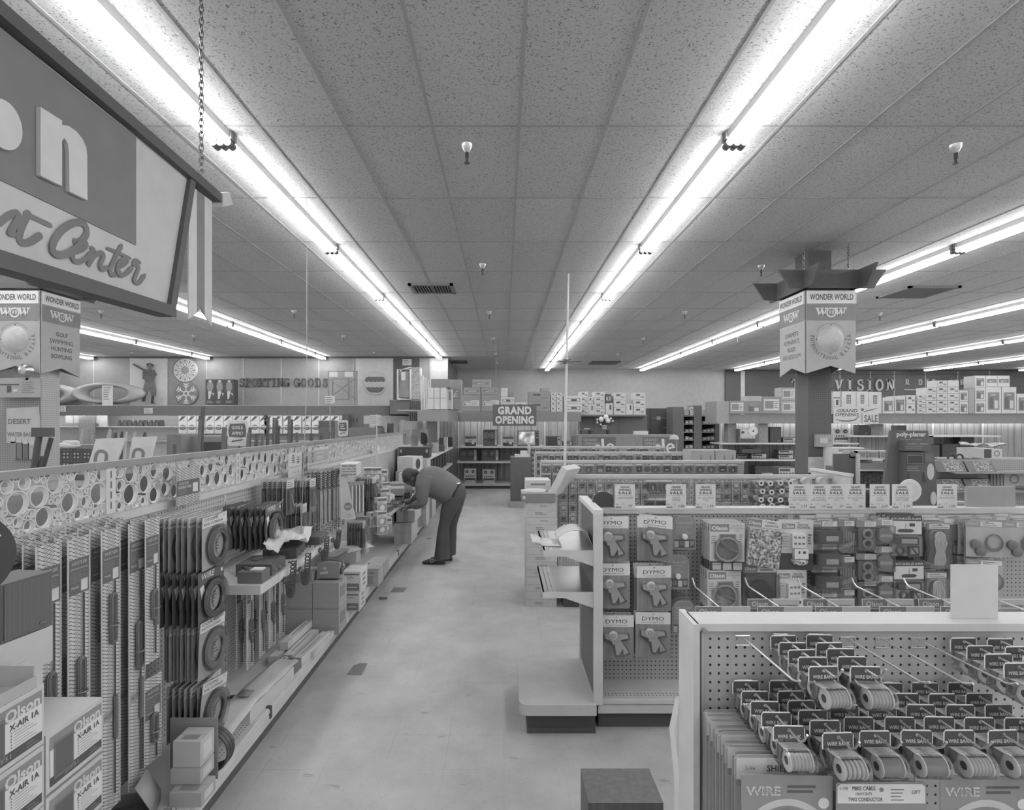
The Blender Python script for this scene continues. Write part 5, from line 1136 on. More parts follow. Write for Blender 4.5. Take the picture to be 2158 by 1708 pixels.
def snow(m, r):
    m.ringf(0, 0, r*.9, r*.97, 'g112', -.052, 40)
    for i in range(6):
        a = R(60*i+30); d = (math.cos(a), math.sin(a)); n_ = (-d[1], d[0])
        stroke(m, [(d[0]*r*.12, d[1]*r*.12), (d[0]*r*.85, d[1]*r*.85)], r*.1, 'g195', -.054)
        for q in (.5, .68):
            for s in (-1, 1): stroke(m, [(d[0]*r*q, d[1]*r*q), (d[0]*r*(q+.18)+n_[0]*s*r*.2, d[1]*r*(q+.18)+n_[1]*s*r*.2)], r*.08, 'g195', -.0545)
    m.ringf(0, 0, r*.16, r*.26, 'g195', -.055, 6)
def wave(m, r):
    for z0, z1 in ((.12, .55), (-.8, -.32)):
        n = 30; top = []; bot = []
        for i in range(n+1):
            x_ = -1+2*i/n; lim = math.sqrt(max(0, .86**2-0)); xx = x_*.84
            e = math.sqrt(max(0, .88**2-xx*xx)); w_ = .05*abs(math.sin(i*math.pi/6))
            top.append((xx*r, -.054, min(z1-w_, e)*r)); bot.append((xx*r, -.054, max(z0+.03-w_ if z0 > 0 else z0, -e)*r))
        for i in range(n):
            if top[i][2] > bot[i][2] and top[i+1][2] > bot[i+1][2]: m.poly([bot[i], bot[i+1], top[i+1], top[i]], 'g100')
disc_sign('round sun emblem on the sporting goods wall', 392, 781, 25, sun, 'g185'); disc_sign('round snowflake emblem below the sun emblem', 394, 830, 25, snow, 'g112'); disc_sign('round wave emblem on the white wall panel', 791, 808, 25, wave, 'g185')
t = thing('ballplayer_figure', 'painted baseball batter figure on the pale wall panel', 'wall figure', (px(320, us), YS-.062, pz(851, us)))
q = lambda x, y: ((x-1297)/4.066*us*1., (1262-y)/4.066*us)
m = MB()
m.prism([q(*p) for p in ((1235, 990), (1250, 970), (1290, 975), (1330, 975), (1352, 1015), (1335, 1035), (1330, 1080), (1255, 1080), (1252, 1060), (1232, 1050))], -.03, 0, 'g92')
m.prism([q(*p) for p in ((1255, 1080), (1332, 1080), (1345, 1150), (1342, 1195), (1308, 1195), (1296, 1120), (1265, 1190), (1235, 1190), (1240, 1130))], -.03, 0, 'g104'); m.prism([q(*p) for p in ((1235, 1190), (1262, 1190), (1250, 1245), (1228, 1245))], -.03, 0, 'g66'); m.prism([q(*p) for p in ((1310, 1195), (1330, 1195), (1325, 1250), (1345, 1262), (1303, 1262))], -.03, 0, 'g66')
m.build('body', t, smooth=0)
m = MB(); a, b = q(1295, 948); m.ball((a, -.015, b), (.09, .03, .11), 'g110', 14, 8); m.build('head', t)
m = MB(); m.prism([q(*p) for p in ((1268, 945), (1270, 922), (1290, 916), (1312, 925), (1330, 940), (1312, 945))], -.035, 0, 'g66'); m.build('cap', t, smooth=0)
m = MB(); m.prism([q(*p) for p in ((1150, 930), (1160, 924), (1255, 978), (1248, 988))], -.035, 0, 'g62'); m.build('bat', t, smooth=0)
m = MB(); m.prism([q(*p) for p in ((1245, 985), (1300, 1005), (1345, 1005), (1355, 1025), (1290, 1030), (1240, 1010))], -.04, -.03, 'g84'); m.build('arm', t, smooth=0)
# sporting goods canopy and shelves
uc = .0141; yc = py(uc)
def canopy(lab, x0, x1, y0, y1, u, d, k, nm='shelf_canopy'):
    m = MB(); X0, X1 = px(x0, u), px(x1, u); z0, z1 = pz(y1, u), pz(y0, u); m.box(X0, X1, 0, .03, z0, z1, k, top='g150'); m.box(X0, X1, .03, d, z1-.03, z1, k, top='g150'); m.box(X0, X0+.03, .03, d, z0, z1-.03, k); m.box(X1-.03, X1, .03, d, z0, z1-.03, k)
    m.box(X0, X1, -.004, 0, z1-.014, z1, 'g150')
    return tag(m.build(nm, None, (0, py(u), 0), smooth=0), lab, 'canopy')
canopy('long dark fascia over the sporting goods shelves', 15, 820, 855, 876, uc, YS-yc-.01, 'g96'); canopy('taller fascia block ending the sporting goods canopy', 821, 885, 843, 873, .01385, YS-py(.01385)-.01, 'g100')
def shelf_lamp(lab, x0, x1, y, u, nm='shelf_lamp'):
    t = thing(nm, lab, 'lamp', (0, py(u), pz(y, u))); m = MB(); m.box(px(x0, u), px(x1, u), -.03, .03, 0, .03, 'g190'); m.build('channel', t)
    m = MB(); m.cyl((px(x0, u)+.02, 0, -.02), (px(x1, u)-.02, 0, -.02), .016, 'shelflight', 8); m.build('tube', t)
for i in range(5): shelf_lamp('lit tube under the sporting goods fascia, %s of its run' % ORD[i+1], 30+155*i, 178+155*i, 871, .0143)
sg = thing('display_shelving', 'white backed wall shelving under the sporting goods fascia', 'shelving', (0, YS-.05, 0))
m = MB(); m.box(px(20, .0145), px(880, .0145), .0, .02, .2, pz(876, .0141), 'g200'); m.build('back_panel', sg)
for z in (pz(899, .0145), 1.2, .7, .25): m = MB(); m.box(px(20, .0145), px(880, .0145), -.55, 0, z-.03, z, 'g170'); m.build('shelf', sg)
ysf = YS-.05-.5
def sm_thing(proto, lab, loc, rz=0, grp=None):
    if not proto.get('u'): proto['u'] = 1; o = proto['o']; o.location = loc; o['label'] = lab; o.rotation_euler = (0, 0, rz)
    else: o = dup(proto['o'], lab, loc, rz) if not proto['o'].data else proto['o'].copy()
    if proto['o'].data and o is not proto['o']: COL.objects.link(o); o.location = loc; o.rotation_euler = (0, 0, rz); o['label'] = lab
    if grp: o['group'] = grp
    return o
# game boards under the canopy
t = thing('boxed_dart_board', '', 'boxed game'); m = MB(); m.box(-.13, .13, 0, .03, -.55, 0, 'g186'); m.rect(-.13, .13, -.2, 0, 'g178', -.001); m.disc(0, -.36, .085, 'g105', -.002, 20); m.ringf(0, -.36, .03, .05, 'g180', -.003, 16)
for i in range(3): m.poly([(-.12+.03*i, -.002, -.16+.02*i), (-.02+.04*i, -.002, -.02), (.02+.04*i, -.002, -.02), (-.08+.03*i, -.002, -.17+.02*i)], 'g62')
m.build('box', t); D = {'o': t}
for i, x in enumerate(list(range(385, 560, 19))+list(range(566, 735, 20))):
    u = ysf/F; sm_thing(D, 'white boxed game with a round target, %s along the bright shelf' % ORD[i+1], at(x, 876.5, u), 0, 'boxed games under the fascia')
D = {'o': tag(MB().lathe([(0, 0), (.05, 0), (.05, .13), (.03, .16), (.03, .19), (0, .19)], 'g80', 10).build('can'), '', 'can')}
for i in range(17): u = (ysf+.05)/F; sm_thing(D, 'small dark can, %s on the bright upper shelf' % ORD[i+1], (px(252+i*5.6+(i*7 % 3), u), ysf+.05+.06*(i % 2), pz(899, .0145)), 0, 'cans on the bright shelf')
for i, (a, b, c, d, k, l) in enumerate(((138, 154, 867, 892, 'g186', 'first'), (155, 170, 867, 892, 'g182', 'second'), (195, 211, 868, 893, 'g190', 'third'), (208, 226, 874, 900, 'g184', 'fourth'))):
    u = (ysf-.02-.02*i)/F; tag(MB().box(px(a, u), px(b, u), 0, .04, pz(d, u), pz(c, u), k).build('pale_board', None, (0, py(u), 0)), '%s pale board hanging beside the floral air mattress' % l, 'board')
u = (ysf-.2)/F; m = MB(); X0, X1 = px(166, u), px(196, u)
m.box(X0, X1, 0, .1, pz(938, u), pz(866, u), 'crinkle'); tag(m.build('air_mattress', None, (0, py(u), 0)), 'mottled floral air mattress hanging under the fascia', 'air mattress')
D = None
for i, (x, y0, w_, k) in enumerate(((222, 902, 11, 'g150'), (231, 910, 9, 'g60'), (241, 908, 9, 'g62'), (247, 909, 6, 'g170'), (262, 909, 9, 'g160'), (281, 910, 13, 'g66'), (143, 902, 8, 'g140'), (155, 903, 7, 'g120'), (204, 905, 8, 'g110'))):
    u = .0112; h_ = .9; m = MB(); n = 16; ww = w_*u*.6
    pts = [(ww*math.cos(R(a)), 1.1*math.sin(R(a)) if math.sin(R(a)) > 0 else .9*math.sin(R(a))) for a in range(0, 360, 20)]
    m.prism(pts, -.02, .02, k); ztop = pz(y0, u); tag(m.build('water_ski', None, (px(x, u), py(u)+.05*i, ztop-1.1), rot=(0, R(6), 0)), ('pale', 'black', 'dark', 'light striped', 'grey', 'long black', 'tall grey', 'slim grey', 'dull grey')[i]+' water ski standing %s in the row before the shelving' % ORD[i+1], 'water ski', 'water skis before the shelving')
# rafts, cots and boxes on top
def raft(lab, x, y, w_, h_, u, rx):
    m = MB(); tr = w_*u*.105; m.torus((0, 0, 0), w_*u/2-tr, tr, 'g158', 'y', 44, 14, h_/w_); c = P(x, y, u); return tag(m.build('inflatable_raft', None, c, rot=(R(rx), 0, 0)), lab, 'raft')
raft('pale inflatable raft with a white price card on the dark fascia', 229, 829.5, 150, 46, .0144, 0); raft('second inflatable raft partly behind the white pegboard column', 95, 831.5, 150, 46, .0147, 0)
u = .0141; m = MB(); m.box(px(215, u), px(237, u), 0, .02, pz(855, u), pz(813, u), 'g192'); m.lines(px(218, u), px(234, u), pz(844, u), pz(815, u), 6, 'g110', -.002); tag(m.build('price_card', None, (0, py(.0141), 0)), 'white price card leaning on the inflatable raft', 'sign card')
u = .01435; m = MB(); X0, X1 = px(433, u), px(493, u); z0, z1 = pz(853, u), pz(800, u); m.box(X0, X1, 0, .25, z0, z1, 'g66')
for i in range(3):
    c = X0+(X1-X0)*(i+.5)/3; w_ = (X1-X0)/6; m.rect(c-w_*.95, c+w_*.95, z0, z1, 'g64', -.002); m.disc(c, z1-.06, .045, 'g170', -.003, 12); m.prism([(c-.08, z1-.1), (c+.08, z1-.1), (c+.1, z1-.25), (c+.05, z1-.36), (c-.06, z1-.36), (c-.1, z1-.25)], -.004, -.002, 'g125'); m.prism([(c-.06, z1-.36), (c+.05, z1-.36), (c+.0, z1-.58), (c-.05, z1-.6)], -.004, -.002, 'g185'); m.prism([(c+.05, z1-.4), (c+.12, z1-.42), (c+.1, z1-.5)], -.004, -.002, 'g185')
    m.lines(c-w_*.7, c+w_*.7, z0+.04, z0+.13, 2, 'g160', -.003)
tag(m.build('ball_player_box', None, (0, py(u), 0)), 'dark box printed with three ball players on the fascia', 'boxed game')
t = thing('folding_cot_frame', 'grey tubular folding cot frame with mesh leaning on the wall', 'cot', (0, py(.01435), 0)); u = .01435
def fr(x0, x1, y0, y1): return [(px(x0, u), 0, pz(y1, u)), (px(x0, u), 0, pz(y0, u)), (px(x1, u), 0, pz(y0, u)), (px(x1, u), 0, pz(y1, u)), (px(x0, u), 0, pz(y1, u))]
m = MB(); m.tube(fr(692, 752, 783, 855), .025, 'g130', 6); m.tube(fr(701, 735, 799, 842), .02, 'g120', 6); m.build('frame', t)
m = MB(); m.tube([(px(692, u), -.02, pz(840, u)), (px(750, u), -.02, pz(797, u))], .016, 'g130', 6); m.tube([(px(692, u), -.02, pz(797, u)), (px(750, u), -.02, pz(842, u))], .016, 'g130', 6); m.build('brace', t)
m = MB()
for i in range(14): m.box(px(694+i*4.3, u)-.004, px(694+i*4.3, u)+.004, -.004, .004, pz(845, u), pz(785, u), 'g140'); m.box(px(693, u), px(751, u), -.004, .004, pz(787+i*4.3, u)-.004, pz(787+i*4.3, u)+.004, 'g140')
m.build('mesh', t)
for i, x in enumerate((694, 727)): m = MB(); m.box(px(x, u), px(x+18, u), -.03, -.02, pz(795, u), pz(784, u), 'g194'); tag(m.build('price_card', None, (0, py(u), 0)), '%s white card clipped to the folding cot frame' % ('first', 'second')[i], 'sign card')
t = thing('rolled_cot', 'folding bed with white tube frame and mattress standing on the fascia block', 'cot', (0, py(.0138), 0)); u = .0138
m = MB(); m.tube(fr(838, 865, 779, 842), .03, 'g192', 6); m.tube([(px(838, u), .3, pz(842, u)), (px(840, u), .3, pz(778, u)), (px(860, u), .3, pz(773, u)), (px(884, u), .3, pz(776, u)), (px(886, u), .3, pz(842, u))], .03, 'g192', 6); m.build('frame', t)
m = MB(); m.box(px(841, u), px(864, u), .03, .35, pz(838, u), pz(783, u), 'g130'); m.box(px(866, u), px(884, u), .05, .4, pz(841, u), pz(774, u), 'crinkle'); m.build('mattress', t); m = MB(); m.box(px(846, u), px(855, u), -.05, -.04, pz(802, u), pz(785, u), 'g192'); m.build('price_tag', t)
D = None
for i in range(5): u = .0128; m = MB(); m.tube([(px(889+i*4, u), .06*i, 2.03), (px(887+i*4, u), .06*i, pz(795+3*i, u)), (px(892+i*4, u), .06*i, pz(792+3*i, u)), (px(895+i*4, u), .06*i, 2.03)], .025, 'g188', 6); tag(m.build('folded_chair', None, (0, py(u), 0)), 'folded white tube chair, %s leaning beside the rolled cot' % ORD[i+1], 'chair', 'folded chairs by the cot')
m = MB(); u = .0150; m.box(px(848, u), px(867, u), 0, .01, pz(770, u), pz(757, u), 'g190'); m.lines(px(850, u), px(865, u), pz(769, u), pz(758, u), 3, 'g110', -.002); tag(m.build('price_card', None, (0, YS-.05, 0)), 'white card high on the dark wall panel', 'sign card')
# ---- clutter between ring screen and sporting goods shelves
XT = -2.62
tubes = [(120, 470, 175, 185, 7), (143, 470, 195, 155, 7), (172, 465, 240, 75, 8), (345, 450, 387, 255, 10), (395, 445, 420, 330, 6), (600, 420, 645, 255, 7), (560, 425, 597, 300, 6), (640, 430, 688, 310, 8), (765, 400, 800, 170, 7), (790, 400, 822, 170, 7), (822, 400, 862, 190, 6), (862, 400, 888, 245, 8), (925, 395, 955, 155, 7), (943, 390, 965, 160, 4), (978, 385, 1003, 185, 6), (1008, 385, 1022, 300, 6), (1143, 370, 1162, 310, 6), (1262, 352, 1268, 330, 3), (1290, 350, 1304, 295, 3), (1235, 352, 1242, 318, 3), (-20, 520, -5, 400, 7), (700, 415, 722, 330, 6)]
for i, (a, b, c, d, w_) in enumerate(tubes):
    xt, yt = 380+c/4.15, 840+d/4.15; xb, yb_ = 380+a/4.15, 840+b/4.15; u = XT/(xt-CX); q = L(xt, yt, XT); sl = (xt-xb)/(yb_-yt)
    zt = q[2]; m = MB(); m.cyl((0, -sl*zt*.5, 0), (0, sl*0, zt), w_*u*.5, 'g66' if i % 3 else 'g84', 8); tag(m.build('long_tube', None, (XT-.02*(i % 3), q[1], 0)), 'dark long tube %s leaning behind the ring screen' % ORD[i+1], 'tube', 'dark long tubes behind the ring screen')
for i, (a, b, c, d, w_) in enumerate(((405, 1640, 505, 1030, 12), (490, 1625, 545, 1460, 8), (545, 1620, 670, 1175, 9))):
    xt, yt = 15+c/7.193, 760+d/7.193; xb, yb_ = 15+a/7.193, 760+b/7.193; X = -3.6; u = X/(xt-CX); q = L(xt, yt, X); sl = (xt-xb)/(yb_-yt)
    m = MB(); m.cyl((-sl*q[2], 0, 0), (0, 0, q[2]), w_*u*.5, 'g60', 8)
    if i == 0: m.cbox((.02, 0, q[2]-.03), (.14, .05, .07), 'g64')
    tag(m.build('dark_pole', None, (q[0], q[1], 0)), ('tall dark pole with a square head', 'short dark pole', 'slim dark pole')[i]+' before the white pegboard column', 'pole')
def leaning_board(lab, x0, x1, xb0, xb1, y0, y1, u):
    m = MB(); A, B, Cc, Dd = (px(x0, u), pz(y0, u)), (px(x1, u), pz(y0-2, u)), (px(xb1, u), pz(y1, u)), (px(xb0, u), pz(y1+4, u))
    e = 1.0; A2, D2 = Dd, Cc
    e0 = Dd[1]/(A[1]-Dd[1]); e1 = Cc[1]/(B[1]-Cc[1]); bot0 = (Dd[0]+(Dd[0]-A[0])*e0, 0); bot1 = (Cc[0]+(Cc[0]-B[0])*e1, 0); m.prism([A, B, bot1, bot0], 0, .02, 'g188')
    cx = (Dd[0]+Cc[0])/2; cz = (Dd[1]+Cc[1])/2+.02; stroke(m, [(cx-.075, cz-.06), (cx-.06, cz+.03)]+arcp(cx-.012, cz+.04, .045, .035, 170, 10, 8)+[(cx+.035, cz+.03), (cx+.02, cz-.06)], .03, 'g110', -.002)
    tag(m.build('white_board', None, (0, py(u), 0)), lab, 'board')
leaning_board('white board with a grey arch mark leaning beyond the ring screen', 202, 264, 187, 246, 925, 972, .0042); leaning_board('second white board with an arch mark, next to the skis', 279, 329, 271, 318, 922, 966, .0046)
def plain(nm, lab, cat, x0, x1, y0, y1, u, d, k, z0=None, fn=None, grp=None, rz=0):
    m = MB(); X0, X1 = px(x0, u), px(x1, u); zb = pz(y1, u) if z0 is None else z0; w_ = X1-X0; h_ = pz(y0, u)-zb
    m.box(-w_/2, w_/2, 0, d, 0, h_, k)
    if fn: fn(m, w_, h_)
    return tag(m.build(nm, None, ((X0+X1)/2, py(u), zb), rz, smooth=0), lab, cat, grp)
for i, (k, h_) in enumerate((('g150', 1.05), ('g112', 1.3), ('g84', 1.34), ('g96', 1.32), ('g78', 1.36), ('g90', 1.3), ('g82', 1.34))): m = MB(); m.box(-3.54, -3.06, 0, .98, 0, h_, k); m.box(-3.062, -3.056, .03, .95, .1, h_-.04, ('g150', 'g105', 'g74', 'g88', 'g70', 'g80', 'g74')[i]); tag(m.build('low_cabinet', None, (0, 2.3+1.0*i, 0), smooth=0), 'low cabinet %s of the row seen through the ring screen' % ORD[i+1], 'cabinet', 'low cabinets behind the ring screen')
plain('grey_cabinet', 'grey cabinet with a dark opening beyond the ring screen', 'cabinet', 395, 475, 920, 970, .0068, .5, 'g118', 0, lambda m, w_, h_: m.rect(-.05, .22, h_-.3, h_-.08, 'g55', -.002)); plain('grey_cabinet', 'plain grey cabinet left of the leaning tubes', 'cabinet', 352, 382, 916, 970, .0066, .5, 'g110', 0); plain('grey_cabinet', 'slatted grey cabinet below the boxed games', 'cabinet', 671, 704, 887, 925, .0092, .4, 'g96', 0, lambda m, w_, h_: [m.rect(-w_/2, w_/2, h_-.03-.03*i, h_-.02-.03*i, 'g70', -.002) for i in range(4)])
plain('louvred_rack', 'narrow louvred rack beside the slatted cabinet', 'rack', 705, 713, 888, 920, .0092, .3, 'g120', 0); plain('display_counter', 'grey display counter before the bright gun shelves', 'counter', 735, 800, 902, 925, .0105, .5, 'g110', 0); plain('tall_box', 'grey tall box with three slots beneath the fascia block', 'box', 733, 757, 873, 896, .0113, .4, 'g98', 0, lambda m, w_, h_: [m.rect(-w_*.35+w_*.3*i, -w_*.25+w_*.3*i, h_-.2, h_-.1, 'g60', -.002) for i in range(3)])
plain('dark_board', 'dark panel beside the tall slotted box', 'panel', 721, 735, 873, 895, .0112, .2, 'g84', 0); plain('white_poster', 'white poster hanging before the gun shelves', 'poster', 779, 802, 875, 896, .01408, .008, 'g192', None, lambda m, w_, h_: m.lines(-w_*.4, w_*.4, h_*.1, h_*.9, 5, 'g130', -.002))
for i in range(6): u = .0132; m = MB(); m.tube([(0, 0, 0), (.03, 0, .45), (.02, 0, .75), (.035, 0, 1.05)], [.05, .045, .025, .02], 'g70', 6); tag(m.build('rifle', None, (px(862+i*4.2, u), py(u), pz(925, u))), 'rifle %s standing in the rack at the end of the gun shelves' % ORD[i+1], 'rifle', 'rifles in the end rack')
plain('display_counter', 'plain counter under the gun shelf goods', 'counter', 752, 862, 912, 940, .0119, .5, 'g100', 0)
for i, (a, b, c, d, k) in enumerate(((808, 816, 892, 912, 'g170'), (818, 828, 893, 912, 'g80'), (829, 838, 895, 911.8, 'g150'), (845, 852, 886, 912, 'g178'), (790, 803, 899, 912, 'g60'), (762, 775, 894, 912, 'g120'))): plain('boxed_goods', 'boxed goods %s on the gun counter' % ORD[i+1], 'box', a, b, c, d, .0120, .2, k, pz(912, .0119), None, 'boxes on the gun counter')
def gunsign(lab, x0, x1, y0, y1, X, txt):
    u = X/((x0+x1)/2-CX); w_ = (x1-x0)*u; h_ = (y1-y0)*u; t = thing('tall_sign', lab, 'sign', (px((x0+x1)/2, u), py(u), 0)); zb = pz(y1, u)
    m = MB(); m.prism([(-w_/2, zb+.02), (-w_/2+.02, zb), (w_/2-.02, zb), (w_/2, zb+.02), (w_/2, zb+h_-.02), (w_/2-.02, zb+h_), (-w_/2+.02, zb+h_), (-w_/2, zb+h_-.02)], -.012, .012, 'g186'); m.prism([(-w_*.4, zb+h_*.35), (w_*.38, zb+h_*.3), (w_*.42, zb+h_*.6), (w_*.36, zb+h_*.86), (-w_*.36, zb+h_*.84), (-w_*.44, zb+h_*.6)], -.014, -.012, 'g84')
    for i, s in enumerate(txt): m.text(s, 0, zb+h_*(.7-.22*i), h_*.13, 'g192', w_*.55, -.0155, .03, .15)
    if not txt: m.lines(-w_*.3, w_*.3, zb+h_*.42, zb+h_*.76, 3, 'g190', -.0155)
    m.prism([(-w_*.3, zb+h_*.14), (w_*.2, zb+h_*.2), (w_*.3, zb+h_*.26), (-w_*.25, zb+h_*.2)], -.015, -.013, 'g70'); m.disc(-w_*.3, zb+h_*.24, w_*.1, 'g196', -.0145); m.disc(w_*.33, zb+h_*.26, w_*.1, 'g196', -.0145)
    m.build('board', t); m = MB(); m.cyl((0, .03, 0), (0, .03, zb+.1), .016, 'g120', 8); m.lathe([(0, 0), (.16, 0), (.16, .015), (0, .03)], 'g80', 16); m.build('post', t)
gunsign('white rimmed sign reading guns and ammo on a post', 480, 523, 885, 940, -2.87, ('GUNS &', 'AMMO')); gunsign('smaller white rimmed sign before the slatted cabinet', 713, 733, 886, 920, -2.87, ())
u = .0086; t = thing('stand_sign', 'white sign card on a thin stand below the cot frame', 'sign', (px(695, u), py(u), 0)); m = MB(); m.box(-.09, .09, -.004, .004, pz(850, u), pz(835, u), 'g190'); m.lines(-.07, .07, pz(849, u), pz(836, u), 3, 'g110', -.006); m.build('card', t); m = MB(); m.cyl((0, .01, 0), (0, .01, pz(850, u)), .008, 'g150', 6); m.lathe([(0, 0), (.12, 0), (.03, .03), (0, .03)], 'g120', 12); m.build('post', t)
for i, (a, b) in enumerate(((313, 872), (130, 868))): u = uc; m = MB(); m.box(px(a-9, u), px(a+9, u), -.012, -.004, pz(b, u), pz(b-12, u), 'g185'); m.lines(px(a-7, u), px(a+7, u), pz(b-1, u), pz(b-11, u), 3, 'g100', -.014); tag(m.build('shelf_notice', None, (0, yc, 0)), ('small notice on the fascia below the baseball figure', 'small notice on the fascia by the pegboard column')[i], 'sign card')
# shoe boxes and shoes beyond the white pegboard column
i = 0
for r in range(5):
    for c in range(9):
        i += 1; a = 125+c*7.3; b = 946+r*7.4; u = .0070; plain('shoe_box', 'dark shoe box with a pale label, row %s place %s' % (ORD[r+1], ORD[c+1]), 'shoe box', a, a+7, b, b+7.2, u, .3, ('g60', 'g64', 'g70')[(r+c) % 3], None, lambda m, w_, h_: m.rect(-w_*.3, w_*.2, h_*.25, h_*.75, 'g160' if (r*c) % 3 else 'g90', -.002), 'shoe boxes in the rack')
plain('shoe_rack_plinth', 'plain plinth carrying the rows of dark shoe boxes', 'plinth', 124, 192, 983.2, 1000, .00699, .36, 'g120', 0)
plain('shoe_rack', 'pegboard rack holding the shoe boxes', 'rack', 122, 196, 938, 985, .0074, .35, 'g120', 0)
for i in range(3): m = MB(); m.ball((0, 0, .04), (.14, .05, .05), 'g192', 12, 6); m.ball((.06, 0, .075), (.07, .045, .05), 'g185', 10, 6); u = .0068; tag(m.build('white_shoe', None, at(131+8*i, 945.5, .0071), R(20)), 'white shoe %s on the sloping rack by the pegboard column' % ORD[i+1], 'shoe', 'white shoes on the rack')
# ---- electronics corner: canopies, shelving and counters
ue = .0125; zt_ = pz(869, ue); zb_ = pz(889, ue)
canopy('grey fascia over the tape recorder shelves', 966, 1225, 869, 889, ue, .7, 'g122')
m = MB(); X1 = -1.205; X0 = -2.3; m.box(-1.86, X1, py(.0102), py(.0102)+.03, pz(888, .0102), pz(864, .0102), 'g128'); m.box(X1-.03, X1, py(.0102)+.03, py(ue), pz(888, .0102), pz(864, .0102), 'g118'); m.box(X0, X1-.03, py(.0102)+.03, py(ue)+.6, pz(864, .0102)-.03, pz(864, .0102), 'g150'); tag(m.build('shelf_canopy', None, smooth=0), 'grey fascia returning along the side shelves', 'canopy')
sh = thing('display_shelving', 'wood panelled shelving with tape recorders and televisions', 'shelving', (0, py(.0134), 0)); u = .0134
m = MB(); m.box(px(926, u), px(1226, u), 0, .03, 0, pz(866, u), 'panel150'); m.build('back_panel', sh, smooth=0)
for z, xa, xb in ((pz(941, ue), 963, 1225), (pz(973, ue), 963, 1090), (pz(1021, ue), 963, 1090)): m = MB(); m.box(px(xa, ue), px(xb, ue), py(ue)-py(.0134), 0, z-.045, z, 'g176'); m.build('shelf', sh)
m = MB(); m.box(px(963, ue), px(1090, ue), py(ue)-py(.0134)+.05, 0, 0, pz(1021, ue)-.05, 'g62'); m.build('kick_plate', sh)
for x in (966, 1057, 1148, 1217): m = MB(); m.box(px(x, u)-.02, px(x, u)+.02, -.02, 0, .2, pz(889, u), 'g186'); m.build('upright', sh)
for i in range(3): shelf_lamp('lit tube under the recorder fascia, %s of its run' % ORD[i+1], 970+85*i, 1050+85*i, 882, .0130)
s3 = thing('side_shelving', 'white edged side shelves with horn speakers and dark speakers', 'shelving', (0, 0, 0))
for z, ya, yb_ in ((pz(941, ue), 9.84, 14.2), (pz(974, ue), 9.84, 14.0)): m = MB(); m.box(-1.85, -1.33, ya, yb_, z-.045, z, 'g182'); m.build('shelf', s3)
m = MB(); m.box(-1.9, -1.87, 9.84, 15.2, 0, pz(888, .0102), 'panel140'); m.build('back_panel', s3, smooth=0); m = MB(); m.box(-1.86, -1.36, 9.84, 14.2, 0, .15, 'g66'); m.build('kick_plate', s3)
shelf_lamp('lit tube under the side fascia', 893, 925, 881, .0112)
def horn(lab, X, Y, r, s): m = MB(); m.lathe([(.03, 0), (.04, .06), (.09, .14), (r, .24), (r*.97, .235), (.03, .06)], s, 18); m.box(-.03, .03, -.03, .03, -.06, 0, 'g70'); tag(m.build('horn_speaker', None, (X, Y, pz(941, ue)+.18), rot=(R(75), 0, R(-40))), lab, 'horn speaker')
horn('dark horn speaker on the side shelf', -1.5, 10.9, .2, 'g96'); horn('pale horn speaker before the dark one on the side shelf', -1.55, 10.25, .16, 'g160')
for i, (x0, x1, y0, y1, u, k, l) in enumerate(((925, 940, 923, 941, .0118, 'g66', 'dark box speaker'), (935, 942, 922, 943, .0112, 'g176', 'upright pale box'), (944, 953, 922, 938, .0122, 'g60', 'dark upright radio'), (921, 935, 939, 949, .0103, 'g70', 'dark low microphone base'), (908, 922, 934, 950, .0098, 'g150', 'grey coil of parts'))): plain('shelf_item', l+' on the side shelf top', 'electronics', x0, x1, y0, y1, u, .2, k, pz(941, ue))
for i in range(7): m = MB(); m.box(-.2, .14, 0, .28, 0, .30, ('g60', 'g66', 'g58')[i % 3]); m.add([(.141, .02, .02), (.141, .26, .02), (.141, .26, .28), (.141, .02, .28)], [(0, 1, 2, 3)], 'g52'); tag(m.build('dark_speaker', None, (-1.55, 10.0+.5*i, pz(974, ue)+.001)), 'dark box speaker %s on the lower side shelf' % ORD[i+1], 'speaker', 'speakers on the lower side shelf')
plain('grey_partition', 'grey partition ending the ring screen', 'partition', 868, 886, 905, 945, .0092, .04, 'g110', 0); plain('grey_partition', 'pale grey board behind the ring screen end', 'partition', 884, 901, 906, 935, .0096, .03, 'g132', 0)
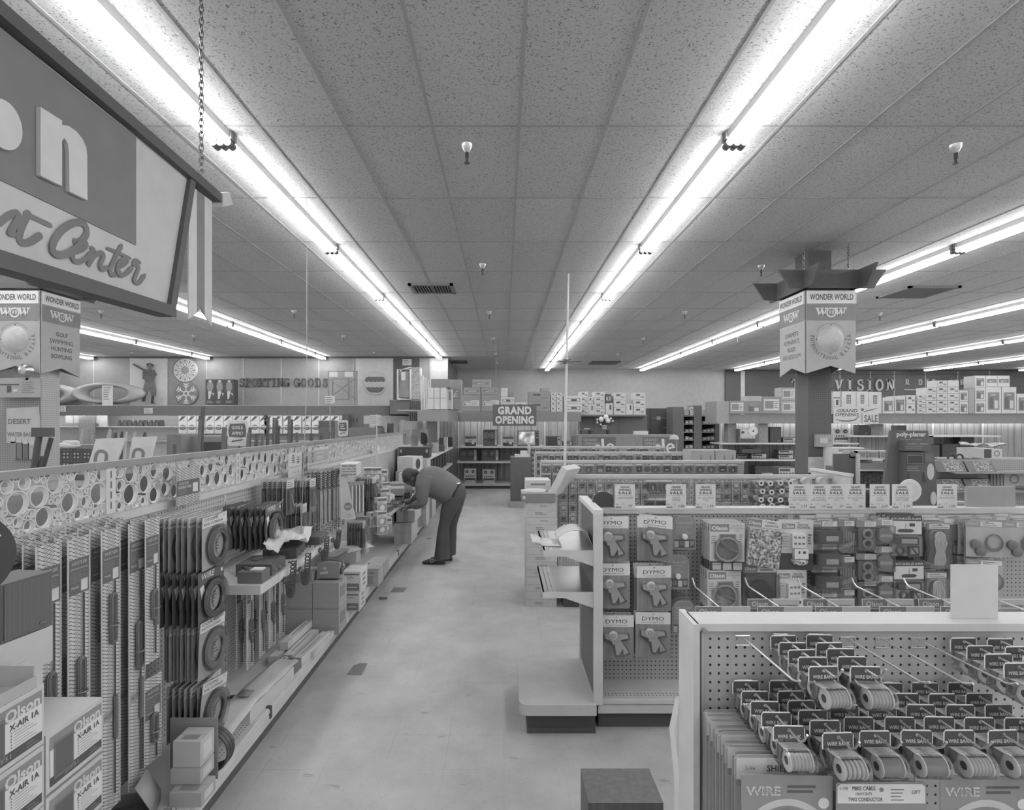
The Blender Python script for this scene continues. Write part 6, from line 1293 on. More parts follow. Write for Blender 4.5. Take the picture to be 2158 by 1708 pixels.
# cartons on the canopies
def lab_box(x0, x1, y0, y1, u, d, k, lab, style=0, zb=None, grp='cartons on the electronics fascia'):
    def fn(m, w_, h_):
        if style == 1: m.rect(-w_*.42, w_*.42, h_*.35, h_*.7, 'g112', -.002); m.poly([(-w_*.3, -.003, h_*.42), (-w_*.05, -.003, h_*.6), (-w_*.05, -.003, h_*.42)], 'g180'); m.lines(-w_*.02, w_*.3, h_*.4, h_*.64, 3, 'g180', -.003)
        elif style == 2: m.text('Olson', -w_*.22, h_*.6, h_*.11, 'g190', w_*.3, -.002, .03); m.rect(-w_*.04, w_*.42, h_*.35, h_*.68, 'g186', -.002); m.rect(-w_*.42, -w_*.05, h_*.36, h_*.52, 'g180', -.002); m.lines(0, w_*.38, h_*.38, h_*.62, 4, 'g110', -.003); m.disc(-w_*.34, h_*.44, h_*.05, 'g80', -.003)
        elif style == 3: m.rect(-w_*.3, w_*.05, h_*.6, h_*.8, 'g80', -.002); m.rect(-w_*.3, w_*.05, h_*.5, h_*.57, 'g130', -.002); m.lines(w_*.08, w_*.4, h_*.3, h_*.6, 3, 'g130', -.002); m.rect(w_*.12, w_*.4, h_*.32, h_*.44, 'g110', -.002)
        elif style == 4: m.rect(-w_*.4, w_*.4, h_*.25, h_*.75, 'g110', -.002); m.rect(-w_*.36, w_*.36, h_*.32, h_*.68, 'g184', -.0026); m.rect(-w_*.12, w_*.2, h_*.38, h_*.62, 'g66', -.003)
        elif style == 5: m.rect(w_*.02, w_*.28, h_*.45, h_*.85, 'g90', -.002)
        elif style == 6: m.rect(-w_*.4, w_*.4, h_*.2, h_*.85, 'g186', -.002); m.rect(-w_*.35, w_*.1, h_*.3, h_*.75, 'g120', -.003); m.lines(w_*.12, w_*.36, h_*.3, h_*.75, 4, 'g110', -.003)
        elif style == 7: m.rect(-w_*.3, w_*.3, h_*.4, h_*.9, 'g186', -.002); m.rect(-w_*.16, w_*.16, h_*.45, h_*.85, 'g105', -.003); [m.rect(-w_*.1+.12*w_*j, -w_*.02+.12*w_*j, h_*(.5+.1*i), h_*(.56+.1*i), 'g170', -.004) for i in range(3) for j in range(2)]
        elif style == 8: m.rect(-w_*.38, w_*.38, h_*.15, h_*.8, 'g115', -.002); m.text('Olson', 0, h_*.72, h_*.06, 'g185', w_*.4, -.003, .02); m.rect(-w_*.3, -w_*.02, h_*.2, h_*.62, 'g90', -.003); m.rect(w_*.05, w_*.3, h_*.2, h_*.5, 'g180', -.003)
        elif style == 9: m.rect(-w_*.42, w_*.42, h_*.12, h_*.9, 'g190', -.002); m.text('Olson', 0, h_*.68, h_*.2, 'g70', w_*.7, -.003, .03); m.lines(-w_*.35, w_*.35, h_*.18, h_*.48, 2, 'g90', -.003)
        m.rect(-w_/2, w_/2, 0, .006, 'g100', -.0015)
    return plain('carton', lab, 'carton', x0+.3, x1-.3, y0+.2, y1-.05, u, d, k, zb, fn, grp)
LB = [(973, 1013.5, 832.5, 868.5, 'g128', 2, 'large grey brand carton, first on the recorder fascia'), (1014, 1055, 832.5, 868.5, 'g128', 2, 'large grey brand carton, second on the recorder fascia'), (977, 1013, 817, 832.5, 'g132', 1, 'grey carton with a dark picture panel above the first brand carton'), (1014, 1050, 817, 832.5, 'g132', 1, 'grey carton with a dark picture panel above the second brand carton'), (995, 1034, 800, 817, 'g136', 1, 'topmost dented grey carton with a picture panel'),
      (1056, 1070, 818, 837, 'g186', 0, 'small white carton beside the picture panel cartons'), (1070, 1083, 827, 837, 'g125', 0, 'small grey carton beside the small white one'), (1056, 1084, 837, 852, 'g190', 4, 'white framed dark carton, upper, near the hanging board'), (1056, 1084, 852, 868.5, 'g190', 4, 'white framed dark carton, lower, near the hanging board'), (1085, 1112, 848, 868.5, 'g188', 3, 'low white carton above the hanging board'),
      (1113, 1160, 826, 847, 'g130', 3, 'wide grey carton, upper, right of the hanging board'), (1113, 1160, 847, 868.5, 'g130', 3, 'wide grey carton, lower, right of the hanging board'), (1189, 1227, 835, 852, 'g192', 4, 'wide white carton with a dark window, upper, behind the mast'), (1189, 1227, 852, 868.5, 'g192', 4, 'wide white carton with a dark window, lower, behind the mast'), (1140, 1158, 818, 826, 'g140', 0, 'flat grey carton on the wide grey cartons')]
for a, b, c, d, k, st, l in LB: lab_box(a, b, c, d, ue+.0001, .45, k, l, st)
for c in range(2):
    for r in range(4): lab_box(1161+12*c, 1172.5+12*c, 828+10.1*r, 838.1+10.1*r, ue+.0001, .3, 'g188', 'little white carton, column %s row %s, beside the wide grey cartons' % (ORD[c+1], ORD[r+1]), 3)
for c in range(3):
    for r in range(2): lab_box(901+13.3*c, 914+13.3*c, 817+23*r, 840+23.6*r, .0103, .5, 'g190', 'white carton of the block on the side fascia, column %s row %s' % (ORD[c+1], ORD[r+1]), 0)
lab_box(908, 948, 799, 817, .0103, .4, 'g120', 'dark grey carton on top of the white carton block'); lab_box(950, 972, 800, 864, .0110, .4, 'g126', 'tall grey carton with small dark panels beside the white block', 1); lab_box(942, 952, 820, 863.5, .01055, .3, 'g184', 'white carton side with print ending the block', 5)
# partition with cartons and door
up = .0131
plain('dark_partition', 'dark panelled partition behind the flower stand', 'partition', 1222, 1364, 875, 1040, up, .08, 'g94', 0, lambda m, w_, h_: [m.rect(-w_/2+w_*q-.008, -w_/2+w_*q+.008, 0, h_, 'g60', -.002) for q in (.2, .58)])
CB = [(1222, 1240, 826, 838, 3), (1222, 1240, 838, 850, 3), (1222, 1240, 850, 862.5, 3), (1222, 1240, 862.5, 875, 3), (1240, 1252, 852, 875, 5), (1240, 1251, 837, 852, 3), (1252, 1275, 826, 838, 3), (1252, 1275, 838, 850, 3), (1252, 1275, 850, 862.5, 3), (1252, 1275, 862.5, 875, 3), (1276, 1288, 831, 850, 4), (1276, 1292, 850, 875, 5), (1293, 1319, 828, 843.5, 3), (1293, 1319, 843.5, 859, 3), (1293, 1319, 859, 875, 3), (1319.5, 1334, 851, 875, 5), (1335, 1360, 828, 843.5, 3), (1335, 1360, 843.5, 859, 3), (1335, 1360, 859, 875, 3)]
for i, (a, b, c, d, st) in enumerate(CB): lab_box(a, b, c, d, up-.0002, .35, 'g190' if i != 10 else 'g80', 'white printed carton %s on the dark partition, counted by columns from the mast' % ORD[i+1], st, None, 'white cartons on the partition')
plain('partition_ledge', 'ledge carrying the white cartons on the dark partition', 'ledge', 1221, 1364, 875.1, 878, up-.00025, .5, 'g110')
plain('dark_doorway', 'dark doorway wall with conduit behind the counter', 'doorway', 1363, 1418, 861, 1040, .0140, .1, 'g70', 0, lambda m, w_, h_: (m.rect(-w_*.3, w_*.5, h_-.3, h_-.27, 'g110', -.004), m.rect(-w_*.12, .02, h_-.34, h_-.24, 'g150', -.006), m.rect(.1, .4, h_-.58, h_-.56, 'g150', -.004), m.rect(-w_*.38, -w_*.34, 0, h_, 'g50', -.003)))
cu = thing('cubby_unit', 'dark upright storage unit with bin shelves beside the counter', 'storage unit', (0, py(.0133), 0)); u = .0133
for a, b, c in ((1418, 1441, 858), (1463, 1479, 855), (1508, 1516, 870)): m = MB(); m.box(px(a, u), px(b, u), 0, .6, 0, pz(c, u), 'g92'); m.build('side_panel', cu)
for a, b in ((1441, 1463), (1479, 1508)):
    for y_ in (876, 893, 910.5, 927, 945, 962): m = MB(); m.box(px(a, u), px(b, u), .02, .6, pz(y_, u)-.03, pz(y_, u), 'g110'); m.build('shelf', cu)
m = MB(); m.box(px(1441, u), px(1508, u), .58, .6, 0, pz(876, u), 'g64'); m.build('back_panel', cu)
i = 0
for a, n in ((1444, 2), (1481, 3)):
    for y_ in (893, 910.5, 927, 945):
        for c in range(n): i += 1; plain('parts_bin', 'small grey parts bin %s on the storage unit shelves' % ORD[i], 'bin', a+8.5*c, a+7.5+8.5*c, y_-5-(i % 3), y_, .01335, .3, ('g120', 'g110', 'g130')[i % 3], None, lambda m, w_, h_: m.rect(-w_*.3, w_*.3, h_*.2, h_*.6, 'g180', -.002), 'bins in the storage unit')
for i, (a, b, c) in enumerate(((1441, 1452, 866), (1454, 1463, 857), (1479, 1498, 861), (1499, 1512, 860))): lab_box(a, b, c, 876, .01335, .35, 'g188' if i else 'g90', 'brand printed white carton %s on top of the storage unit' % ORD[i+1], 9)
# counter with posters and flower stand
uk = .0113
def poster(m, w_, h_):
    for q, off in ((-.29, 0), (.33, 0)):
        c = w_*q; a = .4; m.rect(c-a, c+a, h_-.62, h_-.05, 'g92', -.003); m.text('GRAND', c-.37, h_-.12, .075, 'g150', .33, -.005, .02, al='l'); m.text('OPENING', c-.37, h_-.21, .075, 'g150', .4, -.005, .02, al='l')
        m.prism([(c+.08, h_-.5), (c+.14, h_-.5), (c+.12, h_-.09), (c+.05, h_-.1)], -.006, -.004, 'g200')
        stroke(m, [(c+.2, h_-.33), (c+.34, h_-.29)]+arcp(c+.27, h_-.32, .085, .1, 10, 300, 14), .045, 'g200', -.006); stroke(m, arcp(c-.03, h_-.36, .08, .11, 0, 360, 16), .045, 'g200', -.006); stroke(m, arcp(c-.24, h_-.36, .07, .08, 20, 200, 10), .045, 'g200', -.006)
plain('sales_counter', 'wood front counter with two dark sale posters', 'counter', 1219, 1424, 917, 1047, uk, .6, 'wood122', 0, poster)
plain('counter_end', 'wood counter return beside the small television', 'counter', 1212, 1229, 919, 1047, .0118, .5, 'wood110', 0)
tb = thing('flower_stand', 'dark low stand on the counter below the flowers', 'stand', (px(1254, .0119), py(.0119), pz(917, uk))); h_ = pz(905, .0119)-pz(917, uk)
m = MB(); m.box(-.4, .4, 0, .3, h_-.03, h_, 'wood80'); m.build('top', tb)
for sx in (-.37, -.12, .33): m = MB(); m.box(sx, sx+.05, .02, .28, 0, h_-.03, 'g66'); m.build('leg', tb)
fl = thing('flower_arrangement', 'bouquet of white round flowers with dark leaves on the stand', 'flowers', (px(1276, .0119), py(.0119)+.15, pz(904.5, .0119)))
m = MB(); m.lathe([(0, 0), (.06, 0), (.05, .02), (.08, .1), (.075, .1), (0, .04)], 'g150', 12); m.build('bowl', fl)
for a, b in ((-.09, .24), (.03, .3), (.08, .21)): m = MB(); m.ball((a, -.05, b), .065, 'petal', 14, 10); m.build('flower', fl)
for i in range(7): a = R(40*i); m = MB(); m.ball((.2*math.cos(a), -.06, .2+.1*math.sin(a)), .026, 'petal', 8, 6); m.build('flower', fl)
m = MB(); rr = random.Random(2)
for i in range(90):
    a, b = rr.uniform(0, 6.28), rr.uniform(.03, .24); c = Vector((b*math.cos(a), rr.uniform(-.08, .08), .17+b*.55*math.sin(a))); d = Vector((math.cos(a), 0, math.sin(a)))*.05; n_ = Vector((-d.z, .01, d.x))*.35; m.add([tuple(c-d), tuple(c+n_), tuple(c+d), tuple(c-n_)], [(0, 1, 2, 3)], 'g66')
for i in range(9): a = R(25+16*i); m.tube([(0, 0, .1), (.25*math.cos(a), 0, .12+.3*math.sin(a))], .004, 'g80', 4)
m.build('foliage', fl)
plain('register_box', 'white box on the counter before the dark doorway', 'box', 1338, 1366, 909, 917, .0117, .2, 'g190', pz(917, uk)); plain('notepad', 'white pad on the flower stand', 'pad', 1232, 1243, 903.5, 905.1, .0119, .1, 'g190')
t = thing('clear_lamp', 'clear dome lamp on a post at the counter end', 'lamp', (px(1426, .0109), py(.0109), 0)); m = MB(); m.cyl((0, 0, 0), (0, 0, pz(925, .0109)), .012, 'g150', 8); m.lathe([(0, 0), (.12, 0), (.1, .02), (0, .03)], 'g120', 14); m.build('post', t); m = MB(); m.lathe([(0, .1), (.08, .07), (.11, 0), (.105, -.02)], 'g165g', 16, (-.06, 0, pz(925, .0109))); m.build('shade', t)
plain('dark_cabinet', 'dark slab sided cabinet at the head of the pegboard gondolas', 'cabinet', 1076, 1117, 964, 1068, .0098, .5, 'g84', .1, None); plain('cabinet_base', 'pale plinth under the dark slab sided cabinet', 'plinth', 1074, 1117, 1058, 1068, .00976, .52, 'g150', 0)
plain('paper_pad', 'pale pad and box on the dark slab sided cabinet', 'pad', 1085, 1117, 959, 964, .0098, .25, 'g186', None); plain('white_box', 'small white box on the pad of the dark cabinet', 'box', 1097, 1111, 951, 959, .00985, .15, 'g190')
# recorders and televisions on the shelves
def recorder(lab, x0, x1, y0, y1, style, u=ue+.0002, zb=None, d=.25):
    X0, X1 = px(x0, u), px(x1, u); zb = pz(y1, u) if zb is None else zb; w_ = X1-X0; h_ = pz(y0, u)-zb
    t = thing(('cassette_recorder', 'tape_deck', 'television', 'reel_recorder', 'stereo_receiver')[style], lab, ('recorder', 'tape deck', 'television', 'recorder', 'receiver')[style], ((X0+X1)/2, py(u), zb)); m = MB()
    if style == 0: m.box(-w_/2, w_/2, 0, d, 0, h_, 'g170'); m.rect(-w_/2, w_/2, 0, h_*.5, 'g64', -.002); m.rect(w_*.1, w_*.35, h_*.25, h_*.55, 'g185', -.003); m.rect(-w_*.2, w_*.1, h_*.65, h_*.75, 'g70', -.002); m.box(-w_/2, w_/2, 0, d, h_, h_+.06, 'g84'); m.build('case', t); m = MB(); m.tube([(-w_*.4, .1, h_+.06), (-w_*.4, .1, h_+.1), (w_*.4, .1, h_+.1), (w_*.4, .1, h_+.06)], .008, 'g150', 5); m.build('handle', t)
    elif style == 1:
        m.box(-w_/2, w_/2, 0, d, 0, h_, 'g96'); m.rect(-w_*.47, w_*.3, h_*.05, h_*.95, 'g70', -.002); m.rect(w_*.33, w_*.47, h_*.05, h_*.95, 'g150', -.002); m.rect(w_*.35, w_*.45, h_*.1, h_*.35, 'g186', -.003); m.rect(-w_*.42, w_*.26, h_*.16, h_*.2, 'g110', -.003); m.rect(-w_*.42, -w_*.2, h_*.26, h_*.34, 'g96', -.003); m.build('case', t)
        for c in (-.3, .12): m = MB(); m.lathe([(0, -.02), (h_*.2, -.02), (h_*.2, 0)], 'g110', 18, (w_*c, 0, h_*.65), 'y'); m.ringf(w_*c, h_*.65, h_*.1, h_*.15, 'g84', -.021); m.build('reel', t)
    elif style == 2:
        m.box(-w_/2, w_/2, 0, d+.15, 0, h_, 'wood90'); m.rect(-w_*.48, w_*.31, h_*.06, h_*.96, 'g150', -.002); m.build('cabinet', t); m = MB(); m.box(-w_*.45, w_*.28, -.015, 0, h_*.1, h_*.92, 'screen'); m.build('screen', t)
        m = MB(); m.box(w_*.34, w_*.47, -.01, 0, h_*.5, h_*.95, 'g140'); m.lathe([(.0, -.03), (.03, -.03), (.03, -.01)], 'g80', 12, (w_*.405, 0, h_*.82), 'y'); m.lathe([(.0, -.03), (.03, -.03), (.03, -.01)], 'g80', 12, (w_*.405, 0, h_*.66), 'y'); m.rect(w_*.34, w_*.47, h_*.06, h_*.45, 'g70', -.002); m.build('control_panel', t)
    elif style == 3:
        m.box(-w_/2, w_/2, 0, d, 0, h_, 'g178'); m.rect(-w_*.45, w_*.45, h_*.08, h_*.36, 'g66', -.002); m.rect(-w_*.4, w_*.4, h_*.1, h_*.2, 'g180', -.003)
        for i in range(5): m.rect(-w_*.36+i*w_*.16, -w_*.27+i*w_*.16, h_*.42, h_*.54, ('g70', 'g62', 'g90', 'g80', 'g110')[i], -.002)
        m.build('case', t)
        for c in (-.26, .26): m = MB(); m.lathe([(0, -.02), (w_*.13, -.02), (w_*.13, 0)], 'g64', 18, (w_*c, 0, h_*.8), 'y'); m.disc(w_*c, h_*.8, w_*.05, 'g150', -.0215); m.build('reel', t)
    else:
        m.box(-w_/2, w_/2, 0, d, 0, h_, 'g70'); m.rect(-w_*.46, w_*.46, h_*.1, h_*.9, 'g172', -.002); m.rect(-w_*.42, w_*.2, h_*.5, h_*.8, 'g66', -.003); m.build('case', t)
        m = MB()
        for i in range(5): m.lathe([(0, -.02), (h_*.1, -.02), (h_*.1, 0)], 'g100', 10, (-w_*.36+i*w_*.18, 0, h_*.28), 'y')
        m.build('knob', t)
z1_, z2_, z3_ = pz(941, ue), pz(973, ue), pz(1021, ue)
recorder('cassette recorder by the corner of the recorder shelf', 980, 1003, 925, 941, 0, zb=z1_); recorder('large dark reel deck standing upright on the recorder shelf', 1018, 1048, 906, 941, 1, zb=z1_); recorder('cassette recorder between the reel deck and the lit television', 1060, 1082, 926, 941, 0, zb=z1_); recorder('wood cased television with a lit picture', 1091, 1136, 908, 941, 2, zb=z1_)
t = thing('portable_television', 'small dark portable television with dial panel', 'television', (px(1167, ue+.0002), py(ue+.0002), z1_)); m = MB(); m.box(-.19, .19, 0, .3, 0, .26, 'g90'); m.build('case', t); m = MB(); m.box(-.17, .09, -.01, 0, .02, .24, 'g60g'); m.build('screen', t); m = MB(); m.box(.1, .18, -.012, 0, .02, .24, 'g170'); m.lathe([(0, -.03), (.025, -.03), (.025, -.012)], 'g66', 12, (.14, 0, .17), 'y'); m.build('control_panel', t)
recorder('small radio pair at the end of the recorder shelf', 1187, 1206, 931, 941, 4, zb=z1_); recorder('white clock radio, upper, at the shelf end', 1208, 1221, 921, 931, 4, zb=z1_+.13); recorder('white clock radio, lower, at the shelf end', 1208, 1221, 931, 941, 4, zb=z1_)
recorder('dark reel recorder, first on the middle recorder shelf', 970, 1005, 948, 973, 1, zb=z2_); recorder('dark reel recorder, second on the middle recorder shelf', 1015, 1051, 948, 973, 1, zb=z2_); recorder('pale faced reel recorder, first on the bottom shelf', 978, 1003, 988, 1017, 3, zb=z3_); recorder('pale faced reel recorder, second on the bottom shelf', 1017, 1043, 990, 1020, 3, zb=z3_)
# ================================================================ hanging signs and columns
def wow(m, cx, cz, h, y, k='g192'):
    for s in (-1, 1):
        c = cx+s*h*1.08; w_ = h*.62
        stroke(m, [(c-w_*.85, cz+h*.42), (c-w_*.4, cz-h*.42)], h*.24, k, y); stroke(m, [(c-w_*.4, cz-h*.42), (c, cz+h*.3)], h*.13, k, y); stroke(m, [(c, cz+h*.3), (c+w_*.4, cz-h*.42)], h*.24, k, y-.0004); stroke(m, [(c+w_*.4, cz-h*.42), (c+w_*.85, cz+h*.42)], h*.13, k, y-.0004)
        for q in (-.85, 0, .85): m.rect(c+w_*q-h*.2, c+w_*q+h*.2, cz+h*.38, cz+h*.48, k, y-.0008)
    m.disc(cx, cz-h*.08, h*.58, k, y-.001, 30); m.disc(cx, cz-h*.06, h*.42, 'g110', y-.0016, 26)
    m.prism([(cx-h*.3, cz), (cx-h*.1, cz+h*.25), (cx-h*.05, cz-h*.1), (cx-h*.18, cz-h*.3)], y-.0024, y-.0018, 'g165'); m.prism([(cx+h*.02, cz+h*.2), (cx+h*.3, cz+h*.15), (cx+h*.28, cz-h*.2), (cx+h*.1, cz-h*.32)], y-.0024, y-.0018, 'g165')
def bazaar(name_lab, X, Y, fronts):
    """square hanging sign: side .59, panel tops at z=3.26"""
    t = thing('hanging_department_sign', name_lab, 'sign', (X, Y, 0)); a = .295; zt = pz(612, .00546); zb = pz(787, .00546)
    def panel(kind, rz, dark):
        T = Matrix.Rotation(rz, 4, 'Z') @ Matrix.Translation((0, -a, 0)); m = MB(); m.T = T
        m.prism([(-a+.015, zt), (-a+.015, zb), (0, zb+.085), (a-.015, zb), (a-.015, zt)], 0, .012, 'g150'); m.build('panel', t, smooth=0)
        m = MB(); m.T = T; m.box(-a+.02, a-.02, -.012, 0, zt-.155, zt-.01, 'g196'); m.text('WONDER WORLD', 0, zt-.08, .07, 'g66', .5, -.0135, .02); m.build('name_board', t, smooth=0)
        m = MB(); m.T = T; m.box(-a+.015, a-.015, -.006, 0, zt-.345, zt-.165, 'g112'); wow(m, 0, zt-.25, .1, -.0075); m.build('logo_board', t, smooth=0)
        if kind == 'globe':
            m = MB(); m.T = T; cz = zt-.565; m.lathe([(0, -.07), (.08, -.064), (.13, -.035), (.155, -.001)], 'worldmap', 30, (0, 0, cz), 'y'); m.build('globe', t)
            m = MB(); m.T = T; m.ringf(0, cz, .185, .189, 'g80', -.001, 20, R(40), R(150))
            for d in (0, 90, 180, 270): c_, s_ = math.cos(R(d)), math.sin(R(d)); m.poly([(c_*.162-s_*.012, -.001, cz+s_*.162+c_*.012), (c_*.162+s_*.012, -.001, cz+s_*.162-c_*.012), (c_*.18, -.001, cz+s_*.18)], 'g70')
            for word, a0, a1 in (('INTERNATIONAL', 170, 287), ('BAZAAR', 307, 372)):
                for i, ch in enumerate(word): d = R(a0+(a1-a0)*i/(len(word)-1)); m.text(ch, .214*math.cos(d), cz+.214*math.sin(d), .046, 'g84', .012 if ch == 'I' else .03, -.001, .012, 0, 1, 'c', d+R(90))
            m.build('lettering', t)
        elif kind:
            m = MB(); m.T = T; n = len(kind)
            for i, s_ in enumerate(kind): m.text(s_, 0, zt-.47-.088*i, .052, 'g66', min(.4, .043*len(s_)), -.001, .022)
            m.build('lettering', t)
    for i, kind in enumerate(fronts): panel(kind, R(90*i), 0)
    m = MB(); m.box(-a+.05, a-.05, -a+.05, a-.05, zt-.01, zt+.03, 'g84'); m.build('top_frame', t)
    for i in range(4):
        m = MB(); m.T = Matrix.Rotation(R(90*i), 4, 'Z'); m.prism([(-.48, zt+.02), (.48, zt+.02), (.62, zt+.23), (-.62, zt+.23)], -a-.03, -a, 'g74'); m.build('roof_board', t)
    for sx in (-1, 1):
        m = MB(); n = 16; z0 = zt+.02
        for i in range(n): m.torus((sx*.26, -.2, z0+(ZC-z0)*(i+.5)/n), .013, .004, 'g120m', 'x' if i % 2 else 'y', 8, 4, 1.9)
        m.build('chain', t)
    return t
ub = .00546
Xr = px(1751, ub); bazaar('hanging pagoda sign listing carpets, remnants, rugs and broadloom', Xr, py(ub)+.295, ['globe', None, None, ('CARPETS', 'REMNANTS', 'RUGS', 'BROADLOOM')])
Xl = px(32, ub); bazaar('hanging pagoda sign listing golf, swimming, hunting and bowling', Xl, py(ub)+.295, ['globe', ('GOLF', 'SWIMMING', 'HUNTING', 'BOWLING'), None, None])
u = .00575
m = MB(); X0 = px(1703, u); X1 = px(1752, u); m.box(X0, X1, py(u), py(u)+.29, 0, ZC, 'peg80_25.4'); col = tag(m.build('column', None, smooth=0), 'dark pegboard wrapped column through the bazaar sign', 'column'); struct(col)
m = MB(); m.box(-.10, .10, -.05, 0, -.075, .075, 'g140'); m.box(-.06, .03, -.054, -.05, -.03, .035, 'g176'); m.cyl((.075, -.05, .01), (.075, -.06, .01), .012, 'g160m', 10)
tag(m.build('thermostat_box', None, (px(1733, u), py(u), pz(929, u))), 'clear cased thermostat on the dark column', 'thermostat')
m = MB(); m.box(-.14, .14, -.003, 0, -.095, .095, 'g188')
for i, s_ in enumerate(('PLEASE PAY FOR', 'MERCHANDISE', 'IN THIS DEPARTMENT', 'WHERE YOU MADE YOUR', 'SELECTION')): m.text(s_, 0, .072-.025*i, .011, 'g100', min(.22, .0115*len(s_)), -.004, .005)
m.text('Thank You', .08, -.075, .01, 'g100', .06, -.004, 0); tag(m.build('notice_card', None, (px(1730, u-.00004), py(u)-.02, pz(980, u))), 'white pay here notice on the dark column', 'sign card')
u = .0056; m = MB(); m.box(px(85, u)-.3, px(85, u), py(u), py(u)+.28, 0, ZC, 'peg160_25.4'); struct(tag(m.build('column', None, smooth=0), 'white pegboard wrapped column under the hunting sign', 'column'))
# long sign hanging over the aisle gondola, face towards +x
XS_ = -1.47
def S2(x, y): q = L(x, y, XS_); return (q[1]-1.5, q[2])
hs = thing('hanging_sign', 'long hanging sign with a raised letter n and script over the aisle gondola', 'sign', (XS_, 1.5, 0), R90)
top0, top1, bot1, bot0 = S2(-150, -62), S2(402, 378), S2(357, 652), S2(-150, 492)
m = MB(); m.prism([top0, bot0, bot1, top1], 0, .03, 'g166'); m.build('face_panel', hs, smooth=0)
m = MB(); m.prism([S2(-150, -62), S2(-150, 308), S2(285, 517), S2(285, 290)], -.004, 0, 'g98'); m.build('dark_field', hs, smooth=0)
m = MB(); a, b = S2(-150, -85), S2(455, 408); m.prism([(a[0], a[1]-.01), (b[0], b[1]-.045), (b[0], b[1]+.0), (a[0], a[1]+.035)], -.03, .05, 'g66'); m.build('top_bar', hs, smooth=0)
m = MB(); a, b = S2(-150, 495), S2(358, 652); m.prism([(a[0], a[1]-.04), (b[0], b[1]-.035), (b[0], b[1]+.012), (a[0], a[1]+.012)], -.03, .05, 'g68'); m.build('bottom_bar', hs, smooth=0)
m = MB(); a, b, c, d = S2(394, 376), S2(404, 384), S2(362, 652), S2(350, 650); m.prism([a, d, c, b], -.02, .05, 'g70'); m.build('side_bar', hs, smooth=0)
zq = lambda x, y: S2(x/2.996, y/2.996)
m = MB(); m.prism([zq(*p) for p in ((220, 675), (358, 762), (358, 790), (400, 795), (450, 830), (490, 880), (512, 930), (518, 980), (520, 1265), (405, 1210), (402, 960), (395, 905), (372, 872), (358, 890), (357, 1175), (220, 1110))], -.018, -.004, 'g176'); m.build('raised_letter', hs, smooth=0)
m = MB(); m.prism([S2(-5+40*math.cos(R(a)), 262-52*math.sin(R(a))+18*math.cos(R(a))) for a in range(0, 360, 12)][::-1], -.018, -.004, 'g176'); m.build('raised_letter', hs, smooth=0)
m = MB(); k = 'g96'
SC = [0]
def sc(pts, w_=9):                                 # brushed stroke, smoothed through its points
    SC[0] += 1; q = [Vector(S2(*p)) for p in pts]; o = []
    for i in range(len(q)-1):
        p0, p1, p2, p3 = q[max(i-1, 0)], q[i], q[i+1], q[min(i+2, len(q)-1)]
        for j in range(5): t_ = j/5; o.append(.5*(2*p1+(p2-p0)*t_+(2*p0-5*p1+4*p2-p3)*t_*t_+(3*p1-p0-3*p2+p3)*t_**3))
    o.append(q[-1]); stroke(m, [tuple(v) for v in o], w_*.0019, k, -.0012-.0004*SC[0], True, .00012)
Z1 = lambda pts: [(x/2.996, y/2.996) for x, y in pts]
sc(Z1([(185, 1335), (150, 1400), (125, 1460), (118, 1510), (140, 1535), (190, 1525), (255, 1480)]), 12); sc(Z1([(145, 1345), (230, 1385), (325, 1430)]), 9); sc(Z1([(-20, 1420), (40, 1370), (95, 1345), (110, 1370), (80, 1430), (55, 1475), (90, 1470)]), 11)
sc(Z1([(455, 1525), (500, 1530), (540, 1480), (535, 1430), (500, 1405), (440, 1415), (375, 1460), (328, 1530), (322, 1585), (360, 1610), (420, 1600), (480, 1560)]), 13)
Z2 = lambda pts: [(x/4.066, 540+y/4.066) for x, y in pts]
sc([(152, 533), (170, 527), (180, 517), (176, 510), (164, 514), (153, 530), (150, 545), (160, 552), (178, 545), (190, 530)], 9)
sc([(188, 522), (196, 528), (190, 545), (183, 560), (196, 540), (210, 533), (215, 540), (208, 558), (212, 568), (225, 562)], 9); sc([(256, 515), (240, 545), (230, 570), (236, 580), (252, 572)], 10); sc([(222, 523), (245, 532), (274, 546)], 7)
sc([(243, 565), (258, 558), (266, 549), (260, 545), (248, 555), (244, 572), (252, 581), (266, 574), (275, 562)], 9); sc([(276, 556), (290, 562), (284, 580), (280, 592), (290, 596), (303, 578)], 9); sc([(278, 556), (284, 549), (294, 556)], 8)
m.build('script_lettering', hs, smooth=0)
m = MB(); n = 30; y_, z0 = S2(424, 385)
for i in range(n): m.torus((y_, 0, z0+(ZC-z0)*(i+.5)/n), .011, .0028, 'g110m', 'x' if i % 2 else 'y', 10, 5, 1.9)
m.build('chain', hs)
m = MB(); m.tube([(y_-.02, 0, z0-.03), (y_-.02, 0, z0+.005), (y_, 0, z0+.02), (y_+.02, 0, z0+.005), (y_+.02, 0, z0-.03)], .003, 'g180m', 6); m.build('hanger_clip', hs)
m = MB(); a, b, c, d = S2(456, 406), S2(470, 405), S2(478, 432), S2(455, 436); m.prism([a, b, S2(474, 420), c, d], -.035, .035, 'g176g'); m.build('end_cap', hs, smooth=30)
fl = thing('striped_pennant', 'striped swallowtail pennant hanging from the end of the long sign', 'pennant', (XS_, 1.5, 0), R90)
A = [S2(x, y) for x, y in ((397, 386), (414, 398), (431, 410), (446, 420))]; B = [S2(x, y) for x, y in ((397, 673), (413, 660), (423, 649), (434, 665), (449, 689))]
yl = [A[0][0], (A[0][0]*2+A[3][0])/3, (A[0][0]+2*A[3][0])/3, A[3][0]]
